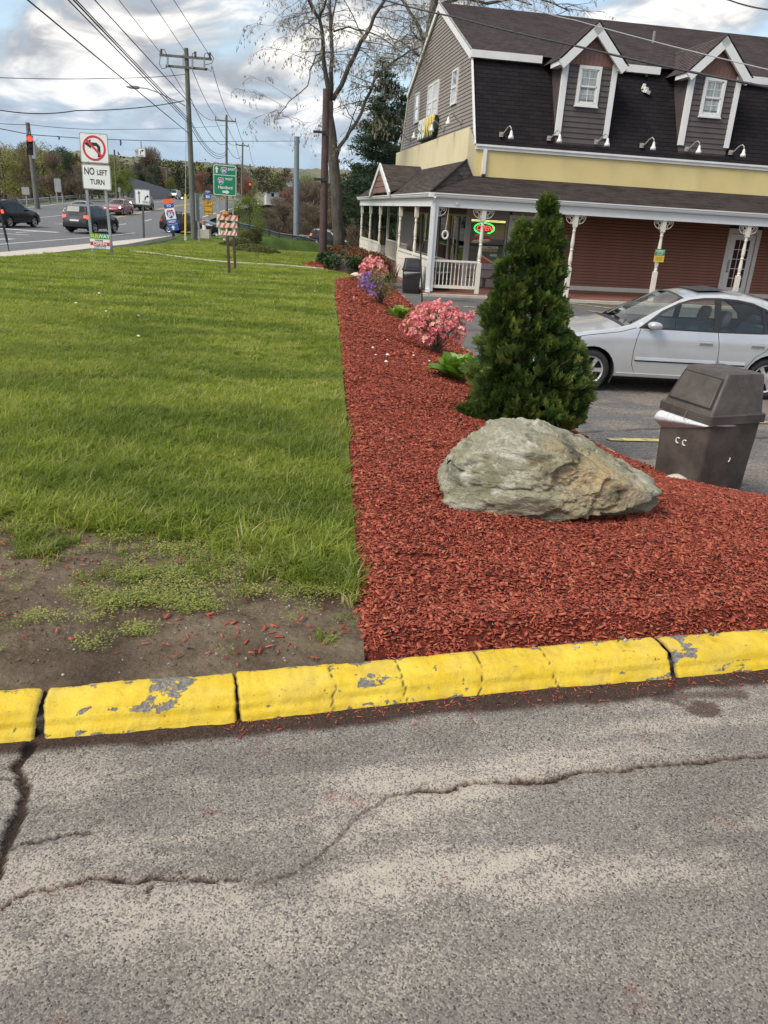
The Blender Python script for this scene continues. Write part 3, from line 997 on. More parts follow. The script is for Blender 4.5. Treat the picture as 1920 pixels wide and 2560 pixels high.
for (x0, x1, y0, y1, dens, s0, s1) in ((-.35, 4.2, 2.25, 4.3, 11000, .010, .028), (-.6, 4.2, 4.3, 6.2, 8000, .013, .032), (-.8, 2.6, 6.2, 9.5, 4400, .017, .038), (-1.4, 2.2, 9.5, 15, 1600, .026, .052), (-3.5, 1.5, 15, 30, 380, .045, .09)):
 x, y = spread(int(dens*(x1 - x0)*(y1 - y0)), x0, x1, y0, y1, in_bed)
 k = x < .62*y + 1.4
 x, y = x[k], y[k]
 PX.append(x); PY.append(y); PS.append(RNG.uniform(s0, s1, len(x))*RNG.choice([.5, .8, 1, 1.45], len(x)))
PX, PY, PS = map(np.concatenate, (PX, PY, PS))
PZ_ = bed_z(PX, PY) + RNG.uniform(0.001, .014, len(PX))
n = len(PX)
rot = np.c_[RNG.normal(0, .24, n), RNG.normal(0, .24, n), RNG.uniform(0, 2*PI, n)]
scatter('mulch_chips', [chip_proto(i) for i in range(10)], MAT_CHIP, np.c_[PX, PY, PZ_], rot, PS)
bx, by = spread(1500, -1.9, .05, 2.3, 3.9, lambda x, y: (y > y_kerb(x) + .22) & (x < x_bed_l(y)) & (RNG.random(len(x)) < .08 + .55*np.exp(-((x + .55)/.28)**2 - ((y - y_kerb(x) - .42)/.3)**2) + .35*np.exp(-((x - x_bed_l(y))/.10)**2) + .20*(y > 2.95)))
bz = gz(bx, by) + .004
gx_, gy_ = [], []
for i in range(420):
 s = RNG.uniform(-.5, 2.0)
 kx, ky = kerb_pos(s)
 d = abs(RNG.normal(0, .045)) + .004
 gx_.append(float(kx) + .25*d); gy_.append(float(ky) - d)
gx_, gy_ = np.array(gx_), np.array(gy_)
ex, ey = spread(2600, -1.2, .1, 3.4, 11, lambda x, y: (x < x_bed_l(y)) & (RNG.random(len(x)) < .8*np.exp(-((x - x_bed_l(y))/.07)**2)))
bx, by, bz = np.r_[bx, ex], np.r_[by, ey], np.r_[bz, gz(ex, ey) + .02]
bx, by, bz = np.r_[bx, gx_], np.r_[by, gy_], np.r_[bz, np.full(len(gx_), .010)]
n = len(bx)
sz = np.r_[RNG.uniform(.018, .045, n - len(gx_)), RNG.uniform(.006, .020, len(gx_))]
rot = np.c_[RNG.normal(0, .15, n), RNG.normal(0, .15, n), RNG.uniform(0, 2*PI, n)]
scatter('strewn_chips', [chip_proto(20 + i) for i in range(4)], MAT_CHIP, np.c_[bx, by, bz], rot, sz)
MAT_PEB = Mat('pale pebbles', (.5, .48, .44), .8)
MAT_PEB.color(MAT_PEB.mix(MAT_PEB.rand(), (.10, .085, .07), (.42, .39, .34)))
MAT_PEB = MAT_PEB.m
def pebble_proto(seed):
 bm = bmesh.new()
 bmesh.ops.create_icosphere(bm, subdivisions=1, radius=.5)
 r = random.Random(seed)
 vs = [tuple(Vector((v.co.x*1.1, v.co.y*.85, v.co.z*.6))*r.uniform(.82, 1.15)) for v in bm.verts]
 fs = [tuple(v.index for v in f.verts) for f in bm.faces]
 bm.free()
 return vs, fs
px_, py_, ps_ = [], [], []
for i in range(240):
 x = RNG.uniform(-1.5, -.1)
 y = y_kerb(x) + RNG.uniform(.22, 1.2)
 px_.append(x); py_.append(float(y)); ps_.append(RNG.uniform(.004, .013))
for qx, qy in ((1243, 1402), (1250, 1398), (1345, 1378), (1352, 1383), (1338, 1384), (1372, 1381), (1528, 1363), (1540, 1370), (1510, 1374), (395, 1280), (430, 1195), (345, 1262), (590, 1368), (1290, 1392)):
 q = on_z(qx, qy, .13)
 px_.append(q.x); py_.append(q.y + .01); ps_.append(RNG.uniform(.012, .024))
px_, py_, ps_ = map(np.array, (px_, py_, ps_))
pz_ = np.where(px_ > 0.2, .125, gz(px_, py_) + .002)
n = len(px_)
scatter('pebbles', [pebble_proto(i) for i in range(3)], MAT_PEB, np.c_[px_, py_, pz_], np.c_[RNG.uniform(0, .5, n), RNG.uniform(0, .5, n), RNG.uniform(0, 6.28, n)], ps_)
MAT_CRUMB = plain('soil crumbs', (.10, .072, .046), .95, .4, 40)
cx_, cy_ = spread(5200, -1.9, .0, 2.0, 3.7, lambda x, y: (x < x_bed_l(y)) & (y > y_kerb(x) + .20) & (RNG.random(len(x)) < .25 + 1.2*np.clip(fbm(x, y, 4, 4, .6, 145) - .35, 0, 1)))
n = len(cx_)
scatter('soil_crumbs', [pebble_proto(i + 7) for i in range(3)], MAT_CRUMB, np.c_[cx_, cy_, gz(cx_, cy_) + .001], RNG.uniform(0, 6.28, (n, 3)), .003 + .012*RNG.random(n)**3)
# concrete edging blocks along the bed
MAT_EDGE = plain('pinkish concrete edging', (.46, .33, .26), .85, .16, 5, .4, 80)
edging = empty('bed_edging', (0, 0, 0), label='row of pinkish concrete edging blocks between red mulch and car park', cat='edging')
for (ax, ay), (bx_, by_) in zip(BED_R[1:-2], BED_R[2:-1]):
 L = math.hypot(bx_ - ax, by_ - ay)
 nb = max(1, round(L/.62))
 for i in range(nb):
  x0, y0 = ax + (bx_ - ax)*i/nb, ay + (by_ - ay)*i/nb
  x1, y1 = ax + (bx_ - ax)*(i + 1)/nb, ay + (by_ - ay)*(i + 1)/nb
  z0, z1 = float(z_lot(x0, y0)), float(z_lot(x1, y1))
  mb = MB()
  d = Vector((x1 - x0, y1 - y0, 0)).normalized()
  jit = random.uniform(-.012, .012)
  a = Vector((x0, y0, z0 + .045 + jit)) + d*.006 + Vector((-d.y, d.x, 0))*(jit - .02)
  c_ = Vector((x1, y1, z1 + .045 + jit)) - d*.006 + Vector((-d.y, d.x, 0))*(-jit - .02)
  mb.beam(a, c_, .17, .20)
  o = mb.build('edging_block', MAT_EDGE, edging)
  bv = o.modifiers.new('bevel', 'BEVEL'); bv.width = .012; bv.segments = 2
# grass and weeds
def leaf_mat(name, a, b, c2=None, rough=.55, trans=.25, var='rand', spec=.3, world=None):
 M = Mat(name, a, rough, spec=spec)
 f = M.rand() if var == 'rand' else M.attr(var)
 col = M.mix(f, a, b)
 if c2:
  f2 = M.math('FRACT', M.math('MULTIPLY', f, 13.7))
  col = M.mix(M.range(f2, .78, .90), col, c2)
 M.color(col)
 if world:
  col = M.mix(M.range(M.noise(1.0, 5, .62, M.scaled(M.pos(), (.45, 1.25, 1))), .42, .58, 0, .85), col, world, 'MULTIPLY')
  col = M.mix(M.range(M.noise(.33, 3, .5, M.pos()), .50, .62, 0, .45), col, (.30, .33, .075))
  M.color(col)
 if trans:
  tr = M.n('ShaderNodeBsdfTranslucent')
  M.put(M.mix(1.0, col, (1.25, 1.3, .7), 'MULTIPLY'), tr.inputs[0])
  mx = M.n('ShaderNodeMixShader')
  mx.inputs[0].default_value = trans
  M.l(M.p.outputs[0], mx.inputs[1]); M.l(tr.outputs[0], mx.inputs[2])
  M.l(mx.outputs[0], M.out.inputs[0])
 return M.m
MAT_GRASS = leaf_mat('lawn grass', (.19, .24, .030), (.37, .425, .07), (.50, .46, .19), .5, .5, world=(.46, .56, .44))
MAT_WEED = leaf_mat('low weeds', (.17, .20, .036), (.34, .35, .085), (.10, .14, .03), .6, .2)
def tuft_proto(seed, nb=16, spread_=.028, h=.075, w=.0042, lean=.5):
 r = random.Random(seed)
 vs, fs = [], []
 for _ in range(nb):
  a = r.uniform(0, 6.283); d = spread_*math.sqrt(r.random())
  bx, by = d*math.cos(a), d*math.sin(a)
  ha = r.uniform(0, 6.283); L = h*r.uniform(.45, 1.15); le = lean*r.uniform(.1, 1.1)
  ux, uy = math.cos(ha), math.sin(ha)
  sx, sy = -uy, ux
  ww = w*r.uniform(.7, 1.3)
  b = len(vs)
  for t, k in ((0, 1), (.5, .9)):
   off = le*L*t*t
   z = L*t*(1 - .25*le*t)
   for s in (-1, 1):
    vs.append((bx + ux*off + sx*s*ww*k/2, by + uy*off + sy*s*ww*k/2, z))
  off = le*L*1.15
  vs.append((bx + ux*off, by + uy*off, L*(1 - .3*le)))
  fs += [(b, b + 1, b + 3), (b, b + 3, b + 2), (b + 2, b + 3, b + 4)]
 return vs, fs
def on_lawn(x, y):
 return (x < x_bed_l(y) - RNG.uniform(-.05, .05, len(x)) + .09*(fbm(y, y*0, 2.3, 3, .5, 158) - .5)) & (y > y_kerb(x) + .25)
GX, GY, GS, GP = [], [], [], []
def sow(n, x0, x1, y0, y1, s0, s1, ok, protos):
 x, y = spread(n, x0, x1, y0, y1, lambda x, y: on_lawn(x, y) & ok(x, y) & (x > -.64*y - 2.4))
 GX.append(x); GY.append(y); GS.append(RNG.uniform(s0, s1, len(x))); GP.append(RNG.choice(protos, len(x)))
clump = lambda x, y: RNG.random(len(x)) < .25 + 1.3*np.clip(fbm(x, y, 3.2, 3, .6, 150) - .2, 0, 1)
green = lambda x, y: (RNG.random(len(x)) > soil_mask(x, y)) & clump(x, y)
sow(24500, -4.8, .05, 2.8, 4.4, .75, 1.35, green, [0, 1, 2])
sow(25500, -6.4, -.1, 4.4, 6.5, .8, 1.3, green, [0, 1, 2])
sow(25000, -9.1, -.2, 6.5, 10.5, .85, 1.35, clump, [0, 1, 3])
sow(26500, -13.2, -.5, 10.5, 17, 1.0, 1.6, clump, [3, 4])
sow(20000, -17, -1.0, 17, 28, 1.2, 1.9, lambda x, y: x > -13.3, [3, 4])
sow(15000, -14, -2.5, 28.5, 58, 1.6, 2.6, lambda x, y: (x > -13.4) & (seg_dist(x, y, RAMP) > 4.6), [3, 4])
edge_ok = lambda x, y: (RNG.random(len(x)) < np.exp(-((y - np.interp(x, [-2.2, -1.45, -.95, -.6, -.35, -.12], [3.55, 3.60, 3.55, 3.42, 3.18, 3.05]))/.16)**2)*(.4 + .8*fbm(x, y, 4, 3, .6, 151)))
sow(3600, -2.3, .03, 2.75, 3.9, .7, 1.6, edge_ok, [0, 1, 2])
sow(2600, -1.9, .0, 2.6, 3.5, .4, .95, lambda x, y: RNG.random(len(x)) < .55*smooth((fbm(x, y, 5, 4, .6, 157) - .5)/.12)*smooth((x + 1.3)/.5)*smooth((y - 2.75)/.4), [0, 1])
sow(1600, -.9, .0, 3.0, 10.5, .9, 1.45, lambda x, y: (x > x_bed_l(y) - .14), [1, 2])
for (qx, qy, k) in ((85, 1185, 26), (60, 1150, 14), (150, 1120, 12), (700, 1385, 3), (660, 1240, 12), (540, 1230, 8), (760, 1250, 9), (720, 1230, 12), (420, 1225, 6), (240, 1245, 5), (130, 1170, 10), (640, 1190, 16), (590, 1165, 12)):
 q = on_z(qx, qy, .10)
 x, y = RNG.normal(q.x, .05, k), RNG.normal(q.y, .045, k)
 GX.append(x); GY.append(y); GS.append(RNG.uniform(.7, 1.3, k)); GP.append(RNG.choice([0, 1], k))
GX, GY, GS, GP = map(np.concatenate, (GX, GY, GS, GP))
n = len(GX)
short = .75 + .5*fbm(GX, GY, .8, 3, .5, 155)
scatter('grass', [tuft_proto(1, 17, .03, .060, .0042, .85), tuft_proto(2, 16, .034, .066, .0042, 1.15), tuft_proto(3, 13, .026, .085, .0045, .8), tuft_proto(4, 15, .06, .06, .008, 1.1), tuft_proto(5, 14, .075, .055, .012, 1.1)],
 MAT_GRASS, np.c_[GX, GY, gz(GX, GY) - .004], np.c_[RNG.normal(0, .1, n), RNG.normal(0, .1, n), RNG.uniform(0, 6.28, n)], np.c_[GS, GS, GS*short*.88], GP)
def weed_proto(seed):
 r = random.Random(seed)
 vs, fs = [], []
 for _ in range(22):
  a = r.uniform(0, 6.283); d = .035*math.sqrt(r.random()); z = r.uniform(.004, .022)
  c = Vector((d*math.cos(a), d*math.sin(a), z))
  t = Vector((math.cos(a + r.uniform(-1, 1)), math.sin(a + r.uniform(-1, 1)), r.uniform(-.2, .5))).normalized()
  s = t.cross(Vector((0, 0, 1))).normalized()
  L, w = r.uniform(.006, .012), r.uniform(.003, .005)
  b = len(vs)
  for p in (c - t*L/2, c + s*w/2, c + t*L/2, c - s*w/2): vs.append(tuple(p))
  fs += [(b, b + 1, b + 2), (b, b + 2, b + 3)]
 return vs, fs
wx, wy = [], []
for (qx, qy, rx, ry, k) in ((430, 1165, .16, .08, 60), (380, 1190, .10, .06, 40), (300, 1235, .12, .07, 75), (400, 1250, .20, .10, 150), (520, 1215, .16, .08, 90), (580, 1200, .10, .06, 40), (330, 1290, .17, .05, 120), (420, 1305, .10, .04, 70), (230, 1300, .08, .04, 40), (540, 1275, .06, .03, 26),
 (690, 1270, .14, .05, 70), (610, 1215, .10, .08, 60), (90, 1330, .07, .03, 14), (180, 1275, .06, .04, 16), (300, 1360, .06, .025, 22), (185, 1330, .03, .02, 6), (190, 1390, .03, .015, 6), (630, 1340, .015, .01, 3), (260, 1160, .1, .04, 26), (200, 1180, .06, .03, 14), (50, 1140, .10, .04, 20), (500, 1145, .1, .04, 26)):
 q = on_z(qx, qy, .10)
 wx.append(RNG.normal(q.x, rx*.62, k)); wy.append(RNG.normal(q.y, ry*.62, k))
for _ in range(60):
 x = RNG.uniform(-1.7, -.12); y = y_kerb(x) + .25 + 1.1*RNG.random()**.6; k = int(RNG.integers(1, 7))
 wx.append(RNG.normal(x, .02, k)); wy.append(RNG.normal(float(y), .015, k))
wx, wy = np.concatenate(wx), np.concatenate(wy)
n = len(wx)
scatter('weeds', [weed_proto(i) for i in range(4)], MAT_WEED, np.c_[wx, wy, gz(wx, wy)], np.c_[np.zeros(n), np.zeros(n), RNG.uniform(0, 6.28, n)], RNG.uniform(.7, 1.5, n))
MAT_PETAL = plain('fallen petals', (.72, .66, .62), .6, .1)
pp = []
for (qx, qy) in ((806, 745), (812, 760), (838, 757), (835, 772), (765, 595), (770, 596), (680, 635), (215, 640), (165, 662), (300, 735), (230, 680), (300, 690), (930, 752), (765, 640), (838, 720), (895, 745)):
 q = hit(qx, qy)
 zz = float(bed_z(np.array(q.x), np.array(q.y))) + .03 if q.x > float(x_bed_l(q.y)) else float(gz(q.x, q.y)) + .05
 pp.append((q.x, q.y, zz))
n = len(pp)
scatter('petals', [pebble_proto(40)], MAT_PETAL, np.array(pp), np.zeros((n, 3)), RNG.uniform(.03, .055, n))
# the boulder
M = Mat('lichen grey gneiss', (.3, .29, .25), .9, spec=.2)
v = M.coords()
vw = M.scaled(v, (1, 1, 1.55))
c = M.mix(M.range(M.noise(2.6, 7, .62, vw, .6), .34, .66), (.215, .205, .125), (.40, .375, .27))
c = M.mix(M.range(M.noise(4.5, 6, .65, vw, 1.2), .50, .66), c, (.55, .52, .43))
sx = M.n('ShaderNodeSeparateXYZ'); M.l(v, sx.inputs[0])
lp = M.n('ShaderNodeVectorMath', operation='DISTANCE'); M.l(v, lp.inputs[0]); lp.inputs[1].default_value = (.34, -.36, .33)
och = M.math('MULTIPLY', M.range(lp.outputs['Value'], .62, .22), M.range(M.noise(5, 6, .65, vw, .8), .33, .52))
c = M.mix(M.math('MULTIPLY', och, .7), c, (.50, .33, .14))
c = M.mix(M.math('MULTIPLY', M.range(M.noise(3.4, 5, .6, vw), .56, .66), .75), c, (.075, .080, .062))
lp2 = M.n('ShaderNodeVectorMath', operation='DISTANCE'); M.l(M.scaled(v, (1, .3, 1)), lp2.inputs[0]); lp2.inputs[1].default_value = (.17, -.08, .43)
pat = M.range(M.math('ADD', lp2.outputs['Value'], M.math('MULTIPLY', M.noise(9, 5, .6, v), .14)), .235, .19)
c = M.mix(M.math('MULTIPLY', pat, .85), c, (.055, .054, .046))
c = M.mix(M.range(M.noise(38, 4, .7, vw), .46, .72, 0, .6), c, (.10, .10, .075))
c = M.mix(M.range(M.noise(30, 3, .7, v), .60, .74, 0, .75), c, (.52, .51, .47))
M.color(c)
h = M.math('ADD', M.noise(9, 7, .68, vw, .8), M.math('MULTIPLY', M.noise(46, 4, .7, vw), .35))
M.bump(h, 1.0, .035)
MAT_ROCK = M.m
def rock_mesh(name, planes, outline_noise, sub, seed, mat, k=9.0, fine=.02, shape=None):
 """a body bounded by soft planes (normal, distance), roughened"""
 bm = bmesh.new()
 bmesh.ops.create_icosphere(bm, subdivisions=sub, radius=1.0)
 me = bpy.data.meshes.new(name)
 bm.to_mesh(me); bm.free()
 d = np.empty(len(me.vertices)*3); me.vertices.foreach_get('co', d); d = d.reshape(-1, 3)
 d /= np.linalg.norm(d, axis=1, keepdims=True)
 N = np.array([Vector(p[0]).normalized() for p in planes]); D = np.array([p[1] for p in planes])
 r = 1/((np.maximum(d @ N.T, 1e-4)/D)**k).sum(1)**(1/k)
 p = d*r[:, None]
 x, y, z = p.T
 if shape: x, y, z = shape(x, y, z)
 nn = fbm(x + z*.7, y - z*.5, 3.2, 4, .55, seed) - .5
 n2 = fbm(x + y*.6, z*1.2 - y*.5, 8, 5, .62, seed + 1) - .5
 rid = np.abs(fbm(x + y*.4, z*1.3 + y*.7, 3.6, 5, .6, seed + 3) - .5)*2
 strat = fbm(z - x*.10, y*.3 + x*.1, 17, 3, .6, seed + 2) - .5
 p = np.c_[x, y, z] + d*(outline_noise*nn + fine*n2 + fine*.38*strat - fine*.9*(1 - np.clip(rid*4, 0, 1)))[:, None]
 me.vertices.foreach_set('co', p.astype(np.float32).ravel())
 me.materials.append(mat)
 me.polygons.foreach_set('use_smooth', [True]*len(me.polygons))
 me.update()
 return me
def ledge(x, y, z):
 """the shelf that runs up to the right along the foot, and the broken hollow near the top"""
 zz = z + .30
 line = np.interp(x, [-.3, -.1, .15, .40, .86], [-.05, .10, .165, .215, .285])
 under = smooth((line - zz)/.035)*smooth((.1 - y)/.3)*smooth((x + .25)/.25)
 y = y + .11*under
 hol = smooth((1 - ((x - .10)/.20)**2 - ((zz - .50)/.13)**2)/.45)*(y < .1)
 y = y + .06*hol
 step = smooth((x - .22 - .35*(zz - .3))/.03)*smooth((.62 - x)/.2)*smooth((zz - line)/.05)*smooth((.52 - zz)/.06)
 y = y + .035*step*(y < 0)
 notch = smooth((1 - ((x + .78)/.12)**2 - ((zz - .40)/.028)**2)/.5)
 y = y + .08*notch*(y < .1)
 return x, y, z
def P2(x, z, nx, nz, ny=0.0):
 n = Vector((nx, ny, nz)).normalized()
 return (tuple(n), max(.02, n.x*x + n.z*z - 0))
OUTL = [(-.80, .20), (-.70, .47), (-.46, .70), (-.34, .775), (-.18, .765), (.0, .68), (.30, .645), (.60, .52), (.80, .40), (.87, .18), (.60, .02), (.1, -.12), (-.4, -.08), (-.7, .02)]
pl = []
Cx, Cz = 0.0, .30
for (a, b) in zip(OUTL, OUTL[1:] + OUTL[:1]):
 d = Vector((b[0] - a[0], b[1] - a[1]))
 nx, nz = -d.y, d.x
 l = math.hypot(nx, nz)
 nx, nz = nx/l, nz/l
 dist = nx*(a[0] - Cx) + nz*(a[1] - Cz)
 if dist < 0: nx, nz, dist = -nx, -nz, -dist
 pl.append(((nx, -.12 if nz > .2 else .05, nz), dist + .03))
pl += [((.10, -1, .34), .40), ((-.55, -.9, .38), .47), ((.25, -.85, .72), .44), ((.6, -1, .18), .52), ((-.2, -.9, -.25), .42), ((.0, 1, .3), .48), ((.5, 1, .2), .55), ((-.5, 1, .3), .55), ((.3, -1, -.5), .45)]
bz0 = on_z(1150, 1108, -.02)
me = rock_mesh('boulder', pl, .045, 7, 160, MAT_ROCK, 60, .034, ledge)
lo = at_depth(945, 1030, 4.20); hi = at_depth(1428, 1070, 4.20)
ztop = at_depth(1105, 905, 4.25).z
bo = link('boulder', me, loc=((lo.x + hi.x)/2 - .01, 4.20, .02 + .30*(ztop - .05)/.80), rot=(0, 0, math.radians(2)))
bw = (hi.x - lo.x)
bo.scale = (bw/1.72, .88, (ztop - .05)/.80)
tag(bo, 'large lichen-covered grey boulder with ochre stain resting on red mulch', 'boulder')
MAT_PALE = plain('pale field stone', (.56, .50, .40), .85, .18, 6, .5, 40)
sphere_pl = [((x, y, z), random.uniform(.8, 1.0)) for x in (-1, 0, 1) for y in (-1, 0, 1) for z in (-1, 0, 1) if (x, y, z) != (0, 0, 0)]
q = on_lot(1448, 1052)
s1 = link('stone', rock_mesh('stone', sphere_pl, .12, 3, 170, MAT_PALE, 8, .02), loc=(2.36, 5.95, -.36), scale=(.17, .15, .13))
tag(s1, 'small pale rounded stone lying between boulder and grey trash bin', 'stone')
q = on_z(1657, 1108, -.12)
s2 = link('stone', rock_mesh('stone', sphere_pl, .16, 3, 171, MAT_ROCK, 8, .03), loc=(q.x + .10, q.y, float(bed_z(np.array(q.x + .1), np.array(q.y))) + .03), scale=(.13, .11, .09))
tag(s2, 'small grey rough stone half buried in red mulch right of the boulder', 'stone')
# trash bins
M = Mat('weathered dark brown plastic', (.06, .05, .045), .55, spec=.35)
v = M.coords()
c = M.mix(M.range(M.noise(4, 6, .65, v, .6), .35, .68), (.050, .041, .036), (.105, .088, .077))
c = M.mix(M.range(M.noise(9, 5, .7, M.scaled(v, (1, 1, .35)), .8), .56, .75, 0, .5), c, (.12, .10, .09))
c = M.mix(M.range(M.voro(16, v), .055, .03), c, (.33, .29, .25))
M.color(c)
M.put(M.range(M.noise(12, 4, .6, v), .3, .7, .42, .7), M.p.inputs['Roughness'])
M.bump(M.noise(120, 3, .6, v), .15, .004)
MAT_BIN = M.m
MAT_BLACKP = plain('black plastic', (.022, .022, .023), .5, .2, 6, .1, 80)
M = Mat('thin white plastic bag', (.74, .75, .76), .35, spec=.5)
tr = M.n('ShaderNodeBsdfTransparent')
mx = M.n('ShaderNodeMixShader')
v = M.coords()
M.put(M.range(M.noise(9, 4, .6, v), .3, .7, .0, .22), mx.inputs[0])
M.l(M.p.outputs[0], mx.inputs[1]); M.l(tr.outputs[0], mx.inputs[2]); M.l(mx.outputs[0], M.out.inputs[0])
M.bump(M.noise(26, 4, .65, M.scaled(v, (1, 1, .5)), 1.0), .9, .02)
MAT_BAG = M.m
M = Mat('clear plastic liner', (.6, .62, .63), .25, spec=.6)
tr = M.n('ShaderNodeBsdfTransparent')
mx = M.n('ShaderNodeMixShader')
mx.inputs[0].default_value = .62
M.l(M.p.outputs[0], mx.inputs[1]); M.l(tr.outputs[0], mx.inputs[2]); M.l(mx.outputs[0], M.out.inputs[0])
M.bump(M.noise(22, 4, .7, M.coords(), 1.5), .9, .02)
MAT_LINER = M.m
MAT_WHITE_DECAL = plain('scratched white sticker bits', (.68, .66, .58), .7, .15)
MAT_CORD = plain('hemp cord', (.24, .19, .09), .9)
def rrect(hx, hy, r, n=4):
 out = []
 for cx, cy, a0 in ((hx - r, hy - r, 0), (-hx + r, hy - r, 90), (-hx + r, -hy + r, 180), (hx - r, -hy + r, 270)):
  for i in range(n + 1):
   a = math.radians(a0 + 90*i/n)
   out.append((cx + r*math.cos(a), cy + r*math.sin(a)))
 return out
def loft(mb, rings, m=0, caps=True):
 n = len(rings[0])
 b = len(mb.v)
 vs = [p for r in rings for p in r]
 fs = [(i*n + k, i*n + (k + 1) % n, (i + 1)*n + (k + 1) % n, (i + 1)*n + k) for i in range(len(rings) - 1) for k in range(n)]
 if caps:
  fs += [tuple(reversed(range(n))), tuple(range((len(rings) - 1)*n, len(rings)*n))]
 mb.add(vs, fs, m)
def make_bin(loc, rz, mat_body, mat_lid, label, bag_mat, w=.50, h=.66, lid_h=.33, tilt=(0, 0)):
 t = empty('trash_bin', loc, rz, label, 'trash bin', 'dome lidded trash bins')
 t.rotation_euler = (tilt[0], tilt[1], rz)
 hb = w/2
 mb = MB()
 rings = []
 for z, k in ((0, .875), (.012, .89), (h*.5, .93), (h - .06, .97), (h, .975)):
  rings.append([(x, y, z) for x, y in rrect(hb*k, hb*k, .035)])
 loft(mb, rings)
 mb.build('body', mat_body, t, 35)
 mb = MB()
 r0 = rrect(hb*1.045, hb*1.045, .03)
 loft(mb, [[(x, y, h - .035) for x, y in r0], [(x, y, h + .03) for x, y in r0], [(x*.985, y*.985, h + .036) for x, y in r0]])
 rings = []
 for z, kx, front, back in ((h + .03, .97, -.97, .97), (h + .045, .955, -.95, .955), (h + lid_h*.95, .80, -.52, .90), (h + lid_h, .77, -.48, .87)):
  ring = []
  for x, y in rrect(1, 1, .09):
   yy = front + (y + 1)/2*(back - front)
   ring.append((x*kx*hb, yy*hb, z))
  rings.append(ring)
 loft(mb, rings)
 lid = mb.build('lid', mat_lid, t, 35)
 a = Vector((0, -.955*hb, h + .045)); b = Vector((0, -.52*hb, h + lid_h*.95))
 up = (b - a).normalized(); nrm = Vector((0, -up.z, up.y))
 Mx = Matrix((Vector((1, 0, 0)), up, nrm * 1)).transposed().to_4x4()
 Mx.translation = a + nrm*.002
 L = (b - a).length
 mb = MB()
 dp = [(-.80*hb, .035), (.80*hb, .035), (.70*hb, L*.90), (-.70*hb, L*.90)]
 mb.prism(dp, -.004, .012, Mx)
 d = mb.build('swing_door', mat_lid, t)
 bv = d.modifiers.new('bevel', 'BEVEL'); bv.width = .008; bv.segments = 2
 mb = MB()
 for (p, q) in zip(dp, dp[1:] + dp[:1]):
  g = 1.045
  pa, pb = Vector((p[0]*g, (p[1] - L*.46)*g + L*.46, .0015)), Vector((q[0]*g, (q[1] - L*.46)*g + L*.46, .0015))
  mb.beam(Mx @ pa, Mx @ pb, .006, .004, up=tuple(nrm))
 mb.build('door_seam', MAT_BLACKP, t)
 mb = MB()
 ring = rrect(hb*1.0, hb*1.0, .05, 6)
 n = len(ring)
 rings = []
 for i, f in enumerate(np.linspace(0, 1, 7)):
  rr = []
  for k, (x, y) in enumerate(ring):
   a = math.atan2(y, x)
   front = min(1, max(0, (-math.sin(a) - .60)/.3)); back = max(0, math.cos(a - .5))
   drop = .012 + .23*front**.8*max(.1, .55 - .62*math.cos(a)) + .08*max(0, math.cos(a - .8))**24 + .014*math.sin(5*a + 1)*front
   puff = -.012 + .075*math.sin(PI*min(f*1.05, 1))*(front**.8*(1.25 - .6*math.cos(a)) + .35*max(0, math.cos(a - .8))**24) + .010*math.sin(9*a + 3*f)*front
   l = math.hypot(x, y)
   k_ = 1 if front > .02 else .92
   x, y = x*k_, y*k_
   rr.append((x + x/l*puff, y + y/l*puff, h - .03 - drop*f))
  rings.append(rr)
 loft(mb, rings, caps=False)
 mb.build('bag', bag_mat, t, True)
 return t, (h, hb, Mx, L)
bc = Vector((2.62, 6.20, 0)); bc.z = float(z_lot(bc.x, bc.y)) + .01
big_bin, (bh, bhb, bM, bL) = make_bin(bc, math.radians(-66), MAT_BIN, MAT_BIN, 'weathered brown trash bin with white bag, beside the boulder at the mulch edge', MAT_BAG, .56, .74, .34)
mb = MB()
for x in (-.02, .055):
 mb = MB(); mb.tube([(x + .022*math.cos(a), -bhb*.955 - .006, .50 + .022*math.sin(a)) for a in np.linspace(.9, 5.2, 10)], .0055, 5); mb.build('sticker_scrap', MAT_WHITE_DECAL, big_bin)
mb = MB(); mb.tube([(bhb*.955 + .004, .02, .42), (bhb*.95 + .004, .018, .40), (bhb*.95 + .004, .01, .385)], .005, 5); mb.build('sticker_scrap', MAT_WHITE_DECAL, big_bin)
mb = MB()
mb.tube([(.05, -bhb*.93, .775), (.035, -bhb*1.08, .755), (.03, -bhb*1.10, .70), (.028, -bhb*1.09, .67)], .0025, 5)
mb.build('tie_cord', MAT_CORD, big_bin)
fb = on_lot(890, 634)
fbz = float(z_lot(fb.x, fb.y))
make_bin((fb.x - .05, fb.y + .15, fbz), math.radians(6), MAT_BLACKP, MAT_BLACKP, 'black trash bin with clear liner beside the porch corner post', MAT_LINER, .54, .70, .34)
mb = MB()
sb = on_z(915, 672, -.42)
st = at_depth(908.5, 523, sb.y + .1)
mb.beam(sb - Vector((0, 0, .2)), st, .028, .012)
mb.beam(sb + Vector((-.012, .01, -.2)), st + Vector((-.012, .01, 0)), .006, .026)
tag(mb.build('stake', plain('dark green steel', (.018, .028, .024), .5)), 'thin dark steel stake leaning in the mulch bed before the porch', 'stake')
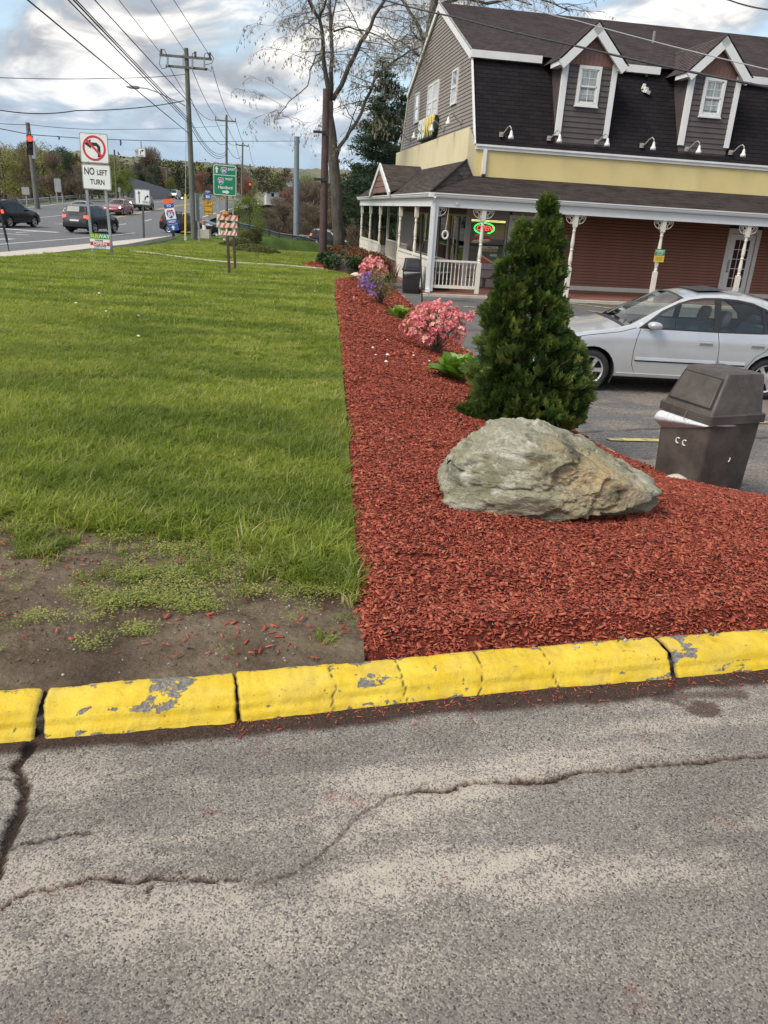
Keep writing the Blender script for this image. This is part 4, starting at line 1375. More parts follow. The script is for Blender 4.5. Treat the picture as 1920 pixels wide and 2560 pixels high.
# the shop: local axes s along the front, t into the depth, z up
B0 = on_z(927.3, 630.0, -.62)
TH = math.radians(10.243)
bld = empty('restaurant_building', (B0.x, B0.y, -.62), TH, 'two-storey restaurant with gambrel roof, dormers, yellow band and white wraparound porch', 'building')
MAT_TRIM = plain('white painted trim', (.72, .715, .70), .5, .05, 2, .08, 60)
MAT_CREAM = plain('cream painted porch wood', (.68, .64, .55), .55, .07, 3, .1, 60)
MAT_SIDING = plain('grey brown vinyl siding', (.25, .215, .19), .6, .10, 1.2, .1, 50)
MAT_DSIDING = plain('dark brown vinyl siding', (.085, .067, .066), .6, .16, 2.5, .1, 50)
MAT_RED = plain('red brown clapboard', (.262, .108, .064), .65, .14, 1.5, .12, 50)
MAT_FISH = plain('rosy brown scallop shingle', (.20, .105, .085), .7, .10, 6, .1, 60)
MAT_PFLOOR = plain('brick red porch floor paint', (.24, .105, .075), .7, .15, 3, .1, 50)
MAT_SOFFIT = plain('dark soffit boards', (.10, .066, .055), .7, .1)
MAT_ALU = plain('grey brown aluminium frame', (.34, .31, .28), .45, .08, 3)
MAT_WIN = plain('white window frame', (.70, .70, .67), .45, .05)
MAT_IRON = plain('dull black metal', (.02, .02, .02), .5)
M = Mat('pale yellow stucco', (.60, .47, .20), .85, spec=.2)
v = M.coords()
c = M.mix(M.range(M.noise(.8, 5, .6, v), .3, .7), (.66, .53, .24), (.72, .59, .29))
c = M.mix(M.range(M.noise(2.5, 4, .6, M.scaled(v, (3, 3, .3))), .6, .8, 0, .3), c, (.45, .36, .18))
M.color(c); M.bump(M.noise(90, 3, .6, v), .2, .006)
MAT_YEL = M.m
M = Mat('pale cream stucco', (.62, .53, .34), .85, spec=.2)
v = M.coords()
c = M.mix(M.range(M.noise(.8, 5, .6, v), .3, .7), (.58, .50, .31), (.68, .60, .40))
c = M.mix(M.range(M.noise(2.0, 4, .6, M.scaled(v, (3, 3, .25))), .56, .8, 0, .4), c, (.42, .36, .24))
M.color(c)
MAT_YEL2 = M.m
def shingle_mat(name, a, b, c3, bump=.7):
 M = Mat(name, a, .95, spec=.12)
 uv = M.n('ShaderNodeUVMap').outputs[0]
 br = M.n('ShaderNodeTexBrick', offset=.5)
 M.l(uv, br.inputs[0])
 br.inputs['Scale'].default_value = 1.0
 br.inputs['Mortar Size'].default_value = .006
 br.inputs['Brick Width'].default_value = .30
 br.inputs['Row Height'].default_value = .14
 br.inputs['Color1'].default_value = (0, 0, 0, 1); br.inputs['Color2'].default_value = (1, 1, 1, 1)
 br.inputs['Mortar'].default_value = (.5, .5, .5, 1)
 col = M.mix(br.outputs['Color'], a, b)
 col = M.mix(M.range(M.noise(1.2, 5, .65, uv), .45, .7, 0, .7), col, c3)
 col = M.mix(M.range(M.noise(55, 3, .7, uv), .35, .7, 0, .5), col, dim(a, .45))
 col = M.mix(M.math('MULTIPLY', br.outputs['Fac'], .75), col, dim(a, .25))
 M.color(col)
 M.bump(M.math('SUBTRACT', M.math('MULTIPLY', M.noise(90, 3, .6, uv), .4), br.outputs['Fac']), bump, .02)
 return M.m
MAT_SH_UP = shingle_mat('weathered brown shingles', (.078, .062, .062), (.135, .105, .104), (.155, .125, .122))
MAT_SH_MAN = shingle_mat('black brown mansard shingles', (.0165, .0145, .0165), (.028, .023, .025), (.023, .020, .023))
MAT_SH_LOW = shingle_mat('dark brown porch shingles', (.062, .050, .046), (.150, .122, .112), (.165, .138, .126))
ROW = .14
def shingled(name, corners, mat, rows=True, parent=bld):
 """a roof slope as overlapping courses: corners eave left, eave right, top right, top left"""
 a, b, c, d = [Vector(p) for p in corners]
 up_l = max((d - a).length, (c - b).length)
 nrow = max(1, int(round(up_l/ROW)))
 nrm = (b - a).cross(d - a) if (d - a).length > .05 else (b - a).cross(c - a)
 nrm.normalize()
 if nrm.z < 0: nrm = -nrm
 mb = MB()
 for i in range(nrow):
  t0, t1 = i/nrow, (i + 1)/nrow
  p0, p1 = a.lerp(d, t0), b.lerp(c, t0)
  q0, q1 = a.lerp(d, t1), b.lerp(c, t1)
  e = nrm*(.006 if mat is MAT_SH_MAN else .014)
  ux = (b - a).normalized()
  o0, o1 = (p0 - a).dot(ux), (p1 - a).dot(ux)
  r0, r1 = (q0 - a).dot(ux), (q1 - a).dot(ux)
  v0, v1 = i*ROW, (i + 1)*ROW
  mb.face([p0 + e, p1 + e, q1, q0], 0, [(o0, v0 + .004), (o1, v0 + .004), (r1, v1), (r0, v1)])
  mb.face([p0, p1, p1 + e, p0 + e], 0, [(o0, v0), (o1, v0), (o1, v0 + .004), (o0, v0 + .004)])
 return mb.build(name, mat, parent, uv=True)
S0, S1 = 1.6, 24.0
TF = 2.0
MAN_B, MAN_K, RIDGE = (2.0, 4.38), (3.42, 7.22), (8.8, 9.62)
BACK_B, BACK_K = (15.6, 4.5), (14.2, 7.30)
# --- main walls behind (dark core so nothing shows through)
mb = MB()
mb.bbox((S0 + .05, TF + 3.4, -.3), (S1, 15.4, 4.4))
mb.face([(S0 + .05, 2.3, 4.3), (S0 + .05, 15.3, 4.3), (S0 + .05, 14.1, 7.2), (S0 + .05, 8.8, 9.45), (S0 + .05, 3.5, 7.15)])
mb.build('wall', MAT_SOFFIT, bld)
def gable_t(z):
 lo = np.interp(z, [4.3, 7.22, 9.62], [2.03, 3.46, 8.8]); hi = np.interp(z, [4.3, 7.30, 9.62], [15.6, 14.15, 8.8])
 return float(lo), float(hi)
zz = 4.30
BH = .118
while zz < 9.5:
 z1 = min(zz + BH, 9.55)
 a0, b0 = gable_t(zz); a1, b1 = gable_t(z1)
 mb = MB()
 x0, x1 = S0 - .028, S0 - .004
 if b0 - a0 > .1:
  mb.add([(x0, a0, zz), (x0, b0, zz), (x1, b1, z1 + .006), (x1, a1, z1 + .006), (S0 + .04, a0, zz), (S0 + .04, b0, zz), (S0 + .04, b1, z1), (S0 + .04, a1, z1)],
 [(0, 1, 2, 3), (4, 7, 6, 5), (0, 4, 5, 1), (1, 5, 6, 2), (0, 3, 7, 4), (3, 2, 6, 7)])
  mb.build('siding_board', MAT_SIDING, bld)
 zz = z1
shingled('roof', [(S0 - .12, MAN_K[0] - .22, MAN_K[1] - .06), (S1, MAN_K[0] - .22, MAN_K[1] - .06), (S1, RIDGE[0], RIDGE[1]), (S0 - .12, RIDGE[0], RIDGE[1])], MAT_SH_UP)
shingled('mansard_roof', [(S0, MAN_B[0], MAN_B[1]), (S1, MAN_B[0], MAN_B[1]), (S1, MAN_K[0], MAN_K[1] - .05), (S0, MAN_K[0], MAN_K[1] - .05)], MAT_SH_MAN)
mb = MB()
mb.face([(S0 - .12, RIDGE[0], RIDGE[1] - .01), (S1, RIDGE[0], RIDGE[1] - .01), (S1, BACK_K[0] + .2, BACK_K[1] - .05), (S0 - .12, BACK_K[0] + .2, BACK_K[1] - .05)])
mb.face([(S0, BACK_K[0], BACK_K[1]), (S1, BACK_K[0], BACK_K[1]), (S1, BACK_B[0], BACK_B[1]), (S0, BACK_B[0], BACK_B[1])])
mb.build('rear_roof', MAT_SH_UP, bld)
mb = MB()
ux = -.07
for (p, q, w) in (((MAN_K[0] - .22, MAN_K[1] - .12), (RIDGE[0], RIDGE[1] - .06), .24), ((RIDGE[0], RIDGE[1] - .06), (BACK_K[0] + .2, BACK_K[1] - .12), .20)):
 mb.beam((S0 + ux, p[0], p[1]), (S0 + ux, q[0], q[1]), .05, w, up=(1, 0, 0)) if False else None
 d = Vector((0, q[0] - p[0], q[1] - p[1])); L = d.length; d.normalize()
 nrm = Vector((0, -d.z, d.y))
 Mx = Matrix((Vector((1, 0, 0)), d, nrm)).transposed()
 mb.box(Vector((S0 + ux, (p[0] + q[0])/2, (p[1] + q[1])/2)) - nrm*.06, (.07, L, w), Mx)
mb.build('rake_board', MAT_TRIM, bld)
mb = MB()
for (p, q) in ((MAN_B, MAN_K), (BACK_B, BACK_K)):
 d = Vector((0, q[0] - p[0], q[1] - p[1])); L = d.length; d.normalize()
 nrm = Vector((0, -d.z, d.y))
 mb = MB(); mb.box(Vector((S0 - .035, (p[0] + q[0])/2, (p[1] + q[1])/2)), (.05, L, .10), Matrix((Vector((1, 0, 0)), d, nrm)).transposed())
 mb.build('corner_board', MAT_TRIM, bld)
mb = MB()
cuts = [(S0 - .10, 3.86), (6.16, 7.98), (10.48, 12.2), (14.6, S1)]
for a, b in cuts:
 mb = MB()
 mb.bbox((a, MAN_K[0] - .28, MAN_K[1] - .25), (b, MAN_K[0] - .20, MAN_K[1] - .035))
 mb.bbox((a, MAN_K[0] - .20, MAN_K[1] - .25), (b, MAN_K[0] + .12, MAN_K[1] - .21))
 mb.build('fascia', MAT_TRIM, bld)
# --- yellow band
mb = MB()
mb.bbox((S0, TF, 3.0), (S1, TF + .2, 4.24))
mb.build('yellow_band', MAT_YEL, bld)
mb = MB()
mb.bbox((S0, TF - .06, 4.24), (S1, TF + .1, 4.33)); mb.bbox((S0, TF - .10, 4.33), (S1, TF + .1, 4.39))
mb.build('band_trim', MAT_TRIM, bld)
mb = MB()
e = 1.35
prof = [(e, 3.3), (S0 + .02, 3.3), (S0 + .02, 4.37), (e, 4.86)]
for (t0, t1) in ((TF + .003, 15.5),):
 lo = [Vector((x, t0, z)) for x, z in prof]; hi = [Vector((x, t1, z)) for x, z in prof]
 mb.add(lo + hi, [(0, 1, 2, 3), (7, 6, 5, 4), (0, 3, 7, 4), (3, 2, 6, 7)])
mb.build('gable_panel', MAT_YEL2, bld)
mb = MB()
mb.bbox((1.86, TF - .09, 3.50), (1.97, TF - .003, 4.24))
mb.bbox((1.86, TF - .16, 3.46), (1.97, TF - .06, 3.53), 1)
mb.build('downspout', [MAT_TRIM, MAT_IRON], bld)
# --- porch roof
EV = 2.84
ev_s, ev_t = -.22, -.22
hipA = (1.35, 2.0, 3.90)
shingled('porch_roof', [(ev_s, ev_t, EV), (S1, ev_t, EV), (S1, TF, 3.46), (1.6, TF, 3.46)], MAT_SH_LOW)
mb = MB()
mb.face([(ev_s, ev_t, EV + .012), (1.6, TF, 3.475), (1.35, TF, 3.90)], 0, [(0, 0), (2.6, .4), (2.4, .9)])
mb.build('hip_shingles', MAT_SH_LOW, bld, uv=True)
shingled('porch_roof', [(ev_s, 17.2, EV), (ev_s, ev_t, EV), (1.35, TF, 3.90), (1.35, 17.2, 3.90)], MAT_SH_LOW)
mb = MB()
mb.tube([(ev_s, ev_t, EV + .02), (1.35, TF, 3.915)], .035, 6)
mb.build('hip_cap', MAT_SH_LOW, bld)
gA, gL, gR = (9.45, 4.02), (12.1, 2.92), (6.75, 2.92)
shingled('entry_roof', [(ev_s - .1, gR[0], gR[1]), (ev_s + .25, gR[0], gR[1] + .1), (1.5, gA[0], gA[1]), (ev_s - .1, gA[0], gA[1])], MAT_SH_LOW)
shingled('entry_roof', [(ev_s + .25, gL[0], gL[1] + .1), (ev_s - .1, gL[0], gL[1]), (ev_s - .1, gA[0], gA[1]), (1.5, gA[0], gA[1])], MAT_SH_LOW)
mb = MB()
x = ev_s - .06
mb.add([(x, gR[0] + .1, gR[1]), (x, gL[0] - .1, gL[1]), (x, gA[0], gA[1] - .08)], [(0, 1, 2)])
mb.build('entry_gable', MAT_FISH, bld)
for k in range(5):
 f0 = k/5
 a = gR[0] + (gA[0] - gR[0])*f0 + .2; b = gL[0] + (gA[0] - gL[0])*f0 - .2
 z = gR[1] + (gA[1] - gR[1])*f0 + .02
 if b - a > .4:
  mb = MB()
  mb.box((x - .008, (a + b)/2, z + .10), (.012, b - a - .15, .19), (0, .05, 0))
  mb.build('gable_shingle_row', MAT_FISH, bld)
mb = MB()
for g in (gR, gL):
 p, q = Vector((x - .03, g[0], g[1])), Vector((x - .03, gA[0], gA[1]))
 d = (q - p); L = d.length; d.normalize(); nrm = Vector((0, -d.z, d.y)) if g is gR else Vector((0, d.z, -d.y))
 mb.box((p + q)/2 - nrm*.07, (.06, L, .20), Matrix((Vector((1, 0, 0)), d, nrm)).transposed())
mb.build('bargeboard', MAT_TRIM, bld)
def gutter(mb, a, b, out):
 a, b, o = Vector(a), Vector(b), Vector(out)
 u = Vector((0, 0, 1))
 prof = [(0, 0), (.09, .0), (.115, .05), (.115, .075), (.14, .095), (.14, .125), (.125, .125), (.0, .115)]
 pa = [a + o*x + u*z for x, z in prof]; pb = [b + o*x + u*z for x, z in prof]
 n = len(prof)
 mb.add(pa + pb, [(i, (i + 1) % n, n + (i + 1) % n, n + i) for i in range(n)] + [tuple(range(n)), tuple(reversed(range(n, 2*n)))])
mb = MB()
gutter(mb, (ev_s + .10, ev_t + .10, 2.715), (S1, ev_t + .10, 2.715), (0, -1, 0))
gutter(mb, (ev_s + .10, 17.2, 2.715), (ev_s + .10, ev_t + .10, 2.715), (-1, 0, 0))
mb.bbox((ev_s - .04, ev_t - .04, 2.715), (ev_s + .10, ev_t + .10, 2.84))
mb.build('gutter', MAT_TRIM, bld)
mb = MB()
mb.bbox((-.10, -.10, 2.46), (S1, .09, 2.72)); mb.bbox((-.10, .09, 2.46), (.09, 17.0, 2.72))
mb.build('beam', MAT_TRIM, bld)
mb = MB()
mb.bbox((.09, .09, 2.60), (S1, TF + .1, 2.66)); mb.bbox((.09, TF + .1, 2.60), (S0 + .02, 17.0, 2.66))
mb.build('soffit', MAT_SOFFIT, bld)
mb = MB()
mb.bbox((-.16, -.16, -.22), (S1, TF + 6, .0)); mb.bbox((-.16, TF + 6, -.22), (S0 + 2, 17.1, .0))
mb.build('porch_floor', MAT_PFLOOR, bld)
mb = MB()
mb.bbox((-.3, -.36, -.3), (S1, -.165, -.035))
mb.build('porch_kerb', MAT_CONC, bld)
# --- turned posts
def post(s, t, lo_sq=.92, hi_sq=2.12):
 mb = MB()
 w = .125
 mb.bbox((s - w/2, t - w/2, 0), (s + w/2, t + w/2, lo_sq))
 mb.bbox((s - w/2, t - w/2, hi_sq), (s + w/2, t + w/2, 2.46))
 pr = [(.062, lo_sq), (.045, lo_sq + .03), (.060, lo_sq + .06), (.040, lo_sq + .10), (.058, lo_sq + .16), (.062, lo_sq + .25), (.046, lo_sq + .44), (.040, lo_sq + .50), (.058, lo_sq + .53), (.036, lo_sq + .57), (.055, lo_sq + .62),
 (.060, lo_sq + .72), (.046, lo_sq + .96), (.038, lo_sq + 1.04), (.058, lo_sq + 1.08), (.040, lo_sq + 1.12), (.060, hi_sq)]
 mb.lathe(pr, 12, 0, Matrix.Translation((s, t, 0)))
 return mb.build('porch_post', MAT_CREAM, bld, 40)
def bracket(s, t, side, axis='s'):
 """pierced corner bracket, side = +1 or -1 along the axis"""
 mb = MB()
 def P(u, z): return (s + u*side, t, z) if axis == 's' else (s, t + u*side, z)
 o = .0625
 mb.tube([P(o + .02, 2.44), P(o + .25, 2.44), P(o + .27, 2.42)], .013, 5)
 mb.tube([P(o + .012, 2.45), P(o + .012, 2.19)], .013, 5)
 for cx, cz, r in ((.075, 2.375, .050), (.175, 2.395, .034), (.055, 2.265, .034)):
  mb.tube([P(o + cx + r*math.cos(a), cz + r*math.sin(a)) for a in np.linspace(0, 2*PI, 13)], .011, 5, cap=False)
 mb.tube([P(o + .02 + .24*math.sin(a), 2.43 - .235*math.cos(a) if False else 2.20 + .22*(1 - math.cos(a))) for a in np.linspace(0, PI/2, 8)], .012, 5)
 mb.build('bracket', MAT_CREAM, bld)
for s in (1.50, 4.45, 7.38, 10.32, 13.3):
 post(s, 0)
 bracket(s, 0, 1); bracket(s, 0, -1)
mb = MB()
mb.bbox((-.085, -.085, .02), (.075, .075, 2.46))
mb.bbox((-.16, -.15, .05), (-.04, -.088, 2.60), 0)
mb.bbox((-.16, -.26, .0), (-.04, -.088, .10), 0)
mb.tube([(-.10, -.12, 2.58), (-.10, -.17, 2.68), (-.10, -.24, 2.73)], .05, 6)
mb.build('corner_post', MAT_TRIM, bld)
bracket(0.02, 0, 1)
for t in (2.8, 5.8, 10.7, 13.65, 16.75):
 post(0, t)
def rail_panel(a, b, axis):
 """white balustrade between two posts"""
 r = MB()
 mb = MB()
 def P(u, z): return (u, 0, z) if axis == 's' else (0, u, z)
 r.beam(P(a, .93), P(b, .93), .07, .06)
 root = r.build('railing', MAT_CREAM, bld)
 mb.beam(P(a, .17), P(b, .17), .06, .09); mb.build('bottom_rail', MAT_CREAM, root)
 n = int((b - a)/.115)
 me = None
 for i in range(n):
  u = a + (b - a)*(i + .5)/n
  if me is None:
   m2 = MB()
   m2.lathe([(.016, .215), (.016, .32), (.011, .34), (.020, .38), (.012, .55), (.010, .70), (.018, .76), (.011, .80), (.016, .82), (.016, .90)], 6)
   me = m2.mesh('baluster', MAT_CREAM)
  link('baluster', me, root, P(u, 0))
rail_panel(.10, 1.43, 's')
def board_panel(t0, t1):
 """closed parapet of wide boards on the side of the porch"""
 r = MB()
 r.bbox((-.05, t0, .93), (.05, t1, 1.0)); r.bbox((-.035, t0, .02), (.035, t1, .14))
 root = r.build('parapet', MAT_CREAM, bld)
 nv = max(1, round((t1 - t0)/1.45))
 for i in range(1, nv):
  t = t0 + (t1 - t0)*i/nv
  m2 = MB(); m2.bbox((-.045, t - .05, .14), (.04, t + .05, .93)); m2.build('panel_stile', MAT_CREAM, root)
 for k in range(3):
  m2 = MB(); m2.box((-.004, (t0 + t1)/2, .14 + .132 + k*.263), (.035, t1 - t0 - .004, .252), (0, .03, 0)); m2.build('parapet_board', MAT_CREAM, root)
board_panel(.08, 2.74); board_panel(2.86, 5.74); board_panel(10.76, 13.59); board_panel(13.71, 16.7)
mb = MB()
for t in np.arange(11.2, 16.6, .16): mb.bbox((1.30, t, .1), (1.33, t + .03, .9))
mb.bbox((1.27, 11, .9), (1.36, 16.6, .96)); mb.bbox((1.27, 11, .1), (1.36, 16.6, .15))
for t in (16.6, 13.6): mb.bbox((1.27, t, 0), (1.38, t + .1, 2.46))
mb.build('rear_railing', MAT_CREAM, bld)
# --- shop front under the porch
M = Mat('shop window glass', (.02, .022, .022), .03, spec=.6)
tr = M.n('ShaderNodeBsdfTransparent')
tr.inputs[0].default_value = (.80, .84, .82, 1)
lw = M.n('ShaderNodeFresnel'); lw.inputs[0].default_value = 1.5
gl = M.n('ShaderNodeBsdfGlossy'); gl.inputs['Roughness'].default_value = .02
mx = M.n('ShaderNodeMixShader')
M.l(M.math('ADD', M.math('MULTIPLY', lw.outputs[0], 1.0), .06, True), mx.inputs[0]); M.l(tr.outputs[0], mx.inputs[1]); M.l(gl.outputs[0], mx.inputs[2])
M.l(mx.outputs[0], M.out.inputs[0])
MAT_GLASS = M.m
M = Mat('dark window glass', (.03, .034, .036), .05, spec=.9)
MAT_DGLASS = M.m
M = Mat('curtained window glass', (.30, .33, .33), .18, spec=.8)
v = M.coords()
M.color(M.mix(M.range(M.noise(6, 3, .6, M.scaled(v, (4, 4, .5)), .6), .35, .65), (.17, .20, .20), (.42, .45, .43)))
MAT_CURT = M.m
M = Mat('rubble stone veneer', (.3, .26, .22), .9)
MAT_STONEV = M
vv = M.coords()
M.color(M.mix(M.range(M.noise(9, 5, .65, vv), .35, .65), M.mix(M.rand(), (.17, .145, .12), (.34, .29, .25)), (.30, .26, .22)))
M.bump(M.noise(25, 5, .65, vv), .8, .02)
MAT_STONEV = M.m
mb = MB(); mb.bbox((S0 + .02, TF + .06, 0), (3.0, TF + .26, .62)); mb.build('stone_base', MAT_SOFFIT, bld)
random.seed(31)
sx_ = [1.62, 1.98, 2.33, 2.66, 2.97]
for r_, (z0, z1) in enumerate(((.02, .33), (.33, .62))):
 for i in range(4):
  j = lambda a: a + random.uniform(-.07, .07)
  a0, a1 = (j(sx_[i]) if i else sx_[0]), (j(sx_[i + 1]) if i < 3 else sx_[4])
  pts = [(a0 + .01, z0 + .008), ((a0 + a1)/2, z0 + .008 + random.uniform(0, .03)), (a1 - .01, z0 + .008), (a1 - .012, (z0 + z1)/2), (a1 - .02, z1 - .008), ((a0 + a1)/2, z1 - .008 - random.uniform(0, .05)), (a0 + .02, z1 - .008), (a0 + .005, (z0 + z1)/2)]
  m2 = MB()
  Mx = Matrix(((1, 0, 0, 0), (0, 0, -1, TF + .06), (0, 1, 0, 0), (0, 0, 0, 1)))
  m2.prism(pts, 0, .03 + random.uniform(0, .02), Mx)
  o = m2.build('wall_stone', MAT_STONEV, bld)
  bv = o.modifiers.new('bevel', 'BEVEL'); bv.width = .012; bv.segments = 2
mb = MB(); mb.bbox((S0 - .02, TF - .02, .62), (3.0, TF + .1, .75)); mb.build('window_ledge', MAT_ALU, bld)
def shop_window(pts, z0, z1, axis, depth=.08, panes=1, mat=MAT_GLASS, fm=MAT_ALU, fw=.06):
 """frame, mullions and a pane between two points on a wall"""
 a, b = pts
 off = TF if axis == 's' else S0
 def box(mb, u0, u1, w0, w1, d0, d1, m=0):
  if axis == 's': mb.bbox((u0, off + d0, w0), (u1, off + d1, w1), m)
  else: mb.bbox((off + d0, u0, w0), (off + d1, u1, w1), m)
 f = MB()
 box(f, a, b, z0, z0 + fw, -.01, depth); box(f, a, b, z1 - fw, z1, -.01, depth)
 us = np.linspace(a, b, panes + 1)
 for i, u in enumerate(us):
  c = min(max(u, a + fw/2), b - fw/2)
  box(f, c - fw/2, c + fw/2, z0 + fw, z1 - fw, -.009, depth)
 root = f.build('window', fm, bld)
 for u0, u1 in zip(us[:-1], us[1:]):
  g = MB(); box(g, u0 + .01, u1 - .01, z0 + .01, z1 - .01, .03, .038); g.build('pane', mat, root)
 return root
W1 = shop_window((1.62, 2.93), .75, 2.24, 's')
mb = MB()
mb.bbox((2.96, TF - .03, 0), (3.06, TF + .1, 2.36)); mb.bbox((3.92, TF - .03, 0), (4.02, TF + .1, 2.36)); mb.bbox((3.06, TF - .03, 2.24), (3.92, TF + .1, 2.36))
mb.build('door_frame', MAT_WIN, bld)
mb = MB()
for x0, x1, z0, z1 in ((3.07, 3.19, .03, 2.22), (3.79, 3.91, .03, 2.22), (3.19, 3.79, .03, .24), (3.19, 3.79, 2.10, 2.22)): mb.bbox((x0, TF + .01, z0), (x1, TF + .055, z1))
door = mb.build('door', MAT_WIN, bld)
mb = MB(); mb.bbox((3.19, TF + .03, .24), (3.79, TF + .036, 2.10)); mb.build('pane', MAT_GLASS, door)
mb = MB(); mb.tube([(3.13, TF - .04, .92), (3.13, TF - .05, .95), (3.13, TF - .05, 1.22), (3.13, TF - .04, 1.25)], .014, 6); mb.build('handle', MAT_IRON, door)
mb = MB(); mb.bbox((S0 - .02, TF - .025, 2.24), (2.95, TF + .1, 2.46)); mb.bbox((3.06, TF - .02, 2.36), (4.5, TF + .1, 2.46)); mb.build('transom_board', MAT_ALU, bld)
mb = MB(); mb.bbox((4.02, TF - .02, 0), (4.50, TF + .1, 2.36)); mb.build('wall_panel', MAT_ALU, bld)
def clap_run(a, b, z0, z1, mat):
 z = z0
 me = None
 h = .0985
 while z < z1 - .02:
  hh = min(h, z1 - z)
  m2 = MB()
  m2.add([(0, -.034, 0), (b - a, -.034, 0), (b - a, -.012, hh - .017), (0, -.012, hh - .017), (0, .03, 0), (b - a, .03, 0), (b - a, .03, hh - .017), (0, .03, hh - .017)],
 [(0, 1, 2, 3), (4, 7, 6, 5), (0, 4, 5, 1), (1, 5, 6, 2), (2, 6, 7, 3), (0, 3, 7, 4)])
  m2.build('clapboard', mat, bld, loc=(a, TF, z))
  z += h
mb = MB(); mb.bbox((4.50, TF + .01, .2), (20, TF + .06, 2.6)); mb.build('sheathing', plain('dark lap shade', (.045, .016, .012), .9), bld)  # dark sheet seen between the boards, painting the shade line under each clapboard
clap_run(4.50, 10.88, .22, 2.52, MAT_RED)
clap_run(12.16, 20, .22, 2.52, MAT_RED)
mb = MB(); mb.bbox((4.50, TF - .035, .08), (10.9, TF + .05, .22)); mb.bbox((12.14, TF - .035, .08), (20, TF + .05, .22)); mb.build('skirt_board', MAT_CREAM, bld)
mb = MB(); mb.bbox((4.50, TF - .01, -.02), (20, TF + .3, .08)); mb.build('sill_course', MAT_RED, bld)
mb = MB()
for x0, x1, z0, z1 in ((10.90, 11.04, 0, 2.36), (12.0, 12.14, 0, 2.36), (11.04, 12.0, 2.2, 2.36)): mb.bbox((x0, TF - .04, z0), (x1, TF + .08, z1))
mb.build('door_frame', MAT_CREAM, bld)
mb = MB()
for x0, x1, z0, z1 in ((11.06, 11.24, .03, 2.18), (11.80, 11.98, .03, 2.18), (11.24, 11.80, .03, .40), (11.24, 11.80, 2.0, 2.18)): mb.bbox((x0, TF + .0, z0), (x1, TF + .05, z1))
for x in (11.425, 11.61): mb.bbox((x - .012, TF + .004, .40), (x + .012, TF + .045, 2.0))
for z in np.linspace(.40, 2.0, 6)[1:-1]: mb.bbox((11.24, TF + .007, z - .012), (11.80, TF + .042, z + .012))
door = mb.build('door', MAT_WIN, bld)
for i in range(3):
 for k in range(5):
  m2 = MB(); m2.bbox((11.24 + i*.187 + .008, TF + .02, .40 + k*.32 + .01), (11.24 + (i + 1)*.187 - .008, TF + .028, .40 + (k + 1)*.32 - .01)); m2.build('pane', MAT_DGLASS, door)
mb = MB(); mb.bbox((11.10, TF - .012, 1.0), (11.17, TF, 1.32)); mb.lathe([(.03, 0), (.035, .03), (.02, .05)], 10, 0, Matrix.Translation((11.135, TF - .01, .95)) @ Matrix.Rotation(PI/2, 4, 'X')); mb.build('handle', plain('brass lock plate', (.30, .27, .20), .4, metal=.8), door)
mb = MB(); mb.bbox((S0 - .01, TF + .05, 0), (S0 + .1, 15.5, .68)); mb.bbox((S0 - .01, TF + .05, 2.30), (S0 + .1, 15.5, 3.3)); mb.build('side_wall', MAT_SOFFIT, bld)
shop_window((TF + .08, 4.7), .68, 2.30, 't', panes=2)
shop_window((4.76, 8.0), .68, 2.30, 't', panes=2)
shop_window((8.06, 11.4), .68, 2.30, 't', panes=2)
mb = MB(); mb.bbox((S0, 11.4, 0), (S0 + .08, 15.5, 2.30)); mb.build('side_wall', MAT_SIDING, bld)
mb = MB(); mb.bbox((1.52, TF - .06, 0), (1.66, TF + .1, 2.46)); mb.build('corner_mullion', MAT_ALU, bld)
# --- inside the shop: back walls, counter, lit tubes
MAT_INT = plain('interior wall paint', (.26, .23, .19), .8, .15, 1)
MAT_COUNT = plain('interior counter', (.10, .09, .085), .4, .2)
mb = MB()
mb.bbox((S0 + .15, TF + .3, 0), (5.0, 5.4, .01), 1)
mb.bbox((S0 + .15, 5.3, 0), (5.0, 5.38, 2.6)); mb.bbox((4.9, TF + .3, 0), (5.0, 5.3, 2.6))
mb.bbox((S0 + .12, TF + .12, 2.55), (5.0, 5.4, 2.6))
mb.build('shop_interior', [MAT_INT, MAT_PFLOOR], bld)
mb = MB()
mb.bbox((2.4, 4.1, 0), (4.8, 4.7, 1.05)); mb.bbox((2.35, 4.05, 1.05), (4.8, 4.75, 1.10)); mb.bbox((1.8, 3.0, .72), (2.5, 3.6, .76)); mb.bbox((2.1, 3.25, 0), (2.2, 3.35, .72))
mb.build('counter', MAT_COUNT, bld)
MAT_TUBE = glow_mat('lit yellow tube', (1.0, .78, .18), 1.6)
mb = MB()
for z, t in ((2.14, 3.1), (2.10, 3.9)): mb.bbox((1.8, t, z), (3.6, t + .02, z + .014))
mb.build('ceiling_tube', MAT_TUBE, bld)
MENU = glow_mat('lit menu board', (.9, .55, .2), .03)
mb = MB(); mb.bbox((2.9, 5.25, 1.5), (4.6, 5.29, 2.0)); mb.build('menu_board', MENU, bld)
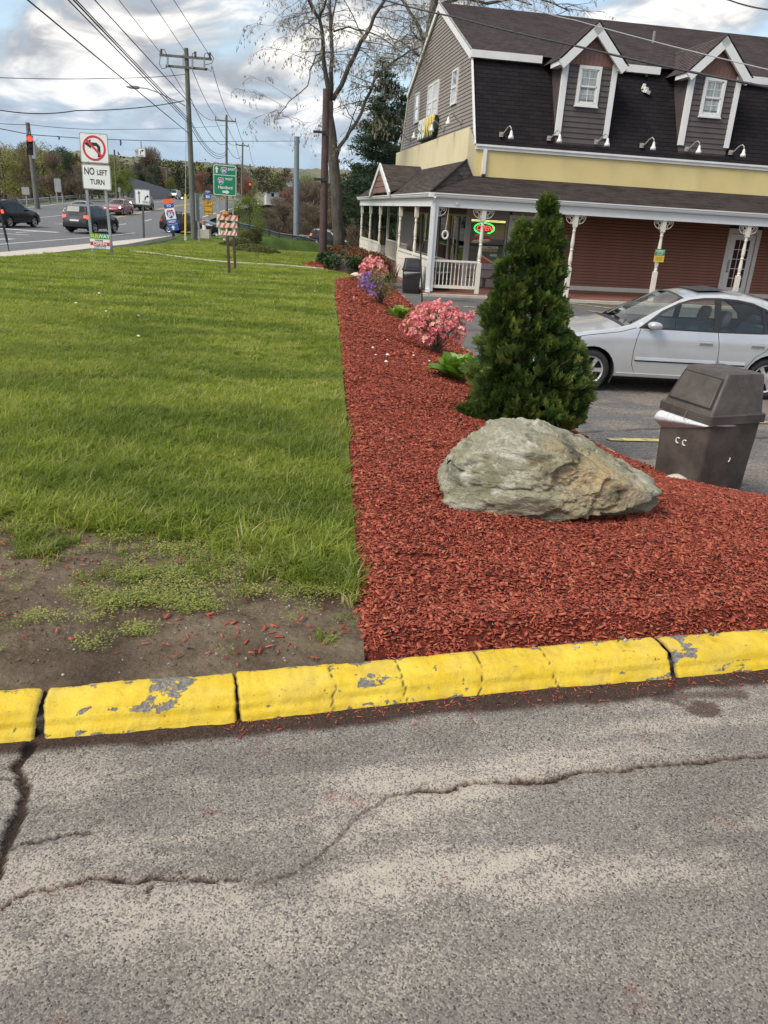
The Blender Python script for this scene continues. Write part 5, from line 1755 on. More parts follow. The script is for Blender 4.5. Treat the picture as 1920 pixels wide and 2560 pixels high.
# --- posters in the window: print on a flat sheet
def print_mat(name, c): return plain(name, c, .5, .05, 5)
MAT_BUN, MAT_MEAT, MAT_SAL, MAT_PW, MAT_PY, MAT_PG = [print_mat(*a) for a in (('bread print', (.62, .40, .17)), ('meat print', (.50, .07, .05)), ('leaf print', (.14, .34, .07)), ('white print', (.80, .80, .76)), ('gold print', (.70, .46, .06)), ('green print', (.03, .16, .06)))]
FRM = Matrix(((1, 0, 0, 0), (0, 0, -1, TF + .028), (0, 1, 0, 0), (0, 0, 0, 1)))
def sheet(name, parent, polys):
 mb = MB(); mats = []
 for i, (poly, m) in enumerate(polys):
  if m not in mats: mats.append(m)
  mb.prism(poly, .0006*i, .0006*i + .0004, FRM, mats.index(m))
 return mb.build(name, mats, parent)
def ell(cx, cz, rx, rz, n=20, rot=0):
 return [(cx + rx*math.cos(a)*math.cos(rot) - rz*math.sin(a)*math.sin(rot), cz + rx*math.cos(a)*math.sin(rot) + rz*math.sin(a)*math.cos(rot)) for a in np.linspace(0, 2*PI, n, endpoint=False)]
sheet('poster', W1, [(ell(2.10, 1.66, .28, .10, rot=.12), MAT_BUN), (ell(2.06, 1.60, .34, .075, rot=.10), MAT_SAL), (ell(2.06, 1.57, .34, .085, rot=.10), MAT_MEAT), (ell(2.08, 1.50, .34, .055, rot=.10), MAT_BUN),
 (ell(2.08, 1.53, .30, .025, rot=.10), MAT_PW)])
sheet('poster', W1, [([(2.05, .83), (2.62, .83), (2.10, 1.10), (2.0, 1.05)], MAT_BUN), ([(2.10, .83), (2.50, .83), (2.12, 1.03)], MAT_MEAT), ([(2.0, .83), (2.10, .83), (2.08, 1.0), (1.98, .98)], MAT_PW)])
sheet('poster', W1, [([(2.12, 1.275), (2.68, 1.285), (2.68, 1.355), (2.12, 1.345)], MAT_PW)])
sheet('poster', W1, [(ell(2.55, 1.07, .14, .085, 8), MAT_PG)])
def wall_text(body, size, mat, s, z, parent, t=TF + .020, sx=1.0, bold=.004):
 me = text_mesh(body, size, mat, .0008, sx=sx, bold=bold)
 return link('lettering', me, parent, (s, t, z), (PI/2, 0, 0))
MAT_INK = plain('black print', (.02, .02, .02), .5)
wall_text('ALL-AMERICAN', .07, MAT_INK, 2.40, 1.312, W1)
wall_text('FAVORITES', .105, MAT_PY, 2.40, 1.215, W1)
wall_text('SERIES', .085, MAT_PW, 2.55, 1.07, W1)
# --- dormers
def dormer(sc):
 w = 1.80
 f = MAN_B[0] + .10
 root_t = f
 zb, ze, za = 4.86, 6.88, 7.98
 sl, sr = sc - w/2, sc + w/2
 mb = MB()
 tb = 5.2
 for x in (sl + .04, sr - .04):
  mb.face([(x, f + .02, zb - .3), (x, tb, zb), (x, tb, ze), (x, f + .02, ze)])
 mb.face([(sl + .05, f + .04, zb - .42), (sr - .05, f + .04, zb - .42), (sr - .05, f + .04, ze), (sl + .05, f + .04, ze)])
 mb.build('dormer_wall', MAT_DSIDING, bld)
 z = zb - .38
 h = .155
 while z < 6.84:
  hh = min(h, 6.85 - z)
  m2 = MB()
  m2.add([(sl + .05, f - .012, z), (sr - .05, f - .012, z), (sr - .05, f + .012, z + hh), (sl + .05, f + .012, z + hh), (sl + .05, f + .04, z), (sr - .05, f + .04, z), (sr - .05, f + .04, z + hh), (sl + .05, f + .04, z + hh)],
 [(0, 1, 2, 3), (0, 4, 5, 1), (1, 5, 6, 2), (3, 7, 4, 0), (2, 6, 7, 3)])
  m2.build('siding_board', MAT_DSIDING, bld)
  z += h
 k = 0
 z = 7.72
 mb = MB()
 mb.face([(sc - .74, f - .002, 6.85), (sc + .74, f - .002, 6.85), (sc + .74, f - .002, 7.02), (sc, f - .002, 7.86), (sc - .74, f - .002, 7.02)])
 mb.build('gable_backing', MAT_FISH, bld)
 me = None
 for r_ in range(6):
  z = 7.00 + r_*.145
  half = np.interp(z - .05, [7.0, 7.80], [.70, .02])
  n = max(1, int(2*half/.148))
  for i in range(n + (r_ % 2)):
   x = sc + (i - (n + (r_ % 2) - 1)/2)*.148
   if abs(x - sc) > half - .02: continue
   if me is None:
    m2 = MB()
    arc = [(.070*math.cos(a), -.075 + .075*math.sin(a)*1.0) for a in np.linspace(PI, 2*PI, 7)]
    m2.prism([(.07, .07), (-.07, .07)] + arc, 0, .012, Matrix(((1, 0, 0, 0), (0, 0, -1, 0), (0, 1, 0, 0), (0, 0, 0, 1))))
    me = m2.mesh('scallop_shingle', MAT_FISH)
   link('scallop_shingle', me, bld, (x, f - .004 - .001*(r_ % 2), z), (.06, 0, 0))
 for x in (sl + .085, sr - .085):
  m2 = MB(); m2.bbox((x - .085, f - .05, zb - .02 - (.02 if x < sc else 0)), (x + .085, f + .08, ze + .06)); m2.build('corner_board', MAT_TRIM, bld)
 m2 = MB()
 for sgn in (-1, 1):
  p, q = Vector((sc + sgn*1.13, 0, 6.86)), Vector((sc, 0, 7.97))
  d = (q - p); L = d.length; d.normalize()
  nrm = Vector((-d.z*1, 0, d.x)) if sgn < 0 else Vector((d.z, 0, -d.x))
  nrm = nrm if nrm.z > 0 else -nrm
  m2.box(Vector(((p.x + q.x)/2, f - .19, (p.z + q.z)/2)) - nrm*.12, (L + .02, .10, .25), Matrix((d, Vector((0, 1, 0)), d.cross(Vector((0, 1, 0))))).transposed())
  m2.bbox((min(sc + sgn*.86, sc + sgn*1.12), f - .21, 6.76), (max(sc + sgn*.86, sc + sgn*1.12), f + .55, 6.94))
 m2.build('bargeboard', MAT_TRIM, bld)
 m2 = MB()
 ridge_t = 5.6
 shingled('dormer_roof', [(sc - 1.16, 4.2, 6.90), (sc - 1.16, f - .25, 6.90), (sc, f - .25, 8.02), (sc, 5.5, 8.02)], MAT_SH_UP)
 shingled('dormer_roof', [(sc + 1.16, f - .25, 6.90), (sc + 1.16, 4.2, 6.90), (sc, 5.5, 8.02), (sc, f - .25, 8.02)], MAT_SH_UP)
 wx0, wx1, z0, z1 = sc - .375, sc + .375, 5.71, 6.84
 m2 = MB()
 for a in ((wx0, wx0 + .09, z0, z1), (wx1 - .09, wx1, z0, z1), (wx0 + .09, wx1 - .09, z0, z0 + .09), (wx0 + .09, wx1 - .09, z1 - .09, z1)): m2.bbox((a[0], f - .06, a[2]), (a[1], f + .02, a[3]))
 m2.bbox((wx0 - .02, f - .085, z0 - .03), (wx1 + .02, f + .0, z0 + .015))
 root = m2.build('window', MAT_WIN, bld)
 zm = (z0 + z1)/2
 for k, (a, b, dy) in enumerate(((z0 + .08, zm + .03, -.02), (zm - .03, z1 - .08, -.035))):
  m3 = MB()
  x0, x1 = wx0 + .085, wx1 - .085
  for r_ in ((x0, x0 + .045, a, b), (x1 - .045, x1, a, b), (x0, x1, a, a + .05), (x0, x1, b - .05, b)): m3.bbox((r_[0], f + dy, r_[2]), (r_[1], f + dy + .03, r_[3]))
  m3.bbox((sc - .009, f + dy + .004, a), (sc + .009, f + dy + .022, b)); m3.bbox((x0, f + dy + .006, (a + b)/2 - .009), (x1, f + dy + .02, (a + b)/2 + .009))
  m3.build('sash', MAT_WIN, root)
  for i in range(2):
   for j in range(2):
    m4 = MB()
    xa = x0 + .02 + i*(x1 - x0 - .04)/2; za_ = a + .02 + j*(b - a - .04)/2
    m4.bbox((xa + .004, f + dy + .012, za_ + .004), (xa + (x1 - x0 - .04)/2 - .004, f + dy + .016, za_ + (b - a - .04)/2 - .004)); m4.build('pane', MAT_CURT, root)
for sc in (5.11, 9.41, 13.5): dormer(sc)
# --- gable windows
def gable_window(t0, t1, z0, z1):
 m2 = MB()
 x0, x1 = S0 - .075, S0 + .0
 fw = .07
 for a in ((t0, t0 + fw, z0, z1), (t1 - fw, t1, z0, z1), (t0 + fw, t1 - fw, z0, z0 + fw), (t0 + fw, t1 - fw, z1 - fw, z1), (t0 + fw, t1 - fw, (z0 + z1)/2 - .035, (z0 + z1)/2 + .035)): m2.bbox((x0, a[0], a[2]), (x1, a[1], a[3]))
 root = m2.build('window', MAT_WIN, bld)
 for a, b in ((z0, (z0 + z1)/2), ((z0 + z1)/2, z1)):
  m3 = MB(); m3.bbox((S0 - .052, t0 + fw, a + .03), (S0 - .048, t1 - fw, b - .03)); m3.build('pane', MAT_WGLASS, root)
M = Mat('window glass that mirrors the sky', (.10, .12, .13), .04, spec=1.0)
M.p.inputs['Metallic'].default_value = .55
M.p.inputs['Base Color'].default_value = (.55, .60, .62, 1)
MAT_WGLASS = M.m
gable_window(11.65, 12.55, 5.85, 7.0)
gable_window(8.92, 9.85, 5.72, 6.98); gable_window(7.95, 8.86, 5.72, 6.98)
gable_window(4.98, 5.78, 5.85, 6.95)
# --- gooseneck lamps
def gooseneck(base, out, side=(0, 0)):
 b, o = Vector(base), Vector(out)
 m2 = MB()
 n = o.normalized()
 t = Vector((-n.y, n.x, 0))
 Mx = Matrix((t, n, Vector((0, 0, 1)))).transposed()
 m2.box(b + n*.03, (.12, .06, .14), Mx)
 arm = [b + n*.06, b + n*.16 + Vector((0, 0, .03)) + t*.04, b + n*.30 + Vector((0, 0, .17)) + t*.10, b + n*.40 + Vector((0, 0, .22)) + t*.14, b + n*.48 + Vector((0, 0, .16)) + t*.17, b + n*.50 + Vector((0, 0, .04)) + t*.18]
 m2.tube(arm, .018, 6)
 root = m2.build('gooseneck_lamp', MAT_ALU, bld)
 m3 = MB()
 m3.lathe([(.022, .05), (.035, .02), (.045, -.02), (.052, -.07), (.085, -.12), (.09, -.19), (.082, -.19), (.078, -.13)], 14, 0, Matrix.Translation(arm[-1]), cap=False)
 m3.build('lamp_shade', MAT_WIN, root, True)
for s in (2.42, 4.02, 5.63, 7.22, 8.82, 10.42, 12.0):
 gooseneck((s, TF + .10, 4.72), (0, -1, 0))
for t in (4.0, 6.6, 13.2, 10.0):
 gooseneck((S0 - .03, t, 5.2 if t != 13.2 else 5.25), (-1, 0, 0))
m2 = MB()
m2.box((7.46, 3.0, 6.48), (.13, .18, .16), (.4, .1, .3)); m2.box((7.52, 2.9, 6.40), (.16, .10, .10), (.2, .3, .2)); m2.box((7.40, 3.0, 6.56), (.07, .10, .16), (0, .3, 0))
m2.build('flood_lamp', MAT_WIN, bld)
m2 = MB(); m2.box((7.52, 3.17, 7.06), (.09, .05, .36)); m2.build('strap', MAT_IRON, bld)
m2 = MB(); m2.tube([(9.0, 6.2, 8.3), (9.0, 6.2, 8.85)], .05, 8); m2.build('vent_pipe', MAT_SIDING, bld)
m2 = MB(); m2.lathe([(.05, 0), (.05, -.03), (.035, -.06), (.02, -.07)], 10, 0, Matrix.Translation((.62, -.11, 2.60))); m2.box((.62, -.13, 2.57), (.05, .08, .05)); m2.build('porch_camera', MAT_WIN, bld)
# things fixed to or hung on the shop: each on its own
BW = Matrix.Translation((B0.x, B0.y, -.62)) @ Matrix.Rotation(TH, 4, 'Z')
def at_b(s, t, z): return BW @ Vector((s, t, z))
neon = empty('neon_sign', at_b(2.17, TF + .10, 1.90), TH, 'lit neon OPEN sign, red letters in a green oval, in the porch window', 'neon sign')
MAT_NG = glow_mat('green neon', (.03, 1.0, .12), 2.4, (.05, .3, .08))
MAT_NR = glow_mat('red neon', (1.0, .05, .05), 2.2, (.3, .03, .03))
m2 = MB(); m2.tube([(.34*math.cos(a), 0, .165*math.sin(a)) for a in np.linspace(0, 2*PI, 29)], .017, 6, cap=False); m2.build('oval_tube', MAT_NG, neon)
me = text_mesh('OPEN', .225, MAT_NR, .006, bold=.0, shear=.25, sx=.95)
link('lettering', me, neon, (0, 0, 0), (PI/2, 0, 0))
m2 = MB(); m2.bbox((-.34, .03, -.17), (.34, .04, .17)); m2.build('back_plate', MAT_BLACKP, neon)
m2 = MB(); m2.tube([(-.2, .02, .17), (-.2, .02, .5)], .004, 4); m2.tube([(.2, .02, .17), (.2, .02, .5)], .004, 4); m2.build('hanger', MAT_IRON, neon)
rg = empty('hanging_ring', at_b(.36, .0, 1.68), TH, 'white ring hanging on a cord from the porch beam', 'hanging ring')
m2 = MB(); m2.tube([(.085*math.cos(a), 0, .11*math.sin(a)) for a in np.linspace(0, 2*PI, 21)], .030, 8, cap=False); m2.build('ring', MAT_CREAM, rg, True)
m2 = MB(); m2.tube([(0, 0, .12), (.03, 0, .45), (.05, 0, .79)], .010, 5); m2.build('cord', MAT_CREAM, rg)
sg = empty('wall_sign', at_b(S0 - .06, 9.2, 5.38), TH - PI/2, 'green backed wall sign with white and yellow letters on the siding gable', 'wall sign')
m2 = MB(); m2.prism([(-1.55, -.36), (1.35, -.36), (1.62, -.10), (1.62, .36), (-1.35, .36), (-1.55, .15)], .0, .13, Matrix(((1, 0, 0, 0), (0, 0, -1, 0), (0, 1, 0, 0), (0, 0, 0, 1)))); m2.build('panel', plain('dark green sign box', (.012, .05, .03), .5), sg)
MAT_SW, MAT_SY = plain('white sign face', (.72, .74, .70), .5, .05), plain('yellow sign face', (.70, .55, .16), .5, .05)
for body, mat, x in (('SUB', MAT_SW, -.72), ('WAY', MAT_SY, .68)):
 me = text_mesh(body, .98, mat, .02, bold=.02, shear=.15, sx=.80)
 link('lettering', me, sg, (x, -.155, 0), (PI/2, 0, 0))
nt_ = empty('notice_board', at_b(7.38, -.08, 1.42), TH, 'small green over yellow notice on a white porch post', 'notice')
m2 = MB(); m2.bbox((-.17, -.012, -.20), (.17, 0, .19)); m2.build('panel', MAT_PY, nt_)
m2 = MB(); m2.bbox((-.17, -.016, .0), (.17, -.0125, .19)); m2.build('green_field', plain('bright green print', (.03, .22, .09), .5), nt_)
me = text_mesh('SUBWAY', .07, MAT_PW, .001, bold=.002); link('lettering', me, nt_, (0, -.018, .13), (PI/2, 0, 0))
me = text_mesh('CUSTOMER\nPARKING', .045, MAT_PW, .001); link('lettering', me, nt_, (0, -.018, .055), (PI/2, 0, 0))
m2 = MB()
for z in (-.06, -.10, -.14): m2.bbox((-.12, -.0155, z), (.12, -.0125, z + .012))
m2.build('text_lines', plain('brown print', (.25, .15, .03), .5), nt_)
make_bin(at_b(.55, .75, 0), TH, MAT_BLACKP, MAT_BLACKP, 'black trash bin standing on the porch behind the white balusters', MAT_LINER, .46, .62, .28)
# vehicles
def paint(name, c, metal=.0, rough=.28, flake=True):
 M = Mat(name, c, rough, metal, .5)
 M.p.inputs['Coat Weight'].default_value = .8 if max(c) > .1 else .3
 M.p.inputs['Specular IOR Level'].default_value = .5 if max(c) > .1 else .25
 M.p.inputs['Coat Roughness'].default_value = .06
 v = M.coords()
 d = M.range(M.noise(3, 5, .6, v), .35, .7)
 M.color(M.mix(M.math('MULTIPLY', d, .16), c, (.20, .18, .16)))
 return M.m
MAT_TYRE = plain('tyre rubber', (.022, .022, .023), .8, .25, 14)
MAT_RIM = plain('silver alloy', (.62, .62, .62), .35, .08, 9, metal=.75)
MAT_RIMD = plain('dull alloy', (.34, .34, .35), .4, .1, 9, metal=.7)
MAT_CARBLK = plain('black car trim', (.016, .016, .017), .55, .2, 6)
MAT_SEAM = plain('panel gap', (.012, .012, .012), .9)
MAT_SEAT = plain('grey seat cloth', (.22, .23, .235), .9, .2, 8)
M = Mat('clear car glass', (.05, .07, .065), .02)
tr = M.n('ShaderNodeBsdfTransparent'); tr.inputs[0].default_value = (.80, .88, .85, 1)
gl = M.n('ShaderNodeBsdfGlossy'); gl.inputs['Roughness'].default_value = .015
fr = M.n('ShaderNodeFresnel'); fr.inputs[0].default_value = 1.55
mx = M.n('ShaderNodeMixShader')
M.l(M.math('ADD', M.math('MULTIPLY', fr.outputs[0], 1.1), .04, True), mx.inputs[0]); M.l(tr.outputs[0], mx.inputs[1]); M.l(gl.outputs[0], mx.inputs[2]); M.l(mx.outputs[0], M.out.inputs[0])
MAT_CGLASS = M.m
M = Mat('dark tinted car glass', (.012, .014, .015), .07, spec=.35)
MAT_TGLASS = M.m
MAT_TAIL = glow_mat('lit tail lamp', (1.0, .04, .02), 2.2, (.4, .01, .01))
MAT_TAILOFF = Mat('red lamp lens', (.35, .012, .012), .15).m
MAT_HEAD = glow_mat('lit headlamp', (1.0, .95, .85), 6.0, (.9, .9, .85))
MAT_HEADOFF = Mat('clear lamp lens', (.55, .57, .58), .12, .3).m
MAT_PLATE = plain('number plate', (.55, .57, .60), .5)
MAT_CHROME = Mat('chrome', (.75, .75, .76), .15, 1.0).m
def resample(path, step):
 out = []
 for (a, ta), (b, tb) in zip(path[:-1], path[1:]):
  L = math.dist(a, b)
  n = max(1, int(math.ceil(L/step)))
  for i in range(n):
   out.append(((a[0] + (b[0] - a[0])*i/n, a[1] + (b[1] - a[1])*i/n), tb))
 out.append(path[-1])
 return out
def in_poly(x, z, poly):
 c = False
 j = len(poly) - 1
 for i in range(len(poly)):
  xi, zi = poly[i]; xj, zj = poly[j]
  if (zi > z) != (zj > z) and x < (xj - xi)*(z - zi)/(zj - zi) + xi: c = not c
  j = i
 return c
def thick(path, w):
 a, b = [], []
 for i, p in enumerate(path):
  q0, q1 = path[max(i - 1, 0)], path[min(i + 1, len(path) - 1)]
  dx, dz = q1[0] - q0[0], q1[1] - q0[1]
  l = math.hypot(dx, dz) or 1
  a.append((p[0] - dz/l*w/2, p[1] + dx/l*w/2)); b.append((p[0] + dz/l*w/2, p[1] - dx/l*w/2))
 return a + b[::-1]
def wheel_meshes(r, w, spokes, rim_mat, fine):
 n = 28 if fine else 16
 R = Matrix.Rotation(PI/2, 4, 'X')
 mb = MB()
 mb.lathe([(r*.66, -w*.42), (r*.72, -w*.5), (r*.90, -w*.5), (r*.985, -w*.36), (r, -w*.2), (r, w*.2), (r*.985, w*.36), (r*.90, w*.5), (r*.72, w*.5), (r*.66, w*.42)], n, 0, R, cap=False)
 tyre = mb.mesh('wheel', MAT_TYRE, True)
 mb = MB()
 ri = r*.67
 mb.lathe([(ri*.1, w*.10), (ri*.95, w*.08), (ri*.97, w*.40), (ri*1.02, w*.47), (ri*1.04, w*.40)], n, 1, R, cap=False)
 mb.lathe([(.001, w*.46), (ri*.20, w*.46), (ri*.24, w*.40), (ri*.24, w*.10)], 10, 0, R, cap=False)
 mb.lathe([(ri*.90, w*.42), (ri*1.0, w*.48), (ri*1.04, w*.42)], n, 0, R, cap=False)
 for k in range(spokes):
  a = 2*PI*k/spokes
  pts = []
  for rr, hw, d in ((.2, .16, .44), (.55, .12, .40), (.93, .15, .42)):
   pts.append((rr*ri, hw*ri, w*d))
  Mx = Matrix.Rotation(PI/2, 4, 'X') @ Matrix.Rotation(a, 4, 'Z')
  for (r0, h0, d0), (r1, h1, d1) in zip(pts[:-1], pts[1:]):
   vs = [(r0, -h0, d0), (r1, -h1, d1), (r1, h1, d1), (r0, h0, d0), (r0, -h0*1.1, d0 - .03), (r1, -h1*1.1, d1 - .03), (r1, h1*1.1, d1 - .03), (r0, h0*1.1, d0 - .03)]
   mb.add([Mx @ Vector(p) for p in vs], [(0, 1, 2, 3), (0, 4, 5, 1), (3, 2, 6, 7)], 0)
 rim = mb.mesh('rim', [rim_mat, MAT_CARBLK], False)
 return tyre, rim
def make_car(name, label, cat, sp, loc, heading, group=None, body=None, fine=False, lights='', glass=None, rot=(0, 0)):
 """sp: side profile (front to rear, upper), windows, wheels; x forward, z up"""
 t = empty(name, loc, heading, label, cat, group)
 t.rotation_euler = (rot[0], rot[1], heading)
 glass = glass or MAT_TGLASS
 W, wb, r, sill = sp['W'], sp['wb'], sp['r'], sp.get('sill', .24)
 prof = sp['prof']
 xf, xr = prof[0][0][0], prof[-1][0][0]
 X0 = max(p[0][0] for p in prof); X1 = min(p[0][0] for p in prof)
 belt = sp['belt']; roof = max(p[0][1] for p in prof)
 step = .05 if fine else .16
 pr = resample(prof, step)
 top = [(p[0][0], p[0][1]) for p in pr]
 ztx = sorted([(x, z) for (x, z) in top if z > sill + .25])
 zx, zz_ = np.array([a for a, _ in ztx]), np.array([b for _, b in ztx])
 fs = sorted([(z, x) for (x, z) in top if x > X0 - .35]); rs = sorted([(z, x) for (x, z) in top if x < X1 + .35])
 def plan(x):
  k = 1.0
  a = X0 - .85
  if x > a: k -= sp.get('nose', .13)*((x - a)/(X0 - a))**2.4
  b = X1 + .8
  if x < b: k -= sp.get('tail', .09)*((b - x)/(b - X1))**2.6
  return k
 def Y(x, z):
  zt = float(np.interp(x, zx, zz_))
  y = W/2*plan(x)
  lowk = max(0, (belt*.62 - z)/(belt*.62))
  y -= .07*lowk**2
  if z > belt*.62: y -= .035*((z - belt*.62)/(belt*.38))**2 if z < belt else .035
  if z > belt: y -= sp.get('tumble', .40)*(z - belt)
  y += .010*math.exp(-((z - belt*.86)/.045)**2)
  d = zt - z
  rr = sp.get('round', .09)
  if d < rr and z > sill + .3:
   q = 1 - max(d, 0)/rr
   y -= .07*(1 - math.sqrt(max(0, 1 - q*q)))
  for e, s in ((X0 - x, .10), (x - X1, .10)):
   if e < s:
    q = 1 - max(e, 0)/s
    y -= .06*(1 - math.sqrt(max(0, 1 - q*q)))
  return max(y, .15)
 ra = r + sp.get('gap', .045)
 axles = (wb/2, -wb/2)
 low = []
 na = 14 if fine else 7
 x_start, x_end = top[-1][0], top[0][0]
 low.append((x_start + .02, sill + .02))
 for ax in (axles[1], axles[0]):
  h = max(0, (sill - r))
  a0 = math.asin(min(.99, (sill - r)/ra)) if sill > r else math.asin(max(-.99, (sill - r)/ra))
  for k in range(na + 1):
   a = PI - a0 - (PI - 2*a0)*k/na
   low.append((ax + ra*math.cos(a), r + ra*math.sin(a)))
 low.append((x_end - .02, sill + .02))
 lowp = [(low[0], '')]
 low_f = []
 for a, b in zip(low[:-1], low[1:]):
  n = max(1, int(math.dist(a, b)/(step*1.3)))
  for i in range(n): low_f.append((a[0] + (b[0] - a[0])*i/n, a[1] + (b[1] - a[1])*i/n))
 low_f.append(low[-1])
 outline = top + low_f
 wins = sp['win']
 trims = sp.get('trim', [])
 seams = [thick(s_, .009 if fine else .02) for s_ in sp.get('seam', [])] if fine or sp.get('seams_far') else []
 doors = sp.get('door', []) if fine else []
 marks = sp.get('mark', [])
 verts, edges = [], []
 def ring(poly):
  b = len(verts)
  verts.extend(Vector(p) for p in poly)
  n = len(poly)
  edges.extend((b + i, b + (i + 1) % n) for i in range(n))
 def dens(poly, st):
  out = []
  for a, b in zip(poly, poly[1:] + poly[:1]):
   n = max(1, int(math.dist(a, b)/st))
   for i in range(n): out.append((a[0] + (b[0] - a[0])*i/n, a[1] + (b[1] - a[1])*i/n))
  return out
 ring(outline)
 for p in wins + trims + seams + [m_[0] for m_ in marks] + doors: ring(dens(p, step*1.2))
 gs = .055 if fine else .2
 for x in np.arange(X1 + .05, X0, gs):
  for z in np.arange(sill + .04, roof, gs):
   if in_poly(x, z, outline): verts.append(Vector((x + random.uniform(-.2, .2)*gs*.3, z)))
 vo, eo, fo, *_ = delaunay_2d_cdt(verts, edges, [], 0, 1e-5)
 groups = {}
 for f in fo:
  cx = sum(vo[i].x for i in f)/len(f); cz = sum(vo[i].y for i in f)/len(f)
  if not in_poly(cx, cz, outline): continue
  key, m = 'body', 0
  for k, d in enumerate(doors):
   if in_poly(cx, cz, d): key = 'door%d' % k
  for s_ in seams:
   if in_poly(cx, cz, s_): m = 1
  for q, mm in marks:
   if in_poly(cx, cz, q): m = mm
  for q in trims:
   if in_poly(cx, cz, q): m = 2
  for k, q in enumerate(wins):
   if in_poly(cx, cz, q): key = 'glass%d' % k; m = 0
  groups.setdefault(key, []).append((f, m))
 mats_b = [body, MAT_SEAM, MAT_CARBLK, MAT_TAIL if 't' in lights else MAT_TAILOFF, MAT_HEAD if 'h' in lights else MAT_HEADOFF, glass, MAT_PLATE, sp.get('m7', MAT_CHROME)]
 ycache = [Y(v_.x, v_.y) for v_ in vo]
 bodymb = MB()
 for key, fl in groups.items():
  for side in (1, -1):
   mb = bodymb if key == 'body' else MB()
   rem = {}
   for f, m in fl:
    idx = []
    for i in f:
     if i not in rem:
      rem[i] = len(mb.v)
      off = -.008 if key.startswith('glass') else 0
      mb.v.append((vo[i].x, side*(ycache[i] + off), vo[i].y))
     idx.append(rem[i])
    if side > 0: idx = idx[::-1]
    mb.f.append(tuple(idx)); mb.m.append(m); mb.uv.extend([(0, 0)]*len(idx))
   if key.startswith('door'):
    o = mb.build('door', mats_b, t, 40)
    dk = int(key[4:])
    hx, hz = sp['handle'][dk]
    m2 = MB()
    yy = Y(hx, hz)
    m2.box((hx, side*(yy - .002), hz), (.20, .012, .075)); m2.box((hx, side*(yy + .018), hz + .005), (.185, .018, .028)); m2.box((hx + .085, side*(yy + .008), hz), (.015, .02, .03)); m2.box((hx - .085, side*(yy + .008), hz), (.015, .02, .03))
    h_ = m2.build('handle', body, o)
    bv = h_.modifiers.new('bevel', 'BEVEL'); bv.width = .006; bv.segments = 2
   elif key.startswith('glass'):
    mb.build('side_window', glass, t, True)
 fr = [-1, -.955, -.82, -.5, 0, .5, .82, .955, 1] if fine else [-1, -.93, -.78, -.4, .4, .78, .93, 1]
 crown = {'f': .07, 'h': .025, 'w': .06, 'r': .035, 'g': .05, 't': .02, 'b': .06}
 rows = []
 n = len(pr)
 for i, ((x, z), tg) in enumerate(pr):
  a, b = pr[max(i - 1, 0)][0], pr[min(i + 1, n - 1)][0]
  dx, dz = b[0] - a[0], b[1] - a[1]
  l = math.hypot(dx, dz) or 1
  nx, nz = dz/l, -dx/l
  if nx*(x - 0) + nz*(z - .5) < 0: nx, nz = -nx, -nz
  c = crown.get(tg, .03)
  ye = Y(x, z)
  rows.append([(x + nx*c*(1 - q*q), q*ye, z + nz*c*(1 - q*q)) for q in fr])
 b0 = len(bodymb.v)
 k = len(fr)
 screens = {'w': MB(), 'g': MB()}
 for rw in rows: bodymb.v.extend(rw)
 for i in range(n - 1):
  tg = pr[i + 1][1]
  zc = (pr[i][0][1] + pr[i + 1][0][1])/2
  for j in range(k - 1):
   q = abs((fr[j] + fr[j + 1])/2)
   ids = (b0 + i*k + j, b0 + i*k + j + 1, b0 + (i + 1)*k + j + 1, b0 + (i + 1)*k + j)
   m = 0
   if tg in 'wg' and q < .955 - (.02 if fine else .02):
    rim_ = (i == 0 or pr[i][1] != tg) or (i + 2 < n and pr[i + 2][1] != tg)
    if tg == 'w' and not rim_ or tg == 'g' and not rim_ or not fine:
     s_ = screens[tg]
     s_.face([bodymb.v[a] for a in ids])
     continue
    m = 2
   fn = sp.get('front' if pr[i][0][0] > 0 else 'rear')
   if fn and tg in 'ftb':
    m = fn(zc, q) or 0
   bodymb.f.append(ids); bodymb.m.append(m); bodymb.uv.extend([(0, 0)]*4)
 zb = sill + .02
 bodymb.bbox((X1 + .2, -W/2 + .14, sill - .04), (X0 - .2, W/2 - .14, sill + .12), 1)
 for ax in axles:
  for side in (1, -1):
   pts = [(ax + ra*1.01*math.cos(a), r + ra*1.01*math.sin(a)) for a in np.linspace(-.5, PI + .5, 14)]
   y0, y1 = side*(W/2 - .40), side*(Y(ax, r + ra) - .004)
   for p, q in zip(pts[:-1], pts[1:]):
    bodymb.face([(p[0], y0, p[1]), (q[0], y0, q[1]), (q[0], y1, q[1]), (p[0], y1, p[1])], 1)
   bodymb.face([(p[0], y0, p[1]) for p in pts], 1)
 bodymb.build('body', mats_b, t, 38)
 for nm, s_ in (('windscreen', screens['w']), ('rear_window', screens['g'])):
  if s_.f: s_.build(nm, glass, t, True)
 key = (r, sp.get('tw', .2), sp.get('spokes', 6), fine, sp.get('rim', 'b'))
 if key not in WHEELS: WHEELS[key] = wheel_meshes(r, key[1], key[2], MAT_RIM if key[4] == 'b' else MAT_RIMD, fine)
 ty, ri = WHEELS[key]
 for ax in axles:
  for side in (1, -1):
   o = link('wheel', ty, t, (ax, side*(W/2 - key[1]/2 - .035), r), (0, 0, 0 if side < 0 else PI))
   link('rim', ri, o)
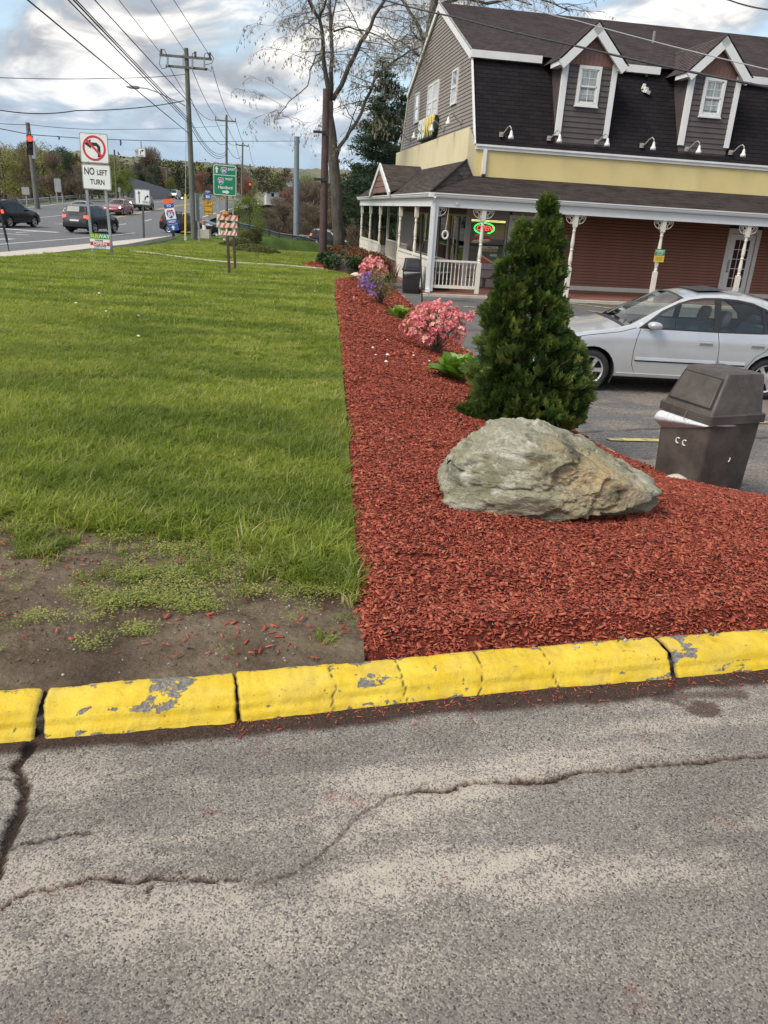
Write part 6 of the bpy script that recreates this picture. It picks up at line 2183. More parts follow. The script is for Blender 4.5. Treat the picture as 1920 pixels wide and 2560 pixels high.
 for side in (1, -1):
  mx_, mz = sp['mirror']
  m2 = MB()
  yy = Y(mx_, mz)
  rings = []
  for u, s_ in ((0, .35), (.02, .8), (.10, 1.0), (.18, .95), (.205, .6)):
   rings.append([(mx_ - .02 + .095*s_*math.cos(a) + (.03 - u*.2 if u > .1 else 0), side*(yy - .02 + u), mz + .03 + .056*s_*math.sin(a)) for a in np.linspace(0, 2*PI, 12, endpoint=False)])
  loft(m2, rings)
  m2.build('wing_mirror', body if sp.get('mirror_body', True) else MAT_CARBLK, t, True)
 for ex in sp.get('extra', []): ex(t, Y, body)
 return t
WHEELS = {}
# --- the silver saloon in the car park
SEDAN = dict(W=1.715, wb=2.62, r=.300, sill=.235, belt=.925, tumble=.36, spokes=6, tw=.195, round=.10, gap=.05,
 prof=[((2.06, .24), 'f'), ((2.13, .36), 'f'), ((2.15, .48), 'f'), ((2.10, .60), 'f'), ((1.98, .705), 'h'), ((1.75, .775), 'h'), ((1.40, .845), 'h'), ((1.05, .90), 'h'), ((.86, .935), 'h'), ((.78, .955), 'w'), ((.40, 1.165), 'w'), ((.06, 1.335), 'w'),
 ((-.02, 1.362), 'w'), ((-.25, 1.408), 'r'), ((-.60, 1.432), 'r'), ((-.95, 1.415), 'r'), ((-1.22, 1.365), 'r'), ((-1.50, 1.235), 'g'), ((-1.80, 1.06), 'g'), ((-1.86, 1.04), 'g'), ((-2.05, 1.02), 't'), ((-2.22, 1.00), 't'), ((-2.27, .94), 'b'), ((-2.25, .72), 'b'), ((-2.31, .62), 'b'), ((-2.30, .40), 'b'), ((-2.22, .25), 'b')],
 win=[[(.60, .955), (.34, 1.145), (.12, 1.265), (-.03, 1.318), (-.22, 1.350), (-.385, 1.362), (-.40, .945)],
 [(-.50, .945), (-.485, 1.362), (-.70, 1.352), (-.92, 1.318), (-1.08, 1.268), (-1.13, .955)],
 [(-1.165, .957), (-1.115, 1.252), (-1.28, 1.17), (-1.42, 1.065), (-1.47, .975)]],
 trim=[[(.70, .925), (.36, 1.172), (.12, 1.292), (-.05, 1.348), (-.24, 1.378), (-.44, 1.388), (-.72, 1.380), (-.95, 1.345), (-1.14, 1.278), (-1.32, 1.178), (-1.48, 1.065), (-1.54, .958), (-1.1, .930), (-.45, .920)]],
 seam=[[(.66, .92), (.70, .80), (.725, .60), (.72, .42), (.66, .285), (.0, .275), (-.50, .28), (-.525, .45), (-.51, .70), (-.465, .92)],
 [(-.51, .45), (-.53, .285), (-.80, .285), (-.92, .36), (-.99, .50), (-1.07, .62), (-1.20, .70), (-1.25, .80), (-1.24, .93)],
 [(.72, .93), (.95, .865), (1.4, .80), (1.8, .715), (2.0, .64)]],
 door=[[(.655, .925), (.695, .80), (.72, .60), (.715, .42), (.66, .29), (.0, .28), (-.495, .285), (-.52, .45), (-.505, .70), (-.45, .925), (-.45, 1.372), (-.2, 1.362), (.0, 1.33), (.35, 1.155), (.62, .955)],
 [(-.47, .925), (-.515, .70), (-.535, .45), (-.53, .295), (-.80, .295), (-.91, .365), (-.98, .505), (-1.065, .625), (-1.19, .70), (-1.24, .80), (-1.235, .925), (-1.145, .95), (-1.09, 1.275), (-.92, 1.33), (-.70, 1.362), (-.462, 1.372)]],
 handle=[(-.30, .775), (-1.06, .775)],
 mark=[([(2.02, .60), (1.98, .675), (1.72, .745), (1.66, .70), (1.80, .61)], 4)],
 mirror=(.52, .955))
def sedan_extra(t, Y, body):
 def strip(nm, mat, x0, x1, side, rows):
  m2 = MB()
  xs = np.linspace(x0, x1, 16)
  for a, b in zip(xs[:-1], xs[1:]):
   for (z0, d0), (z1, d1) in zip(rows[:-1], rows[1:]):
    m2.face([(a, side*(Y(a, z0) + d0), z0), (b, side*(Y(b, z0) + d0), z0), (b, side*(Y(b, z1) + d1), z1), (a, side*(Y(a, z1) + d1), z1)])
  m2.build(nm, mat, t)
 for side in (1, -1):
  for x0, x1 in ((.69, -.49), (-.545, -.93)):
   strip('side_moulding', body, x0, x1, side, ((.477, -.004), (.487, .020), (.522, .014), (.532, -.004)))
   strip('moulding_gap', MAT_SEAM, x0, x1, side, ((.464, .003), (.479, .003)))
 m2 = MB()
 for side in (1, -1):
  xs = np.linspace(.93, -.95, 22)
  for a, b in zip(xs[:-1], xs[1:]):
   ya, yb = side*(Y(a, .27) + .006), side*(Y(b, .27) + .006)
   m2.face([(a, ya, .245), (b, yb, .245), (b, yb + side*.012, .285), (a, ya + side*.012, .285)])
   m2.face([(a, ya - side*.02, .30), (b, yb - side*.02, .30), (b, yb + side*.012, .285), (a, ya + side*.012, .285)])
 m2.build('rocker_panel', body, t)
 m2 = MB()
 for y in (.36, -.36):
  rings = [[(x + .12*u, y + dy, .42 + .46*u) for x, dy in rrect(.07, .24*(1 - .15*u), .05)] for u in (0, .5, 1)]
  rings = [[(-.42 - .26*u + x, y + dy*1.0, .42 + .50*u) for x, dy in rrect(.075, .25*(1 - .14*u), .06)] for u in (0, .35, .7, 1.0)]
  loft(m2, rings)
  loft(m2, [[(-.69 - .05*u + x*k, y + dy*k, .97 + .21*u) for x, dy in rrect(.065, .135, .055)] for u, k in ((0, .8), (.25, 1), (.7, 1), (1, .7))])
  m2.bbox((-.40, y - .24, .34), (.15, y + .24, .50))
 loft(m2, [[(-1.22 - .28*u + x, dy, .45 + .50*u) for x, dy in rrect(.08, .60*(1 - .08*u), .06)] for u in (0, .5, 1.0)])
 for y in (.34, -.34): loft(m2, [[(-1.49 - .04*u + x*k, y + dy*k, .94 + .13*u) for x, dy in rrect(.06, .14, .05)] for u, k in ((0, .9), (.6, 1), (1, .7))])
 m2.bbox((-1.25, -.62, .34), (-.75, .62, .50))
 m2.build('seats', MAT_SEAT, t, 40)
 m2 = MB()
 m2.bbox((.42, -.66, .60), (.86, .66, .90)); m2.bbox((-1.9, -.62, .90), (-1.5, .62, .93)); m2.bbox((-1.6, -.66, .30), (.9, .66, .34))
 m2.tube([(.34, .36 + .17*math.cos(a), .86 + .17*math.sin(a)) for a in np.linspace(0, 2*PI, 17)], .014, 6, cap=False)
 m2.build('dashboard', MAT_CARBLK, t)
 m2 = MB()
 m2.face([(-.22, -.40, 1.453), (-.22, .40, 1.453), (-.66, .40, 1.481), (-.66, -.40, 1.481)])
 m2.build('sunroof', MAT_CARBLK, t)
 m2 = MB()
 for y0 in (.05, -.45): m2.tube([(.84, y0 + .52, .965), (.72, y0 + .30, 1.02), (.66, y0 + .02, 1.06)], .009, 4)
 m2.build('wiper', MAT_CARBLK, t)
 m2 = MB()
 for x, z, w_, h in ((-1.30, .985, .085, .025), (-1.36, 1.05, .06, .08)):
  yy = Y(x, z) - .006
  m2.bbox((x - w_/2, yy - .001, z), (x + w_/2, yy + .003, z + h))
 m2.build('window_sticker', MAT_PLATE, t)
SEDAN['extra'] = [sedan_extra]
def sedan_front(z, q):
 if .30 < z < .42 and q < .6: return 2
 if .50 < z < .58 and q < .35: return 2
 return 0
SEDAN['front'] = sedan_front
MAT_SILVER = paint('silver metallic paint', (.50, .51, .525), .35, .28)
fw = Vector((2.96, 11.35)); rw = Vector((5.57, 11.45))
c_ = (fw + rw)/2
hd = math.atan2(fw.y - rw.y, fw.x - rw.x)
off = Vector((-math.sin(hd), math.cos(hd)))
cc = c_ - off*(1.715/2 - .13) + Vector((-.10, -.03))
make_car('parked_car', 'silver four-door saloon with sunroof parked in front of the porch', 'car', SEDAN, (cc.x, cc.y, float(z_lot(cc.x, 11.4)) + .012), hd, 'cars', MAT_SILVER, True, '', MAT_CGLASS)
# --- road traffic: body kinds
SUV = dict(W=1.83, wb=2.66, r=.35, sill=.32, belt=1.02, tumble=.26, spokes=5, tw=.23, round=.08,
 prof=[((2.16, .36), 'f'), ((2.22, .55), 'f'), ((2.20, .78), 'f'), ((2.08, .92), 'f'), ((1.85, .99), 'h'), ((1.1, 1.09), 'h'), ((.95, 1.12), 'h'), ((.15, 1.60), 'w'), ((.05, 1.63), 'w'), ((-.4, 1.68), 'r'), ((-1.2, 1.67), 'r'), ((-1.85, 1.60), 'r'), ((-1.92, 1.56), 'r'), ((-2.10, 1.12), 'g'), ((-2.12, 1.06), 't'), ((-2.18, .80), 't'), ((-2.22, .62), 'b'), ((-2.20, .40), 'b')],
 win=[[(.72, 1.06), (.14, 1.46), (-.30, 1.52), (-.32, 1.03)], [(-.40, 1.03), (-.38, 1.52), (-.95, 1.53), (-1.15, 1.51), (-1.20, 1.05)], [(-1.28, 1.07), (-1.24, 1.50), (-1.62, 1.45), (-1.78, 1.16)]],
 trim=[[(.95, .36), (-.95, .36), (-.95, .32), (.95, .32)]],
 mark=[([(-1.88, .88), (-1.90, 1.08), (-2.30, 1.08), (-2.30, .88)], 3), ([(1.95, .80), (1.7, .90), (1.95, .96), (2.3, .94), (2.3, .80)], 4)],
 mirror=(.60, 1.06))
def suv_rear(z, q):
 if z > 1.47: return 3 if q < .25 and z < 1.56 else 0
 if .88 < z < 1.08 and q > .60: return 3
 if .70 < z < .84 and q < .22: return 6
 if z < .60: return 2
 return 0
def suv_front(z, q):
 if .76 < z < .94 and q > .55: return 4
 if .70 < z < .92 and q < .5: return 2
 if z < .55: return 2
 return 0
SUV['rear'], SUV['front'] = suv_rear, suv_front
SUV['prof'][13] = ((-2.10, 1.12), 'g')
HATCH = dict(SUV, W=1.69, wb=2.50, r=.30, sill=.27, belt=.95, tumble=.28,
 prof=[((1.98, .30), 'f'), ((2.05, .48), 'f'), ((2.0, .68), 'f'), ((1.86, .80), 'f'), ((1.60, .90), 'h'), ((1.25, .99), 'h'), ((.35, 1.42), 'w'), ((.2, 1.47), 'w'), ((-.3, 1.53), 'r'), ((-1.0, 1.51), 'r'), ((-1.60, 1.43), 'r'), ((-1.92, 1.0), 'g'), ((-1.97, .82), 't'), ((-2.02, .58), 'b'), ((-1.98, .36), 'b')],
 win=[[(.98, .98), (.40, 1.30), (-.15, 1.40), (-.18, .96)], [(-.26, .96), (-.23, 1.40), (-.85, 1.40), (-1.0, 1.37), (-1.05, .98)], [(-1.12, 1.0), (-1.07, 1.36), (-1.40, 1.30), (-1.50, 1.06)]],
 trim=[], mark=[([(-1.72, .80), (-1.74, 1.0), (-2.2, 1.0), (-2.2, .80)], 3), ([(1.72, .68), (1.45, .84), (1.8, .84), (2.1, .76), (2.1, .66)], 4)], mirror=(.72, 1.0), front=lambda z, q: (4 if .66 < z < .82 and q > .6 else 2 if .38 < z < .56 and q < .6 else 0), rear=lambda z, q: (3 if .8 < z < 1.0 and q > .7 else 0))
FSEDAN = dict(SEDAN, extra=[], spokes=5, front=lambda z, q: (4 if .52 < z < .70 and q > .58 else 2 if (.28 < z < .42 or .5 < z < .6) and q < .5 else 0), rear=lambda z, q: (3 if .74 < z < .94 and q > .6 else 6 if .66 < z < .74 and q < .2 else 0), mark=SEDAN['mark'] + [([(-2.02, .76), (-2.04, .95), (-2.4, .95), (-2.4, .76)], 3)])
PICKUP = dict(SUV, W=1.95, wb=3.2, r=.39, sill=.42, belt=1.18, tumble=.30,
 prof=[((2.60, .48), 'f'), ((2.66, .70), 'f'), ((2.62, 1.0), 'f'), ((2.50, 1.12), 'f'), ((1.5, 1.20), 'h'), ((1.30, 1.23), 'h'), ((.72, 1.76), 'w'), ((.60, 1.80), 'w'), ((.1, 1.85), 'r'), ((-.6, 1.83), 'r'), ((-.72, 1.78), 'r'), ((-.88, 1.28), 'g'), ((-1.0, 1.24), 't'), ((-2.7, 1.24), 't'), ((-2.74, 1.18), 't'), ((-2.74, .62), 'b'), ((-2.70, .50), 'b')],
 win=[[(1.08, 1.22), (.62, 1.66), (.12, 1.70), (.10, 1.20)], [(.02, 1.20), (.04, 1.70), (-.55, 1.68), (-.68, 1.24)]], trim=[], mark=[([(2.4, .92), (2.2, 1.02), (2.4, 1.08), (2.8, 1.08), (2.8, .92)], 4)], mirror=(.95, 1.24),
 front=lambda z, q: (4 if .90 < z < 1.08 and q > .66 else 2 if .72 < z < 1.02 and q < .62 else 2 if z < .62 else 0), rear=lambda z, q: (3 if .8 < z < 1.15 and q > .85 else 0))
MAT_GREYCAR = paint('dark grey car paint', (.030, .032, .035), .3)
MAT_BLACKCAR = paint('black car paint', (.012, .012, .014), .1)
MAT_REDCAR = paint('dusky red car paint', (.27, .045, .055), .2)
MAT_WHITECAR = paint('white car paint', (.62, .62, .62), 0)
MAT_BLUECAR = paint('slate blue car paint', (.12, .15, .19), .3)
GRP = 'vehicles on the road'
def roof_rack(t, Y, body):
 m2 = MB()
 for side in (1, -1): m2.tube([(.05, side*.66, 1.66), (-.2, side*.66, 1.73), (-1.6, side*.64, 1.73), (-1.8, side*.64, 1.64)], .025, 6)
 m2.bbox((-.55, -.64, 1.72), (-.49, .64, 1.75)); m2.bbox((-1.35, -.64, 1.72), (-1.29, .64, 1.75))
 for y in (.35, -.05): m2.bbox((-1.05, y - .10, 1.75), (-.95, y + .10, 1.84))
 m2.build('roof_rack', MAT_CARBLK, t)
def car_on(px, py, zf=None, Yd=None):
 """ground point of the road below a picture point"""
 z = -.7
 for _ in range(40):
  p = on_z(px, py, z)
  z = .5*z + .5*float(z_road(p.y))
 return p
def place(kind, label, cat, xy, heading, body, sp=SUV, lights='', group=GRP, zz=None, rot=(0, 0), name='road_car'):
 z = float(z_road(xy[1])) + .01 if zz is None else zz
 return make_car(name, label, cat, sp, (xy[0], xy[1], z), heading, group, body, False, lights, None, rot)
NORTH = PI/2
p = car_on(*k1(450, 793))
place('suv', 'dark grey compact suv with red tail lamps driving away behind the no left turn sign', 'car', (p.x + .2, p.y + 2.3), NORTH - .12, MAT_GREYCAR, SUV, 't')
p = car_on(*k1(105, 765))
place('suv', 'black suv with roof rack and lit tail lamps waiting left of the grey suv', 'car', (p.x - 1.5, p.y + 2.3), NORTH - .16, MAT_BLACKCAR, dict(SUV, extra=[roof_rack], m7=MAT_CHROME), 't')
place('car', 'pale car cut by the left picture edge behind the black suv', 'car', (-26.1, 46.8), NORTH - .24, MAT_WHITECAR, FSEDAN, 't')
p = car_on(*k1(665, 683))
place('car', 'dusky red saloon with headlamps lit coming towards the signs', 'car', (p.x, p.y + 2.0), -NORTH - .02, MAT_REDCAR, FSEDAN, 'h')
p = car_on(*k1(590, 690))
place('car', 'slate blue saloon half hidden behind the dark grey suv', 'car', (p.x - .2, p.y - 4.0), -NORTH - .02, MAT_BLUECAR, FSEDAN, 'h')
p = car_on(*k1(800, 655))
place('car', 'black car with lit headlamps behind the straight or right only sign', 'car', (p.x + .2, p.y + 2), -NORTH, MAT_BLACKCAR, HATCH, 'h')
p = car_on(*k1(930, 630))
place('truck', 'white pickup truck with lit headlamps coming over the rise', 'pickup truck', (p.x, p.y + 2), -NORTH, MAT_WHITECAR, PICKUP, 'h', name='pickup_truck')
place('truck', 'pale suv following close behind the white pickup truck', 'car', (p.x + .5, p.y + 10), -NORTH, MAT_WHITECAR, SUV, 'h')
p = car_on(*k1(1062, 606))
place('suv', 'silver suv with lit headlamps farthest up the road by the pole', 'car', (p.x, p.y + 2), -NORTH, MAT_SILVER, SUV, 'h')
p = car_on(*k1(1095, 795))
place('hatch', 'black hatchback turning right behind the leaning route sign and the pole', 'car', (p.x + .1, p.y + 1.0), -.16, MAT_BLACKCAR, HATCH, '', zz=-.70)
q = at_depth(706, 535, 80.5)
place('suv', 'black suv with red tail lamp descending the ramp behind the brown pole', 'car', (q.x + .4, q.y + .8), -.42, MAT_BLACKCAR, SUV, 't', zz=q.z - .0, rot=(0, .07))
# poles, wires, signs
def k2(x, y): return (x/2.37*1659/1920, y/2.37*2212/2560)
MAT_POLE = Mat('weathered grey timber', (.19, .18, .16), .9)
v = MAT_POLE.coords()
MAT_POLE.color(MAT_POLE.mix(MAT_POLE.range(MAT_POLE.noise(6, 5, .65, MAT_POLE.scaled(v, (3, 3, .2))), .35, .65), (.085, .085, .074), (.175, .172, .15)))
MAT_POLE = MAT_POLE.m
MAT_BPOLE = plain('dark creosoted timber', (.075, .045, .042), .85, .25, 3)
MAT_GALV = plain('galvanised steel', (.30, .32, .33), .5, .15, 3, metal=.4)
MAT_MONO = plain('blue grey steel pole', (.20, .24, .27), .5, .1, 1)
MAT_WIRE = plain('dark cable', (.03, .03, .035), .7)
MAT_WIRE2 = plain('pale bare wire', (.30, .30, .32), .5)
MAT_INSUL = plain('grey insulator', (.16, .15, .15), .4)
MAT_SIGNW = plain('white reflective sheet', (.74, .74, .73), .45, .04, 4)
MAT_SIGNK = plain('black sign print', (.015, .015, .015), .5)
MAT_SIGNR = plain('red sign print', (.52, .035, .055), .45, .05)
MAT_SIGNG = plain('green sign sheet', (.008, .20, .10), .45, .06, 3)
MAT_SIGNB = plain('blue sign sheet', (.022, .085, .33), .45, .06, 3)
MAT_SIGNO = plain('orange sign sheet', (.80, .12, .035), .45, .06, 3)
MAT_SIGNY = plain('yellow sign sheet', (.66, .36, .02), .45, .06, 3)
MAT_SIGNBACK = plain('grey sign back', (.27, .28, .28), .5, .08, 2)
def pole_path(base_px, top_px, Y=None):
 b = hit(*base_px) if Y is None else at_depth(*base_px, Y)
 t_ = at_depth(*top_px, b.y)
 return b, t_
def wire(name_label, pts, r, sag=0.0, mat=None, name='overhead_wire', group='overhead wires'):
 out = []
 for (a, b) in zip(pts[:-1], pts[1:]):
  a, b = Vector(a), Vector(b)
  for i in range(14):
   f = i/14
   out.append(a.lerp(b, f) - Vector((0, 0, 4*sag*f*(1 - f))))
 out.append(Vector(pts[-1]))
 mb = MB(); mb.tube(out, r, 5)
 return tag(mb.build(name, mat or MAT_WIRE), name_label, 'wire', group)
# --- the tall pole with two crossarms
b, t_ = pole_path((419.5, 517), (402, 104))
Y1 = b.y
pole1 = empty('utility_pole', b, 0, 'tall grey timber utility pole with double crossarm behind the grass verge', 'utility pole', 'utility poles along the road')
mb = MB(); mb.tube([Vector((0, 0, -.4)), (t_ - b)*.5, t_ - b], [.21, .175, .14], 12); mb.build('pole', MAT_POLE, pole1, 50)
def at1(x, y, dy=0): return at_depth(*k2(x, y), Y1 + dy)
for (l, r_) in (((945, 325), (1255, 351)), ((983, 390), (1228, 411))):
 mb = MB(); mb.beam(at1(*l, -.16) - b, at1(*r_, -.16) - b, .10, .14); mb.build('crossarm', MAT_POLE, pole1)
for (x, y0, y1) in ((955, 322, 290), (1157, 335, 305), (1243, 345, 310)):
 mb = MB()
 p0, p1 = at1(x, y0, -.16) - b, at1(x, y1, -.16) - b
 for i in range(4):
  q = p0.lerp(p1, (i + .5)/4)
  mb.lathe([(.03, -.05), (.085, -.01), (.085, .02), (.03, .05)], 8, 0, Matrix.Translation(q))
 mb.build('insulator', MAT_INSUL, pole1)
for (x, y0, y1) in ((993, 335, 392), (1140, 345, 405), (1210, 348, 408)):
 mb = MB(); mb.beam(at1(x, y0, -.3) - b, at1(x, y1, -.3) - b, .12, .09); mb.build('cutout', MAT_SIGNBACK, pole1)
mb = MB()
for pts in ([(955, 292), (975, 295), (985, 320), (990, 340)], [(950, 330), (945, 380), (960, 408), (990, 400)], [(1157, 310), (1140, 318), (1138, 345)], [(1243, 312), (1268, 345), (1255, 375), (1215, 385)], [(1210, 345), (1212, 320), (1225, 312), (1240, 330)], [(1228, 405), (1250, 425), (1255, 395)], [(1085, 320), (1085, 390)]):
 mb.tube([at1(x, y, -.35) - b for x, y in pts], .022, 5)
mb.build('jumper_wire', MAT_WIRE, pole1)
sl = empty('street_light', at1(1095, 628), 0, 'cobra-head street light on a long arm fixed to the tall utility pole', 'street light')
o_ = sl.location.copy()
mb = MB(); mb.tube([at1(x, y, -.15 - .01*i) - o_ for i, (x, y) in enumerate(((1098, 628), (1060, 605), (1000, 578), (930, 545), (870, 524), (822, 518)))], .045, 6); mb.build('arm', MAT_GALV, sl)
mb = MB()
p0, p1 = at1(825, 519, -.3) - o_, at1(748, 514, -.4) - o_
loft(mb, [[p0.lerp(p1, f) + Vector((0, y*w_, z*h_)) for y, z in rrect(1, 1, .5)] for f, w_, h_ in ((0, .06, .06), (.15, .15, .10), (.7, .18, .09), (1, .06, .03))]); mb.build('head', MAT_GALV, sl, 40)
WL = 'dark overhead wire sweeping from the upper left sky to the tall utility pole'
def span_in(top_x, end, drop=.25, r=.016, label=WL, sag=.0):
 e = at1(*end)
 d = ray(*k2(top_x, 0))
 tt = (e.z - drop - EYE)/d.z
 q = Vector((0, 0, EYE)) + d*tt
 far = e + (q - e)*2.2
 far.z = q.z + .5
 wire(label, [far, q, e], r, sag)
span_in(165, (1112, 785), -.4, .022, 'thick dark cable crossing the street light on its way to the tall pole')
for x, yy, r_, lb in ((405, 720, .02, 'thin dark wire running just left of the thick wire bundle'), (436, 706, .025, 'thick lower strand of the wire bundle to the tall pole'), (452, 692, .019, 'upper strand of the wire bundle to the tall pole')): span_in(x, (1106, yy), -.2, r_, lb)
span_in(562, (1102, 590), -.2, .022, 'dark wire meeting the tall pole midway between bundle and crossarms')
for x, e, lb in ((705, (950, 312), 'left'), (893, (1092, 300), 'middle'), (1030, (1243, 330), 'right')): span_in(x, e, -.5, .018, 'overhead wire from the top of the sky to the %s insulator of the tall pole' % lb)
# --- further poles along the line
FARP = []
for (bx, by), (tx, ty), arm, Yp, lab in (((1340, 610), (1342, 88), ((1275, 118), (1398, 129)), 96, 'second grey utility pole with single crossarm above the green sign'),
 ((1430, 590), (1438, 252), ((1398, 265), (1475, 273)), 140, 'third slim utility pole with crossarm right of the green sign'),
 ((1479, 560), (1481, 380), ((1445, 393), (1510, 393)), 215, 'far small utility pole with crossarm above the valley trees'),
 ((1207, 600), (1207, 436), ((1155, 443), (1232, 441)), 190, 'distant utility pole with transformer beyond the leaning route sign')):
 p, q = at_depth(*k1(bx, by), Yp), at_depth(*k1(tx, ty), Yp)
 t = empty('utility_pole', p, 0, lab, 'utility pole', 'utility poles along the road')
 mb = MB(); mb.tube([Vector((0, 0, -3)), (q - p)], [.17*max(1, Yp/150), .12*max(1, Yp/150)], 10); mb.build('pole', MAT_POLE, t, 50)
 a0, a1 = at_depth(*k1(*arm[0]), Yp), at_depth(*k1(*arm[1]), Yp)
 mb = MB(); mb.beam(a0 - p, a1 - p, .12, .14); mb.build('crossarm', MAT_POLE, t)
 mb = MB()
 for f in (.02, .5, .98): mb.tube([(a0 - p).lerp(a1 - p, f), (a0 - p).lerp(a1 - p, f) + Vector((0, 0, .35))], .06, 6)
 mb.build('insulator', MAT_INSUL, t)
 if Yp == 190:
  mb = MB(); c = at_depth(*k1(1207, 492), Yp) - p; mb.lathe([(.28, -.8), (.32, -.75), (.32, .75), (.26, .85)], 10, 0, Matrix.Translation(c)); mb.build('transformer', MAT_SIGNBACK, t)
 FARP.append((a0, a0.lerp(a1, .5), a1, q))
WL2 = '%s of the low sagging cables between the tall pole and the poles behind it'
st = [at1(1010, 405), at1(1140, 415), at1(1255, 390)]
for s_, e, lb in zip(st, FARP[0][:3], ('left', 'middle', 'right')): wire('thin wire from the tall pole to the %s end of the second pole crossarm' % lb, [s_, e], .02, .9)
for (y0, yy), lb in zip(((565, 300), (700, 345), (715, 358), (740, 368)), ('highest', 'second', 'third', 'lowest')): wire(WL2 % lb, [at1(1122, y0), at_depth(*k1(1338, yy - 40), 96)], .022, 1.0)
for i in (0, 1, 2): wire('thin %s wire between the second and third poles' % ('left', 'middle', 'right')[i], [FARP[0][i], FARP[1][i]], .026, .9)
for i in (0, 2): wire('faint %s wire between the third pole and the far small pole' % ('left', '', 'right')[i], [FARP[1][i], FARP[2][i]], .03, .8)
wire('low sagging cable between the second and third poles', [at_depth(*k1(1338, 260), 96), at_depth(*k1(1434, 330), 140)], .03, .9)
# --- span wires over the road
mono_b, mono_t = at_depth(640, 514, 84), at_depth(641, 295, 84)
mono = empty('steel_pole', mono_b, 0, 'thick blue grey steel pole standing beyond the guard rail', 'steel pole')
mb = MB(); mb.tube([Vector((0, 0, -1.5)), mono_t - mono_b], [.30, .25], 16); mb.build('shaft', MAT_MONO, mono, 50)
mb = MB(); mb.lathe([(.40, -.1), (.40, .08), (.30, .1)], 16); mb.build('base_flange', MAT_MONO, mono)
wpts = [at_depth(*k1(-400, 120), 38), at_depth(*k1(-10, 168), 46), at_depth(*k1(178, 205), 50), at_depth(*k1(500, 228), 58), at_depth(*k1(832, 240), 66), at_depth(*k1(1120, 246), 72), mono_t - Vector((0, 0, .4))]
wire('span wire that carries the red signal and the arrow only plate over the road', wpts, .022, .0)
wire('thin upper tether wire above the traffic signal across the road', [at_depth(*k1(-400, 90), 38), at_depth(*k1(176, 146), 52), at_depth(*k1(700, 174), 62), at_depth(*k1(1340, 150), 96)], .016, .1)
wire('thin level wire crossing the upper left sky to the tall pole', [at_depth(*k2(-500, 458), 40), at_depth(*k2(0, 460), 43), at_depth(*k2(690, 463), 48), at1(1095, 441)], .018, .05)
wire('dark sagging cable crossing below the street light', [at_depth(*k2(-600, 640), 38), at_depth(*k2(0, 653), 42), at_depth(*k2(450, 655), 46), at1(1090, 597)], .026, .15)
for x0, y0, x1, y1, x2, y2, lb in ((340, 215, 352, 222, 348, 235, 'left'), (712, 235, 716, 250, 714, 270, 'right')):
 mb = MB(); mb.tube([at_depth(*k1(a, c), 58) for a, c in ((x0, y0), (x1, y1), (x2, y2))], .05, 6)
 tag(mb.build('cable_fitting', MAT_WIRE), 'small dark fitting on the span wire %s of the no left turn sign' % lb, 'cable fitting', 'fittings on the span wire')
def signal(loc, s, lit, label):
 t = empty('traffic_signal', loc, 0, label, 'traffic signal')
 mb = MB(); mb.bbox((-.17*s, -.12*s, -.52*s), (.17*s, .12*s, .52*s)); mb.build('housing', MAT_CARBLK, t)
 for i, z in enumerate((.34, 0, -.34)):
  mb = MB(); mb.lathe([(.001, .01), (.14*s, 0), (.15*s, -.02)], 14, 0, Matrix.Translation((0, -.12*s, z*s)) @ Matrix.Rotation(PI/2, 4, 'X'))
  mb.build('lens', glow_mat('red signal light', (1, .014, .006), 5.0) if i == lit else Mat('dark signal lens', (.07, .03, .035), .3).m, t)
  mb = MB()
  mb.tube([(.16*s*math.cos(a), -.13*s, z*s + .16*s*math.sin(a)) for a in np.linspace(-.3, PI + .3, 9)], .014*s, 4); mb.tube([(.16*s*math.cos(a), -.26*s, z*s + .16*s*math.sin(a)) for a in np.linspace(.2, PI - .2, 9)], .014*s, 4)
  n_ = 8
  for a, a2 in zip(np.linspace(-.2, PI + .2, n_)[:-1], np.linspace(-.2, PI + .2, n_)[1:]):
   mb.face([(.165*s*math.cos(a), -.12*s, z*s + .165*s*math.sin(a)), (.165*s*math.cos(a2), -.12*s, z*s + .165*s*math.sin(a2)), (.165*s*math.cos(a2), -.30*s, z*s + .165*s*math.sin(a2)), (.165*s*math.cos(a), -.30*s, z*s + .165*s*math.sin(a))])
  mb.build('visor', MAT_CARBLK, t)
 mb = MB(); mb.tube([(0, 0, .5*s), (0, 0, .72*s)], .03*s, 6); mb.build('hanger', MAT_GALV, t)
 return t
q = at_depth(*k1(177, 268), 50)
s_ = signal(q, 1.02, 0, 'traffic signal showing red, hung on the span wire at far left')
s_.rotation_euler = (0, math.radians(4), math.radians(22))
q = at_depth(540.5, 403, 190)
signal(q, 1.4, 0, 'tiny distant traffic signal showing red down in the valley')
p, q = at_depth(*k1(210, 622), 84), at_depth(*k1(163, 134), 84)
t = empty('utility_pole', p, 0, 'leaning timber pole behind the red traffic signal', 'utility pole', 'utility poles along the road')
mb = MB(); mb.tube([Vector((.2, 0, -1.5)), q - p], [.28, .2], 10); mb.build('pole', MAT_POLE, t, 50)
mb = MB(); c = at_depth(*k1(193, 290), 84) - p; mb.bbox((c.x - .02, c.y - .3, c.z - .9), (c.x + .35, c.y, c.z + .7)); mb.build('panel', MAT_SIGNBACK, t)
for (bx, by), (tx, ty), lab in (((691, 590), (677, 294), 'slim light pole behind the no left turn sign'), ((991, 550), (986, 398), 'slim pole beyond the oncoming white pickup truck')):
 Yp = 96 if bx < 800 else 150
 p, q = at_depth(*k1(bx, by), Yp), at_depth(*k1(tx, ty), Yp)
 t = empty('slim_pole', p, 0, lab, 'pole')
 mb = MB(); mb.tube([Vector((0, 0, -1)), q - p], .10 if bx < 800 else .14, 8); mb.build('shaft', MAT_POLE, t)
